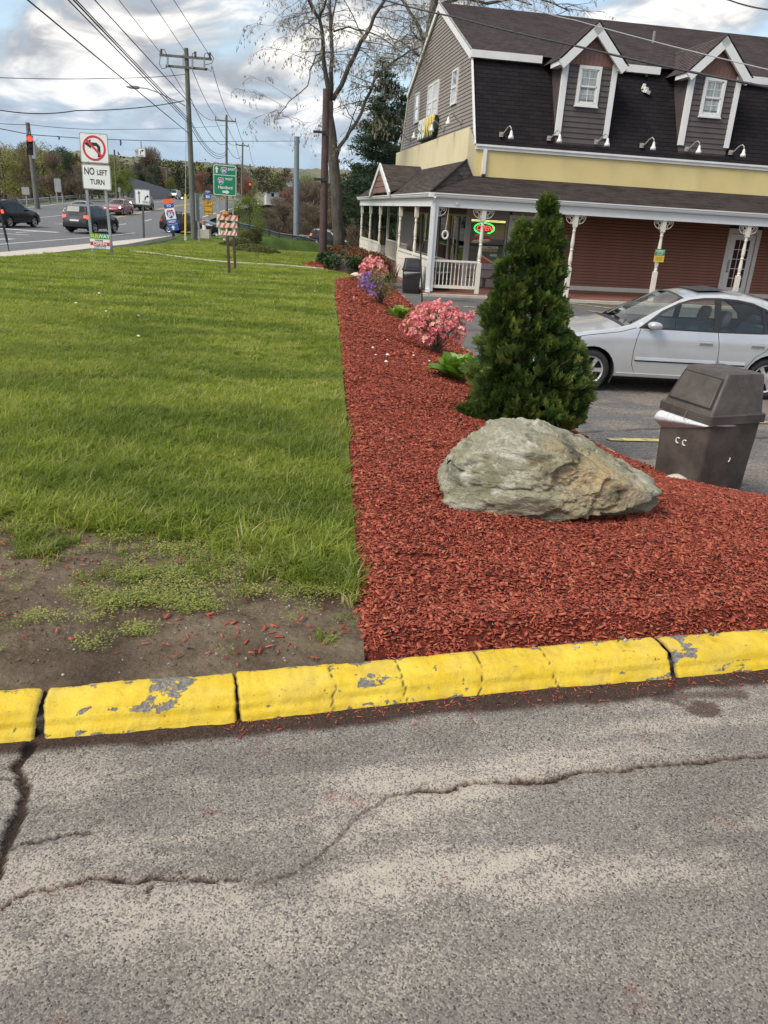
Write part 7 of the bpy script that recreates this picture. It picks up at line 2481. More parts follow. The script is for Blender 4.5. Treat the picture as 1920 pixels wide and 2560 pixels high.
b = hit(697, 560); tq = at_depth(705, 192, b.y)
t = empty('utility_pole', b, 0, 'dark brown timber pole in front of the big bare tree', 'utility pole', 'utility poles along the road')
mb = MB(); mb.tube([Vector((0, 0, -.3)), (tq - b)], [.165, .13], 12); mb.build('pole', MAT_BPOLE, t, 50)
for (x, y) in ((694, 388), (693, 286)):
 c = at_depth(x, y, b.y) - b
 mb = MB(); mb.bbox((c.x - .28, c.y - .18, c.z - .05), (c.x + .30, c.y - .12, c.z + .05)); mb.bbox((c.x + .22, c.y - .2, c.z - .14), (c.x + .30, c.y - .08, c.z + .16)); mb.build('bracket', MAT_IRON, t)
# --- service cables to the shop
def src(x, y): return (x*1659/1920, y*2212/2560)
wire('thick black service cable hanging across the front of the shop roof', [at_depth(*src(820, -42), 27), at_depth(*src(960, 0), 24.5), at_depth(*src(1139, 43), 22), at_depth(*src(1440, 115), 18), at_depth(*src(1920, 218), 14), at_depth(*src(2500, 330), 11)], .020, .02, MAT_WIRE)
wire('pale thin service wire hanging across the shop roof above the black cable', [at_depth(*src(1150, -30), 24), at_depth(*src(1333, 22), 21), at_depth(*src(1440, 51), 19.5), at_depth(*src(1920, 174), 15), at_depth(*src(2500, 310), 12)], .010, .02, MAT_WIRE2)
wire('black wire at the top right corner of the sky', [at_depth(*src(1640, -50), 22), at_depth(*src(1823, 0), 19), at_depth(*src(1920, 24), 17.5), at_depth(*src(2300, 110), 14)], .015, .02, MAT_WIRE)
# --- guy wire with a yellow guard; strap at the left edge
a_, g = at_depth(*k1(1098, 815), Y1 - 3), at_depth(*k1(1101, 120), Y1 - .6)
gt = empty('guy_wire', a_, 0, 'yellow plastic guy wire guard standing just left of the tall utility pole', 'guy wire')
mb = MB(); mb.tube([Vector((0, 0, 0)), g - a_], .022, 5); mb.build('cable', MAT_WIRE2, gt)
mb = MB(); mb.tube([(g - a_)*.015, (g - a_)*.37], .055, 8); mb.build('guard', plain('yellow plastic guard', (.72, .52, .06), .5), gt)
mb = MB(); mb.tube([(.05*math.cos(a), 0, -.05 + .12*math.sin(a)) for a in np.linspace(0, 2*PI, 11)], .03, 5); mb.build('eye', MAT_SIGNW, gt)
p = hit(*k1(60, 913)); q = at_depth(*k1(18, 735), p.y)
gt = empty('guy_rod', p, 0, 'dark guy rod slanting out of the grass at the left edge', 'guy rod')
mb = MB(); mb.tube([Vector((0, 0, -.2)), (q - p)*.4, (q - p)*.42, (q - p)*.75, (q - p)*2.6], [.02, .02, .05, .05, .012], 7); mb.build('rod', MAT_CARBLK, gt)
# signs
def frame_of(tl, tr, bl, Y):
 a, b, c = [at_depth(*k1(*p), Y) for p in (tl, tr, bl)]
 x = (b - a).normalized(); z0 = (a - c)
 y = z0.cross(x).normalized()
 z = x.cross(y)
 w, h = (b - a).length, z0.dot(z)
 Mx = Matrix((x, y, z)).transposed().to_4x4()
 Mx.translation = a + x*w/2 - z*h/2
 return Mx, w, h
XZ = Matrix(((1, 0, 0, 0), (0, 0, -1, 0), (0, 1, 0, 0), (0, 0, 0, 1)))
def rr2(w, h, r, cx=0, cz=0): return [(x + cx, z + cz) for x, z in rrect(w/2, h/2, r, 4)]
def flat(root, name, poly, layer, mat, th=.0015):
 mb = MB(); mb.prism(poly, .003 + layer*.002, .003 + layer*.002 + th, XZ); return mb.build(name, mat, root)
def lab(root, body, size, mat, x, z, layer=2, sx=1.0, bold=.0, name='lettering'):
 me = text_mesh(body, size, mat, .001, sx=sx, bold=bold)
 return link(name, me, root, (x, -(.004 + layer*.002), z), (PI/2, 0, 0))
def panel(root, name, w, h, cx, cz, face, border=None, r=.04, edge=.018, back=MAT_SIGNBACK):
 mb = MB()
 mb.prism(rr2(w, h, r, cx, cz), -.002, .002, XZ)
 p = mb.build(name, [face], root)
 if border:
  flat(root, 'border', rr2(w - edge*1.0, h - edge*1.0, r*.9, cx, cz), 0, border)
  flat(root, 'face', rr2(w - edge*2.6, h - edge*2.6, r*.8, cx, cz), 1, face)
 return p
def ring_poly(cx, cz, ro, ri, n=36):
 o = [(cx + ro*math.cos(a), cz + ro*math.sin(a)) for a in np.linspace(0, 2*PI, n + 1)]
 i = [(cx + ri*math.cos(a), cz + ri*math.sin(a)) for a in np.linspace(2*PI, 0, n + 1)]
 return o + i
def quads(root, name, qs, layer, mat):
 mb = MB()
 for q in qs: mb.prism(q, .003 + layer*.002, .0045 + layer*.002, XZ)
 return mb.build(name, mat, root)
def u_post(root, p0, p1, w=.075, mat=MAT_GALV):
 mb = MB()
 mb.beam(p0, p1, .012, w); mb.beam(Vector(p0) + Vector((-w/2, .02, 0)), Vector(p1) + Vector((-w/2, .02, 0)), .045, .012); mb.beam(Vector(p0) + Vector((w/2, .02, 0)), Vector(p1) + Vector((w/2, .02, 0)), .045, .012)
 return mb.build('post', mat, root)
Y0 = 26.6
Mx, w, h = frame_of((467, 190), (637, 201), (480, 369), Y0)
t = empty('road_sign', Mx.translation, 0, 'tall white no left turn sign with red barred circle on two steel posts', 'road sign', 'road signs')
t.matrix_world = Mx
Mi = Mx.inverted()
panel(t, 'panel', w, h, 0, 0, MAT_SIGNW, MAT_SIGNK, .05)
sc = w/.92
arrow = [(.20, -.26), (.10, -.26), (.10, .02), (.06, .065), (-.10, .065), (-.10, -.02), (-.31, .115), (-.10, .26), (-.10, .165), (.09, .165), (.20, .06)]
mbp = flat(t, 'arrow', [(x*sc, z*sc) for x, z in arrow], 2, MAT_SIGNK)
R_ = .375*sc
ringq = []
for a, a2 in zip(np.linspace(0, 2*PI, 41)[:-1], np.linspace(0, 2*PI, 41)[1:]):
 ringq.append([(R_*math.cos(a), R_*math.sin(a)), (R_*math.cos(a2), R_*math.sin(a2)), (R_*.82*math.cos(a2), R_*.82*math.sin(a2)), (R_*.82*math.cos(a), R_*.82*math.sin(a))][::-1])
quads(t, 'prohibition_ring', ringq, 3, MAT_SIGNR)
flat(t, 'prohibition_bar', [(-.285*sc, .235*sc), (-.235*sc, .285*sc), (.285*sc, -.235*sc), (.235*sc, -.285*sc)][::-1], 4, MAT_SIGNR)
M2, w2, h2 = frame_of((482, 377), (652, 387), (488, 526), Y0)
c2 = Mi @ M2.translation
panel(t, 'panel', w2, h2, c2.x, c2.z, MAT_SIGNW, MAT_SIGNK, .05)
lab(t, 'NO', .30*sc, MAT_SIGNK, c2.x - .225*sc, c2.z + .155*sc, sx=.72, bold=.008)
lab(t, 'LEFT', .22*sc, MAT_SIGNK, c2.x + .19*sc, c2.z + .135*sc, sx=.76, bold=.007)
lab(t, 'TURN', .22*sc, MAT_SIGNK, c2.x + .02*sc, c2.z - .155*sc, sx=.80, bold=.007)
for (xa, ya, xb, yb) in ((505, 470, 545, 878), (617, 470, 661, 897)):
 p0 = at_depth(*k1(xb, yb), Y0); p1 = at_depth(*k1(xa, ya), Y0)
 u_post(t, Mi @ (p0 + Vector((0, .03, -.3))), Mi @ (p1 + Vector((0, .03, .0))), .075)
quads(t, 'bolt', [[(x + .012*math.cos(a), z + .012*math.sin(a)) for a in np.linspace(0, 2*PI, 6, endpoint=False)] for x in (-.22*sc, .22*sc) for z in (-.40*sc, .40*sc)], 2, MAT_SIGNBACK)
Mx, w, h = frame_of((530, 787), (647, 795), (541, 877), Y0 - .25)
t = empty('yard_sign', Mx.translation, 0, 'small green white and red yard sign reading open, below the no left turn sign', 'yard sign')
t.matrix_world = Mx
panel(t, 'panel', w, h, 0, 0, MAT_SIGNW, None, .01)
flat(t, 'green_band', [(-w/2, h/2), (-w/2, h*.14), (w/2, h*.14), (w/2, h/2)], 0, plain('leaf green print', (.03, .27, .07), .5))
flat(t, 'red_band', [(-w*.49, -.06*h), (-w*.49, -.30*h), (w*.49, -.30*h), (w*.49, -.06*h)], 0, plain('crimson print', (.48, .025, .035), .5))
lab(t, 'SUB', h*.33, plain('yellow print', (.80, .60, .03), .5), -w*.235, h*.315, 1, 1.12, .006); lab(t, 'WAY', h*.33, MAT_SIGNW, w*.215, h*.315, 1, 1.1, .006)
lab(t, "WE'RE", h*.16, MAT_SIGNK, -w*.05, h*.03, 1, 1.3, .002); lab(t, 'OPEN', h*.26, MAT_SIGNW, 0, -h*.18, 1, 1.45, .008)
lab(t, 'COME IN FOR', h*.10, MAT_SIGNK, 0, -h*.355, 1, 1.35, .001); lab(t, 'TAKEOUT  DELIVERY', h*.07, MAT_SIGNBACK, 0, -h*.445, 1, 1.3)
mb = MB()
for x in (-w*.3, w*.3): mb.tube([(x, .01, -h*.3), (x, .01, -h*.5 - .25)], .006, 5)
mb.build('wire_stake', MAT_GALV, t)
p = hit(*k1(850, 822)); Ya = p.y
Mx, w, h = frame_of((797, 527), (887, 533), (798, 618), Ya)
t = empty('road_sign', Mx.translation, 0, 'white lane sign with straight arrow and right only arrow on one dark post', 'road sign', 'road signs')
t.matrix_world = Mx; Mi = Mx.inverted()
panel(t, 'panel', w, h, 0, 0, MAT_SIGNW, MAT_SIGNK, .05, .03)
flat(t, 'arrow', [(x*w, z*h) for x, z in ((-.25, -.38), (-.19, -.38), (-.19, .22), (-.12, .20), (-.22, .42), (-.32, .20), (-.25, .22))][::-1], 2, MAT_SIGNK)
flat(t, 'arrow', [(x*w, z*h) for x, z in ((.12, -.20), (.20, -.20), (.21, -.08), (.26, .0), (.32, .03), (.31, -.05), (.45, .08), (.29, .17), (.30, .10), (.22, .07), (.14, -.03))], 2, MAT_SIGNK)
lab(t, 'ONLY', h*.22, MAT_SIGNK, w*.24, -h*.33, sx=.85, bold=.006)
p1 = at_depth(*k1(843, 560), Ya)
u_post(t, Mi @ (p + Vector((0, .05, -.3))), Mi @ (p1 + Vector((0, .05, 0))), .10, plain('dark sign post', (.06, .065, .065), .6))
def shield(root, cx, cz, s, layer=2, txt=True):
 out = [(-.50, .10), (-.44, .36), (-.30, .50), (-.14, .45), (0, .50), (.14, .45), (.30, .50), (.44, .36), (.50, .10), (.42, -.22), (.20, -.46), (0, -.56), (-.20, -.46), (-.42, -.22)]
 flat(root, 'shield', [(cx + x*s, cz + z*s) for x, z in out][::-1], layer, MAT_SIGNW)
 k_ = .90
 flat(root, 'shield_field', [(cx + x*s*k_, cz + min(z, .20)*s*k_) for x, z in out][::-1], layer + 1, MAT_SIGNB)
 flat(root, 'shield_crest', [(cx + x*s*k_, cz + z*s*k_) for x, z in ((-.46, .24), (-.42, .36), (-.30, .48), (-.14, .43), (0, .48), (.14, .43), (.30, .48), (.42, .36), (.46, .24))][::-1], layer + 1, MAT_SIGNR)
 lab(root, '84', s*.62, MAT_SIGNW, cx, cz - s*.10, layer + 3, .95, s*.02)
Yr = 44.5
Mx, w, h = frame_of((962, 590), (1021, 582), (1000, 779), Yr)
t = empty('route_marker', Mx.translation, 0, 'leaning temporary route sign, orange over blue, TO 84 WEST with an up arrow', 'route sign', 'road signs')
t.matrix_world = Mx; Mi = Mx.inverted()
panel(t, 'backing', w, h, 0, 0, MAT_SIGNW, None, .02)
for nm, z1, z0, m in (('orange_plate', .50, .365, MAT_SIGNO), ('to_plate', .355, .215, MAT_SIGNB), ('shield_plate', .205, -.13, MAT_SIGNW), ('west_plate', -.14, -.285, MAT_SIGNB), ('arrow_plate', -.30, -.50, MAT_SIGNB)):
 mb = MB(); mb.prism([(-w*.49, z1*h), (-w*.49, z0*h), (w*.49, z0*h), (w*.49, z1*h)], .004, .010, XZ); mb.build(nm, m, t)
lab(t, 'TO', h*.105, MAT_SIGNW, 0, h*.285, 6, 1.1, .008); lab(t, 'WEST', h*.105, MAT_SIGNW, 0, -h*.212, 6, .95, .008)
shield(t, 0, h*.035, h*.29, 5)
flat(t, 'arrow', [(x*w, z*h) for x, z in ((-.09, -.465), (.09, -.465), (.09, -.40), (.22, -.40), (0, -.325), (-.22, -.40), (-.09, -.40))], 6, MAT_SIGNW)
fp = at_depth(*k1(1026, 803), Yr)
mb = MB(); mb.tube([Mi @ (fp + Vector((0, .06, -.05))), Mi @ (fp + Vector((-.02, .06, .3)))], .08, 8); mb.beam(Mi @ (fp + Vector((-.01, .10, .2))), Vector((0, .05, h*.50)), .05, .05); mb.build('stand', MAT_CARBLK, t)
mb = MB(); mb.box((w*.25, .03, h*.53), (.16, .03, .10)); mb.box((w*.05, .03, h*.515), (.10, .03, .07)); mb.build('warning_flag', plain('dark red cloth', (.10, .02, .03), .8), t)
Yg = 59.5
Mx, w, h = frame_of((1262, 378), (1402, 389), (1267, 562), Yg)
t = empty('guide_sign', Mx.translation, 0, 'large green highway guide sign for 84 east and 84 west Hartford with arrows', 'guide sign', 'road signs')
t.matrix_world = Mx; Mi = Mx.inverted()
panel(t, 'panel', w, h, 0, 0, MAT_SIGNG, MAT_SIGNW, .16, .05)
zd = h*.5 - h*.335
flat(t, 'divider', [(-w*.485, zd + .02), (-w*.485, zd - .02), (w*.485, zd - .02), (w*.485, zd + .02)], 2, MAT_SIGNW)
flat(t, 'arrow', [(x, z) for x, z in ((-w*.38, h*.22), (-w*.31, h*.22), (-w*.31, h*.34), (-w*.26, h*.34), (-w*.345, h*.445), (-w*.43, h*.34), (-w*.38, h*.34))], 2, MAT_SIGNW)
shield(t, -w*.04, h*.315, h*.22); lab(t, 'EAST', h*.105, MAT_SIGNW, w*.28, h*.36, 2, 1.05, .012)
shield(t, -w*.17, -h*.03, h*.22); lab(t, 'WEST', h*.095, MAT_SIGNW, w*.17, h*.04, 2, 1.05, .012)
lab(t, 'Hartford', h*.135, MAT_SIGNW, w*.02, -h*.235, 2, 1.05, .014)
flat(t, 'arrow', [(x*w, z*h) for x, z in ((-.10, -.34), (-.10, -.41), (.06, -.41), (.06, -.45), (.20, -.375), (.06, -.30), (.06, -.34))], 2, MAT_SIGNW)
for (xa, xb) in ((1289, 1289), (1377, 1379)):
 p0 = at_depth(*k1(xb, 720), Yg); p1 = at_depth(*k1(xa, 520), Yg)
 u_post(t, Mi @ (p0 + Vector((0, .1, -.8))), Mi @ (p1 + Vector((0, .1, 0))), .24 if xa < 1300 else .10)
Yl = 72
Mx, w, h = frame_of((1208, 592), (1262, 597), (1211, 677), Yl)
t = empty('road_sign', Mx.translation, 0, 'yellow left lane ahead sign under a blue 84 east marker', 'road sign', 'road signs')
t.matrix_world = Mx; Mi = Mx.inverted()
panel(t, 'panel', w, h, 0, 0, MAT_SIGNY, MAT_SIGNK, .06, .04)
lab(t, 'LEFT', h*.25, MAT_SIGNK, 0, h*.32, 2, .9, .02); lab(t, 'LANE', h*.25, MAT_SIGNK, 0, h*.09, 2, .9, .02); lab(t, 'AHEAD', h*.25, MAT_SIGNK, 0, -h*.30, 2, .78, .02)
flat(t, 'divider', [(-w*.46, -h*.07), (-w*.46, -h*.09), (w*.46, -h*.09), (w*.46, -h*.07)], 2, MAT_SIGNK)
for (tl, tr, bl, txt) in (((1213, 534), (1247, 536), (1213, 551), 'EAST'), ((1212, 557), (1249, 559), (1213, 589), '84')):
 M2, w2, h2 = frame_of(tl, tr, bl, Yl)
 c2 = Mi @ M2.translation
 panel(t, 'route_plate', w2, h2, c2.x, c2.z, MAT_SIGNB, None, .04)
 lab(t, txt, h2*(.85 if txt == 'EAST' else .8), MAT_SIGNW, c2.x, c2.z, 2, .8 if txt == 'EAST' else 1, .015)
p0 = at_depth(*k1(1241, 738), Yl); p1 = at_depth(*k1(1231, 545), Yl)
u_post(t, Mi @ (p0 + Vector((0, .06, -.6))), Mi @ (p1 + Vector((0, .06, 0))), .09)
p0, p1 = at_depth(*k1(1182, 812), 52), at_depth(*k1(1166, 552), 52)
t = empty('sign_post', p0, 0, 'grey steel sign post seen edge on, right beside the tall utility pole', 'sign post')
mb = MB(); mb.beam(Vector((0, 0, -.3)), p1 - p0, .12, .10); mb.build('post', MAT_GALV, t)
mb = MB(); c = p1 - p0; mb.bbox((c.x - .02, c.y - .45, c.z - 1.6), (c.x + .03, c.y + .45, c.z + .02)); mb.build('panel', MAT_SIGNBACK, t)
p0, p1 = at_depth(*k1(1212, 808), 54), at_depth(*k1(1206, 714), 54)
t = empty('marker_post', p0, 0, 'white marker post with orange band on a concrete foot', 'marker post')
mb = MB(); mb.box((0, 0, .16), (.75, .6, .55)); mb.build('foot', MAT_CONC, t)
mb = MB(); mb.tube([Vector((0, 0, .4)), p1 - p0], .12, 8); mb.build('tube', MAT_SIGNW, t)
mb = MB(); mb.tube([(p1 - p0)*.72, (p1 - p0)*.98], .127, 8); mb.build('band', plain('faded orange band', (.45, .17, .09), .6), t)
Mx, w, h = frame_of((815, 281), (860, 284), (815, 335), 66)
t = empty('overhead_sign', Mx.translation, 0, 'small white right turn only plate hanging from the span wire', 'road sign', 'road signs')
t.matrix_world = Mx
panel(t, 'panel', w, h, 0, 0, MAT_SIGNW, MAT_SIGNBACK, .05, .04)
flat(t, 'arrow', [(x*w, z*h) for x, z in ((-.22, -.22), (-.10, -.22), (-.08, -.02), (.0, .10), (.10, .14), (.08, .03), (.32, .20), (.08, .36), (.09, .26), (-.06, .20), (-.18, .06))], 2, MAT_SIGNK)
lab(t, 'ONLY', h*.20, MAT_SIGNK, 0, -h*.36, 2, .9, .01)
mb = MB(); mb.tube([(0, .02, h*.4), (-.02, .02, h*1.22)], .035, 6); mb.build('hanger', MAT_GALV, t)
for (tl, tr, bl, posts, lab_, Yb) in (((126, 515), (171, 517), (130, 560), ((150, 540, 153, 600),), 'small grey back of a square road sign on the far left verge', 84), ((318, 464), (357, 466), (327, 545), ((328, 520, 340, 615), (355, 470, 372, 615)), 'tall grey back of a road sign on two legs beyond the rail', 90), ((697, 518), (713, 519), (698, 545), ((705, 540, 706, 590),), 'tiny grey sign back beside the slim light pole', 96)):
 Mx, w, h = frame_of(tl, tr, bl, Yb)
 t = empty('road_sign', Mx.translation, 0, lab_, 'road sign', 'road signs'); t.matrix_world = Mx; Mi = Mx.inverted()
 panel(t, 'panel', w, h, 0, 0, MAT_SIGNBACK, None, .08)
 for (xa, ya, xb, yb) in posts:
  u_post(t, Mi @ (at_depth(*k1(xb, yb), Yb) + Vector((0, .1, -1))), Mi @ (at_depth(*k1(xa, ya), Yb) + Vector((0, .1, 0))), .10)
# --- striped barricade and the two stakes before it
Yb = 50
t0 = at_depth(*k1(1345, 832), Yb)
bar = empty('barricade', t0, 0, 'orange and white striped barricade standing on the grass below the green sign', 'barricade')
MAT_BARW = plain('white barricade plastic', (.66, .66, .64), .5)
MAT_BARO = plain('orange red stripe', (.72, .11, .03), .5)
for (lx, ly, rx, ry, hh) in ((1285, 692, 1408, 702, .31), (1284, 740, 1405, 745, .27), (1308, 786, 1404, 792, .25)):
 a, b = at_depth(*k1(lx, ly), Yb) - t0, at_depth(*k1(rx, ry), Yb) - t0
 d = b - a; L = d.length; d.normalize(); up = Vector((0, 0, 1)); up = (up - d*up.dot(d)).normalized()
 mb = MB(); mb.beam(a, b, .05, hh); board = mb.build('board', MAT_BARW, bar)
 mb = MB()
 nstr = 4
 for i in range(nstr):
  x0, ww = L*(i + .12)/nstr, L*.11
  mb.face([a + d*x + up*z - Vector((0, .028, 0)) for x, z in ((x0, -hh/2), (x0 + ww, -hh/2), (x0 + ww + hh*.55, hh/2), (x0 + hh*.55, hh/2))])
 mb.build('stripe', MAT_BARO, board)
for (xa, ya, xb, yb) in ((1290, 690, 1300, 800), (1335, 690, 1345, 825), (1385, 700, 1392, 832)):
 mb = MB(); mb.beam(at_depth(*k1(xa, ya), Yb) - t0 + Vector((0, .08, 0)), at_depth(*k1(xb, yb), Yb) - t0 + Vector((0, .08, 0)), .09, .09); mb.beam(at_depth(*k1(xb, yb), Yb) - t0 + Vector((-.15, -.2, 0)), at_depth(*k1(xb, yb), Yb) - t0 + Vector((.25, .3, -.08)), .10, .08); mb.build('upright', MAT_BARW, bar)
mb = MB()
for x in (1330, 1345): mb.lathe([(.10, -.1), (.14, 0), (.10, .12), (.02, .16)], 10, 0, Matrix.Translation(at_depth(*k1(x, 676), Yb) - t0))
mb.build('warning_light', plain('amber lens', (.50, .20, .03), .3), bar)
for (xa, ya, xb, yb, lab_) in ((1347, 806, 1360, 1037, 'left dark steel stake standing in the lawn before the barricade'), (1385, 808, 1394, 1010, 'right dark steel stake standing in the lawn before the barricade')):
 p = hit(*k1(xb, yb)); q = at_depth(*k1(xa, ya), p.y)
 t = empty('steel_stake', p, 0, lab_, 'stake', 'stakes in the lawn')
 u_post(t, Vector((0, 0, -.2)), q - p, .05, MAT_BPOLE)
# --- guard rails
def rail(label, pts, posts_every, name='guard_rail', hgt=.70, gap=.3):
 t = empty(name, pts[0], 0, label, 'guard rail', 'guard rails')
 o = Vector(pts[0])
 prof = [(-.03, -.155), (.03, -.12), (.03, -.05), (-.03, 0), (.03, .05), (.03, .12), (-.03, .155)]
 P = []
 for a, b in zip(pts[:-1], pts[1:]):
  a, b = Vector(a), Vector(b); n = max(1, int((b - a).length/posts_every))
  P += [a.lerp(b, i/n) for i in range(n)]
 P.append(Vector(pts[-1]))
 mb = MB()
 prev = None
 for i, p in enumerate(P):
  d = (P[min(i + 1, len(P) - 1)] - P[max(i - 1, 0)]); d.z = 0; d.normalize(); s = Vector((d.y, -d.x, 0))
  ring = [p - o + s*x + Vector((0, 0, hgt - .16 + z)) for x, z in prof]
  if prev:
   for k in range(len(prof) - 1): mb.face([prev[k], ring[k], ring[k + 1], prev[k + 1]])
  prev = ring
 mb.build('beam', MAT_GALV, t)
 pm = None
 for p in P:
  if pm is None:
   m2 = MB(); m2.bbox((-.08, .04, -.6), (.08, .22, hgt)); pm = m2.mesh('post', MAT_POLE)
  link('post', pm, t, p - o)
def zroad_l(x, y): return float(z_road(y))
rail('long pale guard rail on the far left side of the road before the woods', [(float(x_road(y)) - 12.3, y, float(z_road(y)) - .02) for y in (60, 75, 85, 95, 105, 118, 130)], 3.8)
rp = [at_depth(*k1(1408, 782), 61), at_depth(*k1(1530, 805), 66), at_depth(*k1(1650, 836), 71), at_depth(657, 527, 77), at_depth(680, 534, 80)]
rail('grey guard rail curving down along the ramp behind the barricade', rp, 2.5)
rail('far guard rail on the outer side of the ramp beside the porch', [at_depth(640, 520, 92), at_depth(700, 527, 92), at_depth(765, 533, 93), at_depth(820, 540, 93), at_depth(900, 556, 93)], 3)
mb = MB()
a = at_depth(*k1(775, 580), 122); b = at_depth(*k1(1005, 610), 150)
mb.add([a, b, b + Vector((0, 0, 2.2)), a + Vector((0, 0, 2.8)), a + Vector((.2, .3, 0)), b + Vector((.2, .3, 0)), b + Vector((.2, .3, 2.2)), a + Vector((.2, .3, 2.8))], [(0, 1, 2, 3), (4, 7, 6, 5), (3, 2, 6, 7), (0, 3, 7, 4)])
tag(mb.build('bridge_parapet', plain('grey mesh parapet', (.20, .20, .21), .8, .15, 1)), 'long grey bridge parapet at the top of the road', 'parapet')
# --- in the valley: a white house and two cars with their lamps on
hb = at_depth(612, 428, 420)
hs = empty('house', hb, .3, 'white house with dark roof among the valley trees', 'house')
mb = MB(); mb.bbox((-9, -4, -6), (9, 4, 3.0)); mb.build('wall', MAT_SIGNW, hs)
mb = MB(); mb.add([(-9.6, -4.8, 2.9), (9.6, -4.8, 2.9), (9.6, 4.8, 2.9), (-9.6, 4.8, 2.9), (-9.6, 0, 6.4), (9.6, 0, 6.4)], [(0, 1, 5, 4), (2, 3, 4, 5), (0, 4, 3), (1, 2, 5)]); mb.build('roof', plain('grey roof', (.10, .10, .11), .9), hs)
mb = MB(); mb.bbox((1.5, -1, 4), (4.5, 2, 9)); mb.build('tower', MAT_SIGNW, hs)
for x in (-6, -2, 2, 6):
 mb = MB(); mb.bbox((x - .7, -4.08, .3), (x + .7, -3.98, 2.0)); mb.build('window', MAT_TGLASS, hs)
for (x, y, lb, bd) in ((551, 447, 'tiny white car with lit headlamps down in the valley by the red signal', MAT_WHITECAR), (569, 457, 'tiny pale car with lit headlamps lower in the valley', MAT_SILVER)):
 q = at_depth(x, y, 190)
 place('car', lb, 'car', (q.x, q.y), -NORTH + .1, bd, FSEDAN, 'h', GRP, q.z)
# plants and trees
def cards(centers, dirs, L, W, seed=0, fold=.0):
 """leaf shaped quads: centre, direction, length, width -> verts, faces"""
 r = np.random.default_rng(seed)
 c = np.asarray(centers); n = len(c)
 d = np.asarray(dirs); d = d/np.maximum(np.linalg.norm(d, axis=1, keepdims=True), 1e-6)
 u = r.normal(size=(n, 3)); s = np.cross(d, u); s /= np.maximum(np.linalg.norm(s, axis=1, keepdims=True), 1e-6)
 L = np.broadcast_to(np.asarray(L, float), (n,))[:, None]; W = np.broadcast_to(np.asarray(W, float), (n,))[:, None]
 V = np.stack([c - d*L/2, c + s*W/2, c + d*L/2, c - s*W/2], 1).reshape(-1, 3)
 F = np.arange(4*n).reshape(n, 4)
 return V, F
def join_np(parts):
 V, F, b = [], [], 0
 for v, f in parts:
  V.append(v); F.append(np.asarray(f) + b); b += len(v)
 return np.concatenate(V), np.concatenate(F)
def crown_mat(name, a, b, c3, vary=.5, rough=.7):
 M = Mat(name, a, rough, spec=.2)
 v = M.coords()
 f = M.range(M.noise(1.1, 4, .7, v), .32, .68)
 col = M.mix(f, a, b)
 col = M.mix(M.range(M.noise(.35, 3, .5, M.pos()), .45, .65, 0, .55), col, c3)
 M.color(col)
 tr = M.n('ShaderNodeBsdfTranslucent'); M.put(M.mix(1.0, col, (1.2, 1.2, .7), 'MULTIPLY'), tr.inputs[0])
 mx = M.n('ShaderNodeMixShader'); mx.inputs[0].default_value = .22
 M.l(M.p.outputs[0], mx.inputs[1]); M.l(tr.outputs[0], mx.inputs[2]); M.l(mx.outputs[0], M.out.inputs[0])
 return M.m
MAT_BARK = Mat('grey brown bark', (.12, .10, .085), .95)
v = MAT_BARK.coords()
MAT_BARK.color(MAT_BARK.mix(MAT_BARK.range(MAT_BARK.noise(9, 6, .7, MAT_BARK.scaled(v, (1, 1, .22))), .35, .65), (.045, .038, .032), (.125, .108, .092)))
MAT_BARK.bump(MAT_BARK.noise(9, 6, .7, MAT_BARK.scaled(v, (1, 1, .22))), .9, .06)
MAT_BARK = MAT_BARK.m
MAT_TWIG = plain('brown twigs', (.10, .078, .064), .9, .2, 3)
MAT_BUD = leaf_mat('young grey brown leaves', (.30, .26, .23), (.46, .41, .35), None, .8, .4, 'rand')
MAT_CROWN_Y = crown_mat('spring yellow brown foliage', (.18, .185, .058), (.32, .315, .105), (.21, .175, .085))
MAT_CROWN_G = crown_mat('fresh green foliage', (.11, .155, .030), (.23, .28, .062), (.15, .15, .05))
MAT_CROWN_D = crown_mat('dark conifer foliage', (.024, .044, .024), (.058, .085, .045), (.042, .062, .040))
MAT_CROWN_B = crown_mat('bare brown twig mass', (.13, .10, .08), (.22, .17, .135), (.17, .135, .10))
MAT_CROWN_R = crown_mat('reddish budding twig mass', (.19, .09, .068), (.29, .15, .11), (.19, .125, .09))
MAT_PINE = crown_mat('pine needles', (.016, .034, .018), (.042, .070, .036), (.030, .048, .030))
def crown_mesh(name, seed, mat, n, size, lobes=9, bare=False, squash=1.0, trunk_gap=.12):
 """unit crown (height 1, radius about .35) of small leaf faces grouped in uneven lobes"""
 r = np.random.default_rng(seed)
 C, R = [], []
 for i in range(lobes):
  z = r.uniform(.10, .88); rad = .32*math.sqrt(max(.12, 1 - ((z - .48)/.55)**2))
  a = r.uniform(0, 6.28); d = rad*r.uniform(.25, 1.0)
  C.append((d*math.cos(a), d*math.sin(a), z)); R.append(r.uniform(.09, .19))
 C.append((0, 0, .80)); R.append(.17); C.append((0, 0, .5)); R.append(.2); C.append((.08, 0, .15)); R.append(.2); C.append((-.1, .05, .2)); R.append(.18)
 C, R = np.array(C), np.array(R)
 k = r.integers(0, len(C), n)
 d = r.normal(size=(n, 3)); d /= np.linalg.norm(d, axis=1, keepdims=True)
 rad = R[k]*(r.random(n)**.35)*r.uniform(.8, 1.2, n)
 P = C[k] + d*rad[:, None]*np.array([1, 1, .9*squash])
 if bare:
  dr = d*.6 + np.array([0, 0, .75]) + r.normal(size=(n, 3))*.35
  V, F = cards(P, dr, r.uniform(.05, .13, n), r.uniform(.003, .009, n), seed)
 else:
  dr = r.normal(size=(n, 3))
  V, F = cards(P, dr, size*r.uniform(.6, 1.5, n), size*r.uniform(.5, 1.0, n), seed)
 return np_mesh(name, V, F, mat)
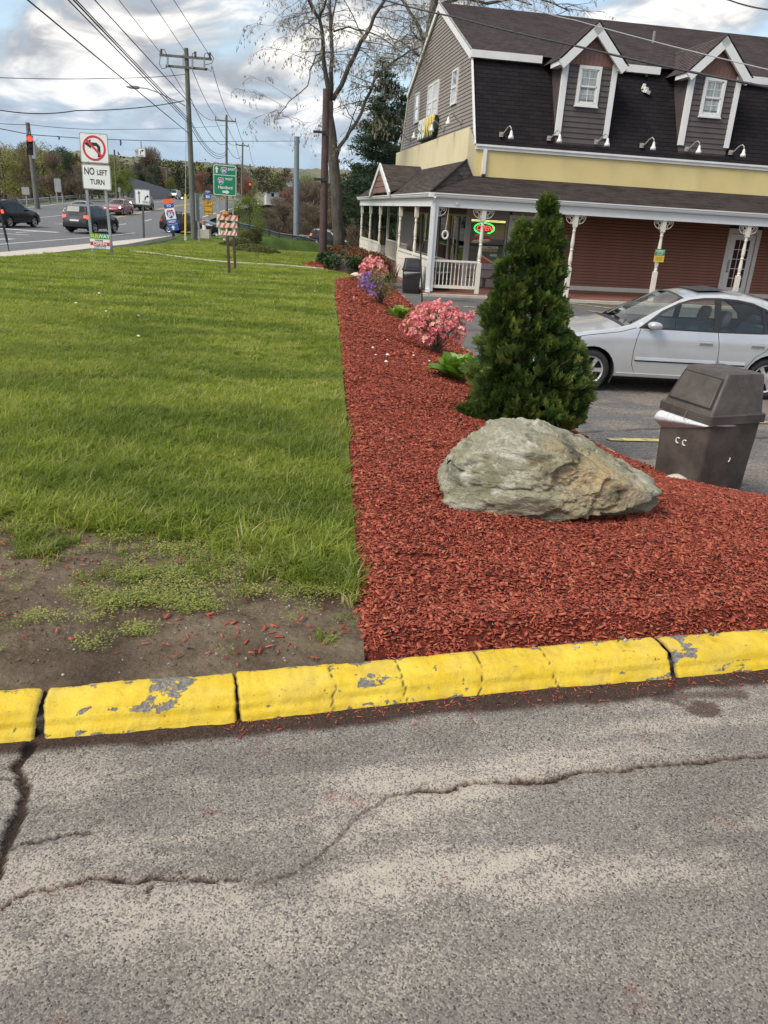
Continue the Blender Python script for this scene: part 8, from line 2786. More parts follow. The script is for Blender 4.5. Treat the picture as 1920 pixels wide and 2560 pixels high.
def trunk_mesh(seed, mat=MAT_BARK, multi=3):
 r = random.Random(seed)
 mb = MB()
 mb.tube([(0, 0, -.06), (0, 0, .0), (r.uniform(-.01, .01), 0, .3), (r.uniform(-.03, .03), r.uniform(-.02, .02), .55), (r.uniform(-.04, .04), 0, .85)], [.030, .022, .017, .012, .004], 7)
 for i in range(multi*2):
  z = r.uniform(.25, .6); a = r.uniform(0, 6.28); L = r.uniform(.18, .32)
  mb.tube([(0, 0, z), (L*.4*math.cos(a), L*.4*math.sin(a), z + L*.5), (L*.8*math.cos(a), L*.8*math.sin(a), z + L*1.0)], [.009, .006, .002], 5)
 return mb.mesh('trunk', mat, True)
def conifer_mesh(name, seed, mat, n=2600, base=.10):
 r = np.random.default_rng(seed)
 z = base + (1 - base)*(r.random(n)**1.35)
 lay = np.round(z*17)/17 + r.normal(0, .012, n)
 rad = .25*(1 - (lay - base)/(1 - base))**.8*(.55 + .45*r.random(n)**.4)*(1 + .25*np.sin(lay*40 + seed))
 a = r.uniform(0, 6.28, n)
 a = a + .35*np.sin(a*5 + np.round(z*17)*2.1)
 P = np.c_[rad*np.cos(a), rad*np.sin(a), lay - rad*.12]
 d = np.c_[np.cos(a), np.sin(a), r.uniform(-.1, .5, n)] + r.normal(size=(n, 3))*.45
 V, F = cards(P, d, r.uniform(.030, .075, n), r.uniform(.010, .026, n), seed)
 return np_mesh(name, V, F, mat)
TR = {'y': [crown_mesh('crown', 200 + i, MAT_CROWN_Y, 4600, .022, 10 + i) for i in range(3)],
 'g': [crown_mesh('crown', 210 + i, MAT_CROWN_G, 5200, .022, 9 + i) for i in range(3)],
 'b': [crown_mesh('crown', 220 + i, MAT_CROWN_B, 6500, .02, 9 + i, True) for i in range(3)],
 'r': [crown_mesh('crown', 230 + i, MAT_CROWN_R, 5600, .02, 9 + i, True) for i in range(2)],
 'd': [conifer_mesh('crown', 240 + i, MAT_CROWN_D, 3200) for i in range(3)],
 'e': [crown_mesh('crown', 250 + i, MAT_CROWN_D, 5600, .024, 10, False, 1.0) for i in range(2)]}
TRUNKS = [trunk_mesh(260 + i) for i in range(3)]
KIND = {'y': 'yellow brown budding', 'g': 'fresh green', 'b': 'bare brown', 'r': 'reddish budding', 'd': 'dark pointed evergreen', 'e': 'dark broad evergreen'}
NT = [0]
def tree(kind, px, base_py, top_py, Y, wide=1.0, label=None, group='trees of the woods'):
 b = at_depth(px, base_py, Y)
 t_ = at_depth(px, top_py, Y)
 h = (t_ - b).z
 b.x = (b.x + t_.x)/2
 i = NT[0]; NT[0] += 1
 t = empty('tree', b, random.uniform(0, 6.28), label, 'tree', group)
 t.scale = (h*wide, h*wide, h)
 cr = TR[kind][i % len(TR[kind])]
 link('crown', cr, t)
 link('trunk', TRUNKS[i % 3], t)
 return t
for args in (
 ('y', 5, 428, 296, 108, 1.05, 'yellow brown tree at the very left edge of the woods'),
 ('y', 40, 428, 312, 120, 1.0, 'yellow brown tree left of the traffic signal'),
 ('b', 62, 425, 300, 116, 1.0, 'bare brown tree right under the red signal'),
 ('y', 92, 424, 296, 110, 1.15, 'tall yellow brown tree right of the leaning timber pole'),
 ('b', 120, 425, 325, 106, 1.2, 'bare brown thicket tree behind the grey sign back'),
 ('e', 140, 425, 312, 128, 1.1, 'dark evergreen left of the no left turn sign'),
 ('e', 158, 424, 322, 126, 1.0, 'dark evergreen close beside the no left turn panel'),
 ('y', 196, 424, 342, 112, 1.2, 'low yellow green tree behind the no left turn sign'),
 ('b', 172, 424, 350, 104, 1.2, 'bare brown shrubby tree behind the sign posts'),
 ('d', 212, 424, 372, 106, 1.1, 'small dark evergreen behind the sign post'),
 ('y', 238, 423, 330, 135, 1.0, 'yellow brown tree half hidden by the sign panel'),
 ('g', 252, 421, 345, 118, 1.25, 'round fresh green tree right of the slim light pole'),
 ('g', 275, 420, 362, 122, 1.1, 'lower fresh green tree at the foot of the dark evergreens'),
 ('e', 300, 418, 350, 142, 1.15, 'dark broad evergreen above the lane sign'),
 ('e', 325, 415, 352, 146, 1.1, 'dark broad evergreen right of the lane sign'),
 ('d', 343, 412, 360, 150, 1.2, 'dark pointed evergreen above the white pickup'),
 ('r', 357, 412, 366, 158, 1.2, 'reddish budding tree above the oncoming pickup'),
 ('g', 368, 410, 376, 150, 1.2, 'light green tree just left of the street pole'),
 ('d', 384, 409, 366, 160, 1.4, 'dark evergreen right behind the tall utility pole'),
 ('r', 437, 415, 368, 170, 1.3, 'reddish budding tree left of the green guide sign'),
 ('d', 452, 414, 362, 180, 1.3, 'dark evergreen just left of the green guide sign'),
 ('b', 425, 412, 372, 200, 1.3, 'bare brown tree beyond the distant transformer pole'),
 ('r', 530, 430, 372, 190, 1.3, 'reddish budding tree right of the green guide sign'),
 ('y', 548, 420, 384, 210, 1.3, 'yellow brown tree right of the reddish one'),
 ):
 tree(*args)
tree('b', 312, 415, 312, 170, 1.0, 'pale bare tree standing higher than the evergreens behind the arrow only plate')
for args in (
 ('g', 655, 470, 372, 150, 1.2, 'light green tree left of the steel pole in the valley'),
 ('b', 600, 500, 420, 130, 1.3, 'bare brown tree beside the valley road'),
 ('r', 628, 490, 396, 140, 1.2, 'reddish bare tree left of the steel pole'),
 ('b', 612, 520, 436, 108, 1.4, 'low bare brown thicket left of the steel pole'),
 ('b', 660, 520, 380, 112, 1.2, 'grey brown bare tree right of the steel pole'),
 ('b', 690, 525, 384, 105, 1.2, 'bare brown tree behind the brown timber pole'),
 ('r', 665, 515, 400, 125, 1.0, 'reddish bare tree behind the steel pole'),
 ('b', 676, 525, 430, 100, 1.5, 'low bare thicket behind the ramp car'),
 ('b', 760, 540, 400, 92, 1.2, 'bare brown tree right of the big trunk'),
 ('d', 770, 545, 352, 90, 1.1, 'dark evergreen left of the porch gable'),
 ('e', 800, 550, 348, 86, 1.2, 'dark broad evergreen behind the porch gable'),
 ('e', 745, 530, 372, 110, 1.2, 'dark broad evergreen behind the big trunk'),
 ('b', 785, 545, 420, 80, 1.3, 'bare reddish brown thicket behind the side porch'),
 ('e', 835, 560, 372, 78, 1.2, 'dark broad evergreen right behind the side porch'),
 ):
 tree(*args)
for x, bot, top, Y, k, lb, ww in ((540, 522, 414, 68, 'g', 'light green feathery young tree right of the green guide sign', 1.0), (515, 520, 430, 70, 'g', 'green young tree under the right edge of the guide sign', 1.0), (556, 520, 448, 66, 'g', 'short green young tree above the guard rail', 1.0), (500, 512, 452, 72, 'e', 'dark green bush behind the barricade', 1.2)):
 tree(k, x, bot, top, Y, ww, lb, 'young trees above the guard rail')
protos = []
for i, kd in enumerate(('b', 'y', 'g', 'd', 'b', 'r')):
 me = (crown_mesh('p', 300 + i, None, 420, .055, 8) if kd not in 'd' else conifer_mesh('p', 300 + i, None, 420))
 V = np.empty(len(me.vertices)*3, np.float32); me.vertices.foreach_get('co', V); V = V.reshape(-1, 3)
 F = np.arange(len(V)).reshape(-1, 4)
 F = np.concatenate([F[:, [0, 1, 2]], F[:, [0, 2, 3]]])
 protos.append((V, F)); bpy.data.meshes.remove(me)
M = Mat('mixed spring wood', (.1, .1, .05), .9, spec=.1)
r_ = M.rand()
cr_ = M.n('ShaderNodeValToRGB')
M.l(r_, cr_.inputs[0])
els = cr_.color_ramp.elements
cols = [(0, (.17, .145, .10)), (.25, (.20, .20, .075)), (.45, (.15, .19, .05)), (.62, (.17, .095, .065)), (.75, (.045, .065, .040)), (.9, (.12, .105, .075))]
els[0].position, els[0].color = cols[0][0], (*cols[0][1], 1)
els[1].position, els[1].color = cols[-1][0], (*cols[-1][1], 1)
for p_, c in cols[1:-1]:
 e = els.new(p_); e.color = (*c, 1)
cr_.color_ramp.interpolation = 'CONSTANT'
M.color(M.mix(M.range(M.noise(.5, 3, .6, M.pos()), .35, .65, 0, .5), cr_.outputs[0], (.085, .075, .055)))
n = 1500
X, Y = RNG.uniform(-190, 150, n), 95 + RNG.random(n)**.8*330
k = (X > x_road(Y) + 14) & ~((np.abs(X - (-.155*Y - 1.0)) < 5) & (Y < 230)) & ((X > -.10*Y) | (Y > 125))
k2_ = (X < x_road(Y) - 22) & (Y > 125)
k = k | k2_
X, Y = X[k], Y[k]
zz = np.where(X < x_road(Y) - 14, -1.5 + .035*np.maximum(Y - 120, 0), gz(X, Y))
h = RNG.uniform(7, 12, len(X))*np.interp(Y, [95, 130, 420], [.6, .85, 1.0])
scatter('far_wood', protos, M.m, np.c_[X, Y, zz - .4], np.c_[np.zeros(len(X)), np.zeros(len(X)), RNG.uniform(0, 6.28, len(X))], np.c_[h*1.15, h*1.15, h])
# the big bare tree by the brown pole
def c3(x, y): return ((650 + x*470/1485)*1659/1920, (y*700/2212)*2212/2560)
YT = 36.0
tb = at_depth(735, 548, YT)
bt = empty('tree', tb, 0, 'big bare tree with forked trunk and hanging young leaves behind the brown pole', 'tree')
rnd = random.Random(77)
def limb(pts, r0, r1, dy=0.0):
 out = []
 n = len(pts)
 for i, p in enumerate(pts):
  q = at_depth(*c3(*p), YT + dy*i/(n - 1)) - tb
  out.append(q)
 fine = [out[0]]
 for a, b in zip(out[:-1], out[1:]):
  m = (a + b)/2 + Vector((rnd.uniform(-.06, .06), rnd.uniform(-.06, .06), rnd.uniform(-.05, .05)))
  fine += [m, b]
 rs = [r0 + (r1 - r0)*i/(len(fine) - 1) for i in range(len(fine))]
 return fine, rs
wood, twigs = MB(), MB()
leafP, leafD = [], []
limbs = [limb([(628, 2030), (608, 1700), (592, 1400), (575, 1200), (556, 1000), (545, 800)], .50, .36),
 limb([(548, 850), (515, 560), (498, 330), (470, 150), (380, -10), (300, -160)], .26, .10, -1.5),
 limb([(470, 160), (505, 60), (530, -60), (545, -200)], .14, .07, -1),
 limb([(505, 380), (470, 160), (425, 60), (400, -60)], .10, .05, .8),
 limb([(552, 830), (560, 560), (562, 300), (552, 80), (555, -120)], .25, .13, .8),
 limb([(560, 250), (585, 80), (600, -60)], .10, .06, .5),
 limb([(572, 790), (700, 530), (770, 390), (830, 290), (900, 130), (985, 0), (1060, -120)], .24, .13, -.5),
 limb([(603, 1240), (680, 1090), (755, 980), (830, 800), (900, 640), (960, 560)], .20, .13, 1.0),
 limb([(950, 575), (1080, 470), (1180, 400), (1300, 350), (1400, 340)], .11, .05, 1.5),
 limb([(905, 640), (930, 580), (985, 540)], .05, .025, 1.5),
 limb([(580, 250), (700, 212), (820, 240), (950, 290), (1060, 370), (1130, 415)], .09, .03, -1.2),
 limb([(520, 420), (440, 440), (395, 560), (375, 680), (230, 800), (150, 900), (110, 960)], .085, .022, -1.5),
 limb([(500, 280), (380, 180), (300, 230), (240, 330)], .06, .02, -.8),
 limb([(540, 100), (420, 150), (330, 190), (270, 300)], .05, .02, .8),
 limb([(500, 560), (450, 470), (440, 400)], .05, .02, 1),
 limb([(770, 390), (860, 440), (940, 500), (975, 540)], .05, .02, -1),
 limb([(830, 290), (760, 180), (700, 60), (660, -60)], .06, .03, -1),
 limb([(755, 980), (700, 900), (650, 820), (600, 690)], .06, .02, 1),
 limb([(680, 1090), (740, 900), (800, 730), (870, 690)], .06, .02, -1.5)]
for pts, rs in limbs: wood.tube(pts, [q*(.54 if rs[0] > .3 else .42) for q in rs], 10 if rs[0] > .15 else 7)
def sprout(p, d, L, r, depth):
 """a drooping twig with side twigs; young leaves hang from the outer ones"""
 pts = [p]
 q, dd = p.copy(), d.normalized()
 ns = 5
 for i in range(ns):
  dd = (dd + Vector((rnd.uniform(-.22, .22), rnd.uniform(-.22, .22), rnd.uniform(-.20, .10) - .10*(depth < 2)))).normalized()
  q = q + dd*L/ns
  pts.append(q)
 twigs.tube(pts, [r*(1 - .75*i/ns) for i in range(ns + 1)], 4 if r < .02 else 5, cap=False)
 if depth > 0:
  for i in range(rnd.randint(2, 4)):
   k = rnd.randint(1, ns)
   a = rnd.uniform(0, 6.28)
   nd = (dd + Vector((math.cos(a), math.sin(a), rnd.uniform(-.3, .6)))*.9).normalized()
   sprout(pts[k], nd, L*rnd.uniform(.40, .65), max(r*.55, .006), depth - 1)
 if depth <= 1:
  for i in range(rnd.randint(1, 3) if depth else 3):
   k = rnd.randint(2, ns)
   for _ in range(rnd.randint(1, 3)):
    leafP.append(pts[k] + Vector((rnd.uniform(-.05, .05), rnd.uniform(-.05, .05), -rnd.uniform(.04, .12))))
    leafD.append(Vector((rnd.uniform(-.35, .35), rnd.uniform(-.35, .35), -1)))
for li, (pts, rs) in enumerate(limbs[1:], 1):
 n_t = {1: 9, 2: 4, 4: 6, 6: 10, 7: 6, 8: 8, 10: 10, 11: 9}.get(li, 4)
 for _ in range(n_t):
  k = rnd.randint(1, len(pts) - 1)
  p = pts[k - 1].lerp(pts[k], rnd.random())
  if li in (1, 4, 6, 7) and k < 3: continue
  a = rnd.uniform(0, 6.28)
  d = Vector((math.cos(a), math.sin(a)*.8, rnd.uniform(-.25, .6)))
  sprout(p, d, rnd.uniform(1.1, 2.3), max(.009, min(rs[k]*.22, .022)), 2)
wood.build('trunk', MAT_BARK, bt, True)
twigs.build('twigs', MAT_TWIG, bt)
V, F = cards(np.array([tuple(p) for p in leafP]), np.array([tuple(p) for p in leafD]), RNG.uniform(.08, .15, len(leafP)), RNG.uniform(.02, .042, len(leafP)), 5)
link('leaves', np_mesh('leaves', V, F, MAT_BUD), bt)
YS = 62
sb_ = at_depth(*c3(1325, 900), YS)
bt2 = empty('tree', sb_, 0, 'slender bare tree behind the gable with twigs above the roof', 'tree')
wood, twigs = MB(), MB(); leafP, leafD = [], []
def limb2(pts, r0, r1):
 out = [at_depth(*c3(*p), YS + rnd.uniform(-.5, .5)) - sb_ for p in pts]
 return out, [r0 + (r1 - r0)*i/(len(out) - 1) for i in range(len(out))]
L2 = [limb2([(1300, 1500), (1320, 900), (1330, 420), (1345, 250), (1370, 60), (1400, -150)], .45, .22), limb2([(1330, 420), (1250, 200), (1150, 40), (1050, -100)], .16, .06), limb2([(1345, 250), (1480, 60), (1560, -80)], .14, .06),
 limb2([(1370, 60), (1600, -20), (1800, 30), (2000, -10), (2150, 40)], .12, .04), limb2([(1330, 500), (1230, 420), (1120, 330), (1040, 300)], .10, .03), limb2([(1335, 350), (1240, 300), (1180, 210)], .08, .03), limb2([(1400, -50), (1700, -90), (2050, -60), (2300, 20), (2450, 90)], .12, .03), limb2([(1330, 640), (1270, 560), (1220, 540)], .07, .03)]
for pts, rs in L2: wood.tube(pts, rs, 8)
for li, (pts, rs) in enumerate(L2):
 for _ in range((16, 12, 8, 14, 12, 9, 16, 6)[li]):
  k = rnd.randint(1, len(pts) - 1)
  if li == 0 and k < 2: continue
  p = pts[k - 1].lerp(pts[k], rnd.random()); a = rnd.uniform(0, 6.28)
  sprout(p, Vector((math.cos(a), math.sin(a), rnd.uniform(-.2, .6))), rnd.uniform(1.6, 3.2), .03, 2)
wood.build('trunk', MAT_BARK, bt2, True); twigs.build('twigs', MAT_TWIG, bt2)
V, F = cards(np.array([tuple(p) for p in leafP]), np.array([tuple(p) for p in leafD]), RNG.uniform(.12, .22, len(leafP)), RNG.uniform(.03, .06, len(leafP)), 6)
link('leaves', np_mesh('leaves', V, F, MAT_BUD), bt2)
# white pines beside the shop
def pine(px, base_py, top_py, Y, label, seed, spread_=.30, lean=0):
 r = np.random.default_rng(seed)
 b, t_ = at_depth(px, base_py, Y), at_depth(px + lean, top_py, Y)
 H = (t_ - b).z
 t = empty('pine_tree', b, 0, label, 'tree', 'pines beside the shop')
 mb = MB(); mb.tube([(0, 0, -1), ((t_ - b).x*.5, 0, H*.5), ((t_ - b).x, 0, H)], [H*.017, H*.011, H*.003], 8)
 C, D = [], []
 z = H*.22
 while z < H*.985:
  f = (z - H*.2)/(H*.8)
  Lm = H*spread_*(1 - f)**.75*(.75 + .4*r.random()) + H*.02
  for a in r.uniform(0, 6.28, r.integers(4, 7)):
   L = Lm*r.uniform(.5, 1.12)
   ba = np.array([(t_ - b).x*z/H, 0, z])
   tip = ba + np.array([L*math.cos(a), L*math.sin(a), L*(.02 + .25*f)])
   mid = (ba + tip)/2 + np.array([0, 0, -.04*L])
   mb.tube([tuple(ba), tuple(mid), tuple(tip)], [H*.004, H*.0025, H*.001], 4)
   for s in np.arange(.25, 1.02, .42/max(L, .5)):
    c = ba + (tip - ba)*s + r.normal(size=3)*np.array([.22, .22, .12])
    m = 34
    dd = r.normal(size=(m, 3)); dd[:, 2] = np.abs(dd[:, 2])*.8
    C.append(c + r.normal(size=(m, 3))*np.array([.30, .30, .11])); D.append(dd)
  z += H*.042*r.uniform(.8, 1.25)
 C, D = np.concatenate(C), np.concatenate(D)
 V, F = cards(C, D, r.uniform(.22, .46, len(C)), r.uniform(.05, .11, len(C)), seed)
 link('needles', np_mesh('needles', V, F, MAT_PINE), t)
 mb.build('trunk', MAT_BARK, t, True)
pine(832, 560, 122, 70, 'tall dark pine between the big bare tree and the gable', 401, .27)
pine(812, 560, 225, 64, 'shorter dark pine beside the tall one, left of the gable', 402, .36)
pine(868, 560, 190, 74, 'dark pine partly hidden by the gable edge', 403, .28)
# arborvitae behind the boulder
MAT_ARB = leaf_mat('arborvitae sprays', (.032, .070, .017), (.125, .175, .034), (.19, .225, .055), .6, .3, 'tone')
MAT_ARB_B = plain('arborvitae bark', (.09, .06, .045), .9)
def spray_proto(r):
 """one flat fan of scale foliage in the x, z plane, growing along +z"""
 V, F = [], []
 stems = [((0, 0), (0, 1.0), .035)]
 for i in range(7):
  z = .12 + .11*i; L = .48*(1 - .6*abs(z - .42))
  for s in (-1, 1): stems.append(((0, z), (s*L*.72, z + L*.62), .034))
 for (x0, z0), (x1, z1), w in stems:
  dx, dz = x1 - x0, z1 - z0
  l = math.hypot(dx, dz); nx, nz = -dz/l*w, dx/l*w
  b = len(V)
  y1 = r.uniform(-.16, .16)
  V += [(x0 - nx*.6, 0, z0 - nz*.6), (x0 + (x1 - x0)*.6 - nx*1.3, y1*.5, z0 + (z1 - z0)*.6 - nz*1.3), (x1, y1, z1), (x0 + (x1 - x0)*.6 + nx*1.3, y1*.5, z0 + (z1 - z0)*.6 + nz*1.3), (x0 + nx*.6, 0, z0 + nz*.6)]
  F += [(b, b + 1, b + 3), (b + 1, b + 2, b + 3), (b, b + 3, b + 4)]
 return np.array(V), np.array(F)
ab = Vector((1.24, 7.15, -.20)); ab.z = float(bed_z(np.array(ab.x), np.array(ab.y))) - .02
arb = empty('arborvitae', ab, 0, 'dark green cone-shaped arborvitae with two tops growing behind the boulder', 'shrub')
r = np.random.default_rng(500)
rr = random.Random(500)
prs = [spray_proto(rr) for _ in range(5)]
def px_off(px, py):
 q = at_depth(px, py, ab.y); return q.x - ab.x, q.z - ab.z
LEAD = []
main = [(1120, 935, 95), (1118, 880, 132), (1122, 800, 112), (1135, 700, 92), (1145, 650, 78), (1155, 600, 62), (1168, 550, 50), (1176, 510, 42), (1180, 480, 34), (1183, 455, 22), (1185, 428, 6)]
main = [(1128, 935, 120), (1136, 890, 150), (1140, 850, 146), (1142, 800, 128), (1144, 750, 112), (1150, 700, 88), (1160, 650, 60), (1168, 600, 46), (1173, 555, 35), (1177, 520, 26), (1180, 490, 20), (1183, 460, 12), (1185, 430, 3)]
side = [(1100, 900, 50), (1086, 800, 62), (1080, 700, 46), (1090, 640, 34), (1100, 590, 26), (1112, 550, 18), (1124, 515, 10), (1130, 482, 3)]
lump = [(1020, 940, 34), (1015, 905, 34), (1020, 880, 22), (1028, 865, 8)]
lump2 = [(1055, 930, 52), (1062, 880, 46), (1074, 840, 30), (1084, 800, 12)]
lump3 = [(1215, 900, 40), (1222, 860, 45), (1232, 820, 38), (1225, 770, 34), (1212, 730, 20), (1205, 700, 8)]
pxm = (at_depth(1130, 800, ab.y) - at_depth(1030, 800, ab.y)).length/100
Vs, Fs, To, off = [], [], [], 0
for prof_, n_, ysh in ((main, 7200, 0), (side, 1700, -.12), (lump, 420, -.15), (lump2, 500, -.12), (lump3, 700, -.10)):
 zs = []
 for cx, py, rp_ in prof_:
  x, z = px_off(cx, py); zs.append((z, x, rp_*pxm))
 zs = np.array(zs)
 wts = zs[:, 2]
 zz = np.interp(r.random(n_*3), np.linspace(0, 1, len(zs)), zs[:, 0])
 rad = np.interp(zz, zs[:, 0], zs[:, 2])
 keep = r.random(len(zz)) < (rad + .03)/(zs[:, 2].max() + .03)
 zz, rad = zz[keep][:n_], rad[keep][:n_]
 cx = np.interp(zz, zs[:, 0], zs[:, 1])
 a = r.uniform(0, 6.28, len(zz))
 lobes = 1 + .17*np.sin(a*4 + zz*6.0) + .14*np.sin(a*7 - zz*11) + .15*np.sin(zz*19 + a*2)
 nc = max(12, n_//34)
 ci = r.integers(0, len(zz), nc)
 cz, ca = zz[ci], a[ci]
 da = (a[:, None] - ca[None] + PI) % (2*PI) - PI
 dist = np.hypot(da*np.maximum(rad, .06)[:, None], (zz[:, None] - cz[None])*.8)
 near = dist.argmin(1)
 dmin = dist[np.arange(len(zz)), near]
 pull = .22
 a = a - pull*da[np.arange(len(zz)), near]
 zz = zz - pull*(zz - cz[near])
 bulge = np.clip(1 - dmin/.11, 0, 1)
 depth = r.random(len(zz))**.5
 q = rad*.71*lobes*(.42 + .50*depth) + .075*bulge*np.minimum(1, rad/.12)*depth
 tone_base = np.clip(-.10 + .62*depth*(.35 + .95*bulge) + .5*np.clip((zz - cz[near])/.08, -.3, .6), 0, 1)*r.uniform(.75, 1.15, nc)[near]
 for i in range(len(zz)):
  P, F_ = prs[rr.randrange(5)]
  c = np.array([cx[i] + q[i]*math.cos(a[i]), ysh + q[i]*math.sin(a[i])*.92, zz[i]])
  s = rr.uniform(.060, .125)*(1.0 if rad[i] > .12 else .85)
  out = Vector((math.cos(a[i]), math.sin(a[i]), 0))
  grow = (out*rr.uniform(.35, 1.0) + Vector((0, 0, rr.uniform(.35, 1.1))) + Vector((rr.uniform(-.4, .4), rr.uniform(-.4, .4), rr.uniform(-.3, .2)))).normalized()
  sidev = grow.cross(Vector((rr.uniform(-1, 1), rr.uniform(-1, 1), rr.uniform(-.3, .3)))).normalized()
  nrm = sidev.cross(grow)
  R = np.array([sidev, nrm, grow])
  Vs.append(P*s @ R + c); Fs.append(F_ + off); off += len(P)
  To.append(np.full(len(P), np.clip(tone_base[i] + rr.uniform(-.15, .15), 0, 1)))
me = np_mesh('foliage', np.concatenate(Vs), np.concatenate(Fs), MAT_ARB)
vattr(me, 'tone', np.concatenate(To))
link('foliage', me, arb)
mb = MB()
tx = [px_off(a, b_) for a, b_, _ in main]
mb.tube([(0, 0, -.1)] + [(x, 0, z) for x, z in tx[2:]], [.05, .04, .035, .032, .028, .024, .02, .017, .013, .011, .008, .005][:len(tx) - 1], 7)
for _ in range(60):
 k = rr.randrange(2, len(tx) - 2); a = rr.uniform(0, 6.28); rad = main[k][2]*pxm*.8
 mb.tube([(tx[k][0], 0, tx[k][1] - .05), (tx[k][0] + rad*.6*math.cos(a), rad*.6*math.sin(a), tx[k][1] + .05), (tx[k][0] + rad*math.cos(a), rad*math.sin(a), tx[k][1] + .18)], [.012, .008, .003], 4)
mb.build('trunk', MAT_ARB_B, arb)
# hostas
MAT_HOSTA = leaf_mat('hosta leaves', (.11, .225, .025), (.22, .36, .06), None, .38, .32, 'rand', .5)
def hosta_leaf(seed, L=1.0):
 r = random.Random(seed)
 mb = MB()
 n, m = 7, 5
 rows = []
 curl, fold = r.uniform(.15, .55), r.uniform(.10, .30)
 for i in range(n + 1):
  t = i/n
  w = .36*math.sin(PI*min(1, t*.92 + .05))**.8*(1 - .25*t)*(.9 + .1*r.random()) if 0 < i < n else (.05 if i == 0 else .003)
  z = t*.62 - curl*t*t*.75; y = t*.80
  row = []
  for j in range(m):
   u = (j/(m - 1) - .5)*2
   row.append((u*w, y, z + fold*abs(u)*w*1.1 + .015*math.sin(u*6 + t*9)))
  rows.append(row)
 b = 0
 vs = [p for rw in rows for p in rw]
 mb.add(vs, [(i*m + j, i*m + j + 1, (i + 1)*m + j + 1, (i + 1)*m + j) for i in range(n) for j in range(m - 1)])
 return mb.mesh('leaf', MAT_HOSTA, True)
HL = [hosta_leaf(600 + i) for i in range(6)]
def hosta(loc, R, n, label, seed, lean=(0, 0)):
 r = random.Random(seed)
 t = empty('hosta', loc, 0, label, 'plant', 'hostas in the mulch bed')
 for i in range(n):
  ring = i/n
  a = i*2.4 + r.uniform(-.3, .3)
  s = R*(1.0 + .35*r.random())*(.75 + .35*ring)
  tilt = r.uniform(.55, 1.05) - .95*ring
  o = link('leaf', HL[r.randrange(6)], t, (R*.13*math.cos(a) + lean[0]*ring, R*.13*math.sin(a) + lean[1]*ring, R*.10*(1 - ring) + .02), (tilt, r.uniform(-.25, .25), a - PI/2), (s*r.uniform(.85, 1.1), s, s))
  m2 = None
 mb = MB()
 for i in range(9):
  a = i*.7; mb.tube([(0, 0, -.05), (R*.10*math.cos(a), R*.10*math.sin(a), R*.25)], [.012, .006], 5)
 mb.build('stem', MAT_HOSTA, t)
def on_bed(px, py):
 z = -.1
 for _ in range(12):
  p = on_z(px, py, z); z = .5*z + .5*float(bed_z(np.array(p.x), np.array(p.y)))
 return Vector((p.x, p.y, float(bed_z(np.array(p.x), np.array(p.y)))))
q = on_bed(985, 822)
hosta(q, .31, 44, 'large bright green hosta clump left of the arborvitae', 1)
q = on_bed(868, 690)
hosta(q, .26, 13, 'low green hosta with a yellow tip between purple and pink bushes', 2, (-.1, 0))
q = on_bed(884, 717)
hosta(q, .20, 9, 'small hosta tucked against the near pink azalea', 3)
# azaleas
MAT_BLOS = leaf_mat('coral pink blossom', (.72, .21, .27), (.86, .40, .43), (.90, .62, .60), .6, .25)
MAT_PURP = leaf_mat('lilac blossom', (.30, .16, .46), (.44, .29, .58), None, .6, .25)
MAT_AZ = leaf_mat('azalea leaves', (.06, .085, .022), (.15, .17, .05), (.24, .19, .09), .6, .15)
def blossom(seed, mat, s=1.0):
 """a truss of five-petalled funnels"""
 r = random.Random(seed)
 V, F = [], []
 for k in range(5):
  d = Vector((r.uniform(-1, 1), r.uniform(-1, 1), r.uniform(-.1, 1))).normalized()
  u = d.cross(Vector((.3, .5, .2))).normalized(); w = d.cross(u)
  c0 = d*.22
  for p in range(5):
   a, a2, am = 2*PI*p/5, 2*PI*(p + .95)/5, 2*PI*(p + .5)/5
   b = len(V)
   V += [tuple(c0), tuple(c0 + d*.28 + (u*math.cos(a) + w*math.sin(a))*.24), tuple(c0 + d*.34 + (u*math.cos(am) + w*math.sin(am))*.42), tuple(c0 + d*.28 + (u*math.cos(a2) + w*math.sin(a2))*.24)]
   F += [(b, b + 1, b + 2), (b, b + 2, b + 3)]
 return np.array(V)*s, np.array(F)
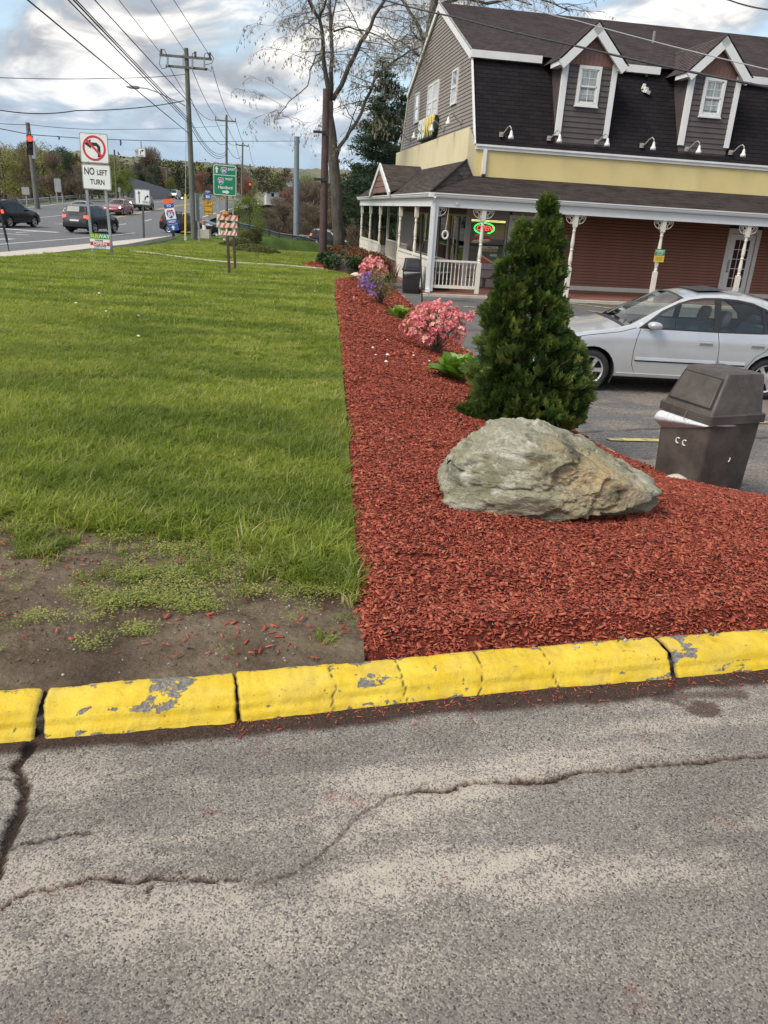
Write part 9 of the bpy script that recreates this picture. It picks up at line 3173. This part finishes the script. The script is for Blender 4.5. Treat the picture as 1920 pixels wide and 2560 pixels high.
def azalea(loc, rx, ry, rz_, nblo, bsize, label, mats, seed, group='azaleas in the mulch bed', single=True, nleaf=700, side=None, name='azalea'):
 r = np.random.default_rng(seed)
 t = empty(name, loc, 0, label, 'bush', group)
 mb = MB()
 tips = []
 for i in range(26):
  a, e = r.uniform(0, 6.28), r.uniform(.25, 1.35)
  tip = Vector((rx*math.cos(a)*math.cos(e), ry*math.sin(a)*math.cos(e), rz_*(.35 + .6*math.sin(e))))
  mid = tip*.5 + Vector((r.normal()*.03, r.normal()*.03, .02))
  mb.tube([(0, 0, -.05), mid*.5, mid, tip], [.012, .009, .006, .003], 5)
  tips.append(tip)
 mb.build('stem', MAT_TWIG, t)
 n = nleaf
 d = r.normal(size=(n, 3)); d /= np.linalg.norm(d, axis=1, keepdims=True)
 rad = r.random(n)**.4*.92
 P = d*rad[:, None]*np.array([rx, ry, rz_*.52]) + np.array([0, 0, rz_*.55])
 P = P[P[:, 2] > .05*rz_]
 V, F = cards(P, r.normal(size=P.shape) + np.array([0, 0, .6]), r.uniform(.03, .055, len(P)), r.uniform(.012, .022, len(P)), seed)
 link('leaves', np_mesh('leaves', V, F, mats[1]), t)
 prot = []
 for i in range(4):
  V, F = blossom(seed + i, mats[0])
  prot.append(np_mesh('blossom', V, F, mats[0]))
 k = 0
 allV, allF, o_ = [], [], 0
 while k < nblo:
  d = r.normal(size=3); d /= np.linalg.norm(d)
  if d[2] < -.55: continue
  if side is not None and np.dot(d, side) < .35: continue
  lump = 1 + .10*math.sin(5*math.atan2(d[1], d[0]) + 4*d[2]) + .08*r.normal()
  p = d*np.array([rx, ry, rz_*.50])*lump*r.uniform(.82, 1.03) + np.array([0, 0, rz_*.56])
  if p[2] < .10*rz_: continue
  s = bsize*r.uniform(.75, 1.25)
  rot = Euler((r.uniform(-.4, .4), r.uniform(-.4, .4), r.uniform(0, 6.28)))
  if single:
   link('blossom', prot[k % 4], t, tuple(p), rot, s)
  else:
   V, F = blossom(seed + k % 7, mats[0], s)
   allV.append(V @ np.array(rot.to_matrix()).T + p); allF.append(F + o_); o_ += len(V)
  k += 1
 if not single:
  o = link('blossoms', np_mesh('blossoms', np.concatenate(allV), np.concatenate(allF), mats[0]), t)
  o['kind'] = 'stuff'
q = on_bed(943, 762)
azalea(q, .43, .40, .66, 235, .085, 'near coral pink azalea bush in full bloom between two hostas', (MAT_BLOS, MAT_AZ), 700)
q = on_bed(806, 612)
azalea(q, .36, .34, .62, 170, .10, 'far coral pink azalea bush by the porch and the low shrubs', (MAT_BLOS, MAT_AZ), 710, single=True, nleaf=350)
q = on_bed(820, 655)
azalea(q, .42, .38, .70, 34, .10, 'green rhododendron bush with lilac blossom on its left side', (MAT_PURP, MAT_AZ), 720, nleaf=1500, side=np.array([-.85, -.4, -.35]), name='rhododendron')
q = on_bed(843, 610)
t = empty('ornamental_grass', q, 0, 'dry brown tuft of ornamental grass between far azalea and porch', 'plant')
mb = MB()
V, F = tuft_proto(91, 170, .22, .85, .012, .9)
link('blades', np_mesh('blades', np.array(V), np.array(F), leaf_mat('dry brown blades', (.10, .07, .05), (.17, .125, .085), None, .8, .1)), t)
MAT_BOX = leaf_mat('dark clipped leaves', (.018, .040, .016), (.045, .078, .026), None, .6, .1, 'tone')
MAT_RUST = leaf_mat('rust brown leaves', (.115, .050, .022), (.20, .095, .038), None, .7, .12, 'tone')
def clipped(px, py, rx, ry, h, label, mat, seed, Y=None, flat_=.45):
 q = hit(px, py) if Y is None else at_depth(px, py, Y)
 r = np.random.default_rng(seed)
 t = empty('clipped_shrub', (q.x, q.y, float(gz(q.x, q.y)) if Y is None else q.z), 0, label, 'shrub', 'clipped shrubs by the porch')
 n = 4200
 d = r.normal(size=(n, 3)); d /= np.linalg.norm(d, axis=1, keepdims=True); d[:, 2] = np.abs(d[:, 2])
 dd = np.sign(d)*np.abs(d)**flat_
 rad = .80 + .22*r.random(n)
 P = dd*rad[:, None]*np.array([rx, ry, h])
 P[:, :2] *= (1 + .08*np.sin(7*np.arctan2(d[:, 1], d[:, 0]))[:, None])
 V, F = cards(P, d + r.normal(size=(n, 3))*.7, r.uniform(.05, .10, n), r.uniform(.03, .05, n), seed)
 me = np_mesh('foliage', V, F, mat)
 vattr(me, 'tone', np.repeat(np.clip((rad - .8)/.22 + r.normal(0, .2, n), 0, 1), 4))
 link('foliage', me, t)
 bm = bmesh.new(); bmesh.ops.create_uvsphere(bm, u_segments=18, v_segments=10, radius=1)
 for v_ in bm.verts:
  c = v_.co
  v_.co = Vector((math.copysign(abs(c.x)**flat_, c.x)*rx*.80, math.copysign(abs(c.y)**flat_, c.y)*ry*.80, math.copysign(abs(c.z)**flat_, c.z)*h*.80 if c.z > 0 else -.05))
 me = bpy.data.meshes.new('core'); bm.to_mesh(me); bm.free(); me.materials.append(MAT_TWIG); link('branches', me, t)
clipped(742, 584, .62, .45, .42, 'near dark green clipped shrub, the lowest of the group', MAT_BOX, 801)
clipped(733, 573, .80, .5, .45, 'dark green clipped shrub behind the lowest one', MAT_BOX, 802)
clipped(748, 562, .95, .6, .56, 'rust brown clipped shrub in front of the big bare trunk', MAT_RUST, 803, None, .6)
clipped(790, 583, .80, .6, .60, 'rust brown shrub just left of the far azalea', MAT_RUST, 804, None, .7)
for (px, py, s, m, lb) in ((770, 597, (.20, .14, .09), MAT_PALE, 'small white garden stone between clipped shrubs and far azalea'), (788, 606, (.32, .2, .09), MAT_ROCK, 'flat brownish garden stone beside the white one')):
 q = on_bed(px, py)
 o = link('stone', rock_mesh('stone', sphere_pl, .14, 3, 180 + px, m, 8, .02), loc=(q.x, q.y, q.z + s[2]*.4), scale=s)
 tag(o, lb, 'stone')
MAT_SCRUB = leaf_mat('scrub leaves', (.075, .095, .028), (.14, .155, .048), (.13, .10, .06), .7, .2, 'tone')
for i, (px, py, rx, h) in enumerate(((545, 545, .9, .35), (520, 538, .8, .6), (535, 528, .7, .9), (500, 535, .8, .35), (565, 549, .8, .3), (548, 520, .6, .9))):
 clipped(px, py, rx, rx*.8, h, ('low scrub bush on the bank before the barricade', 'scrub bush at the foot of the marker post', 'taller scrub bush left of the barricade feet', 'low spreading scrub near the pole foot', 'thin scrub bush right of the barricade', 'upright scrub bush behind the barricade')[i], MAT_SCRUB, 820 + i, None, .9)
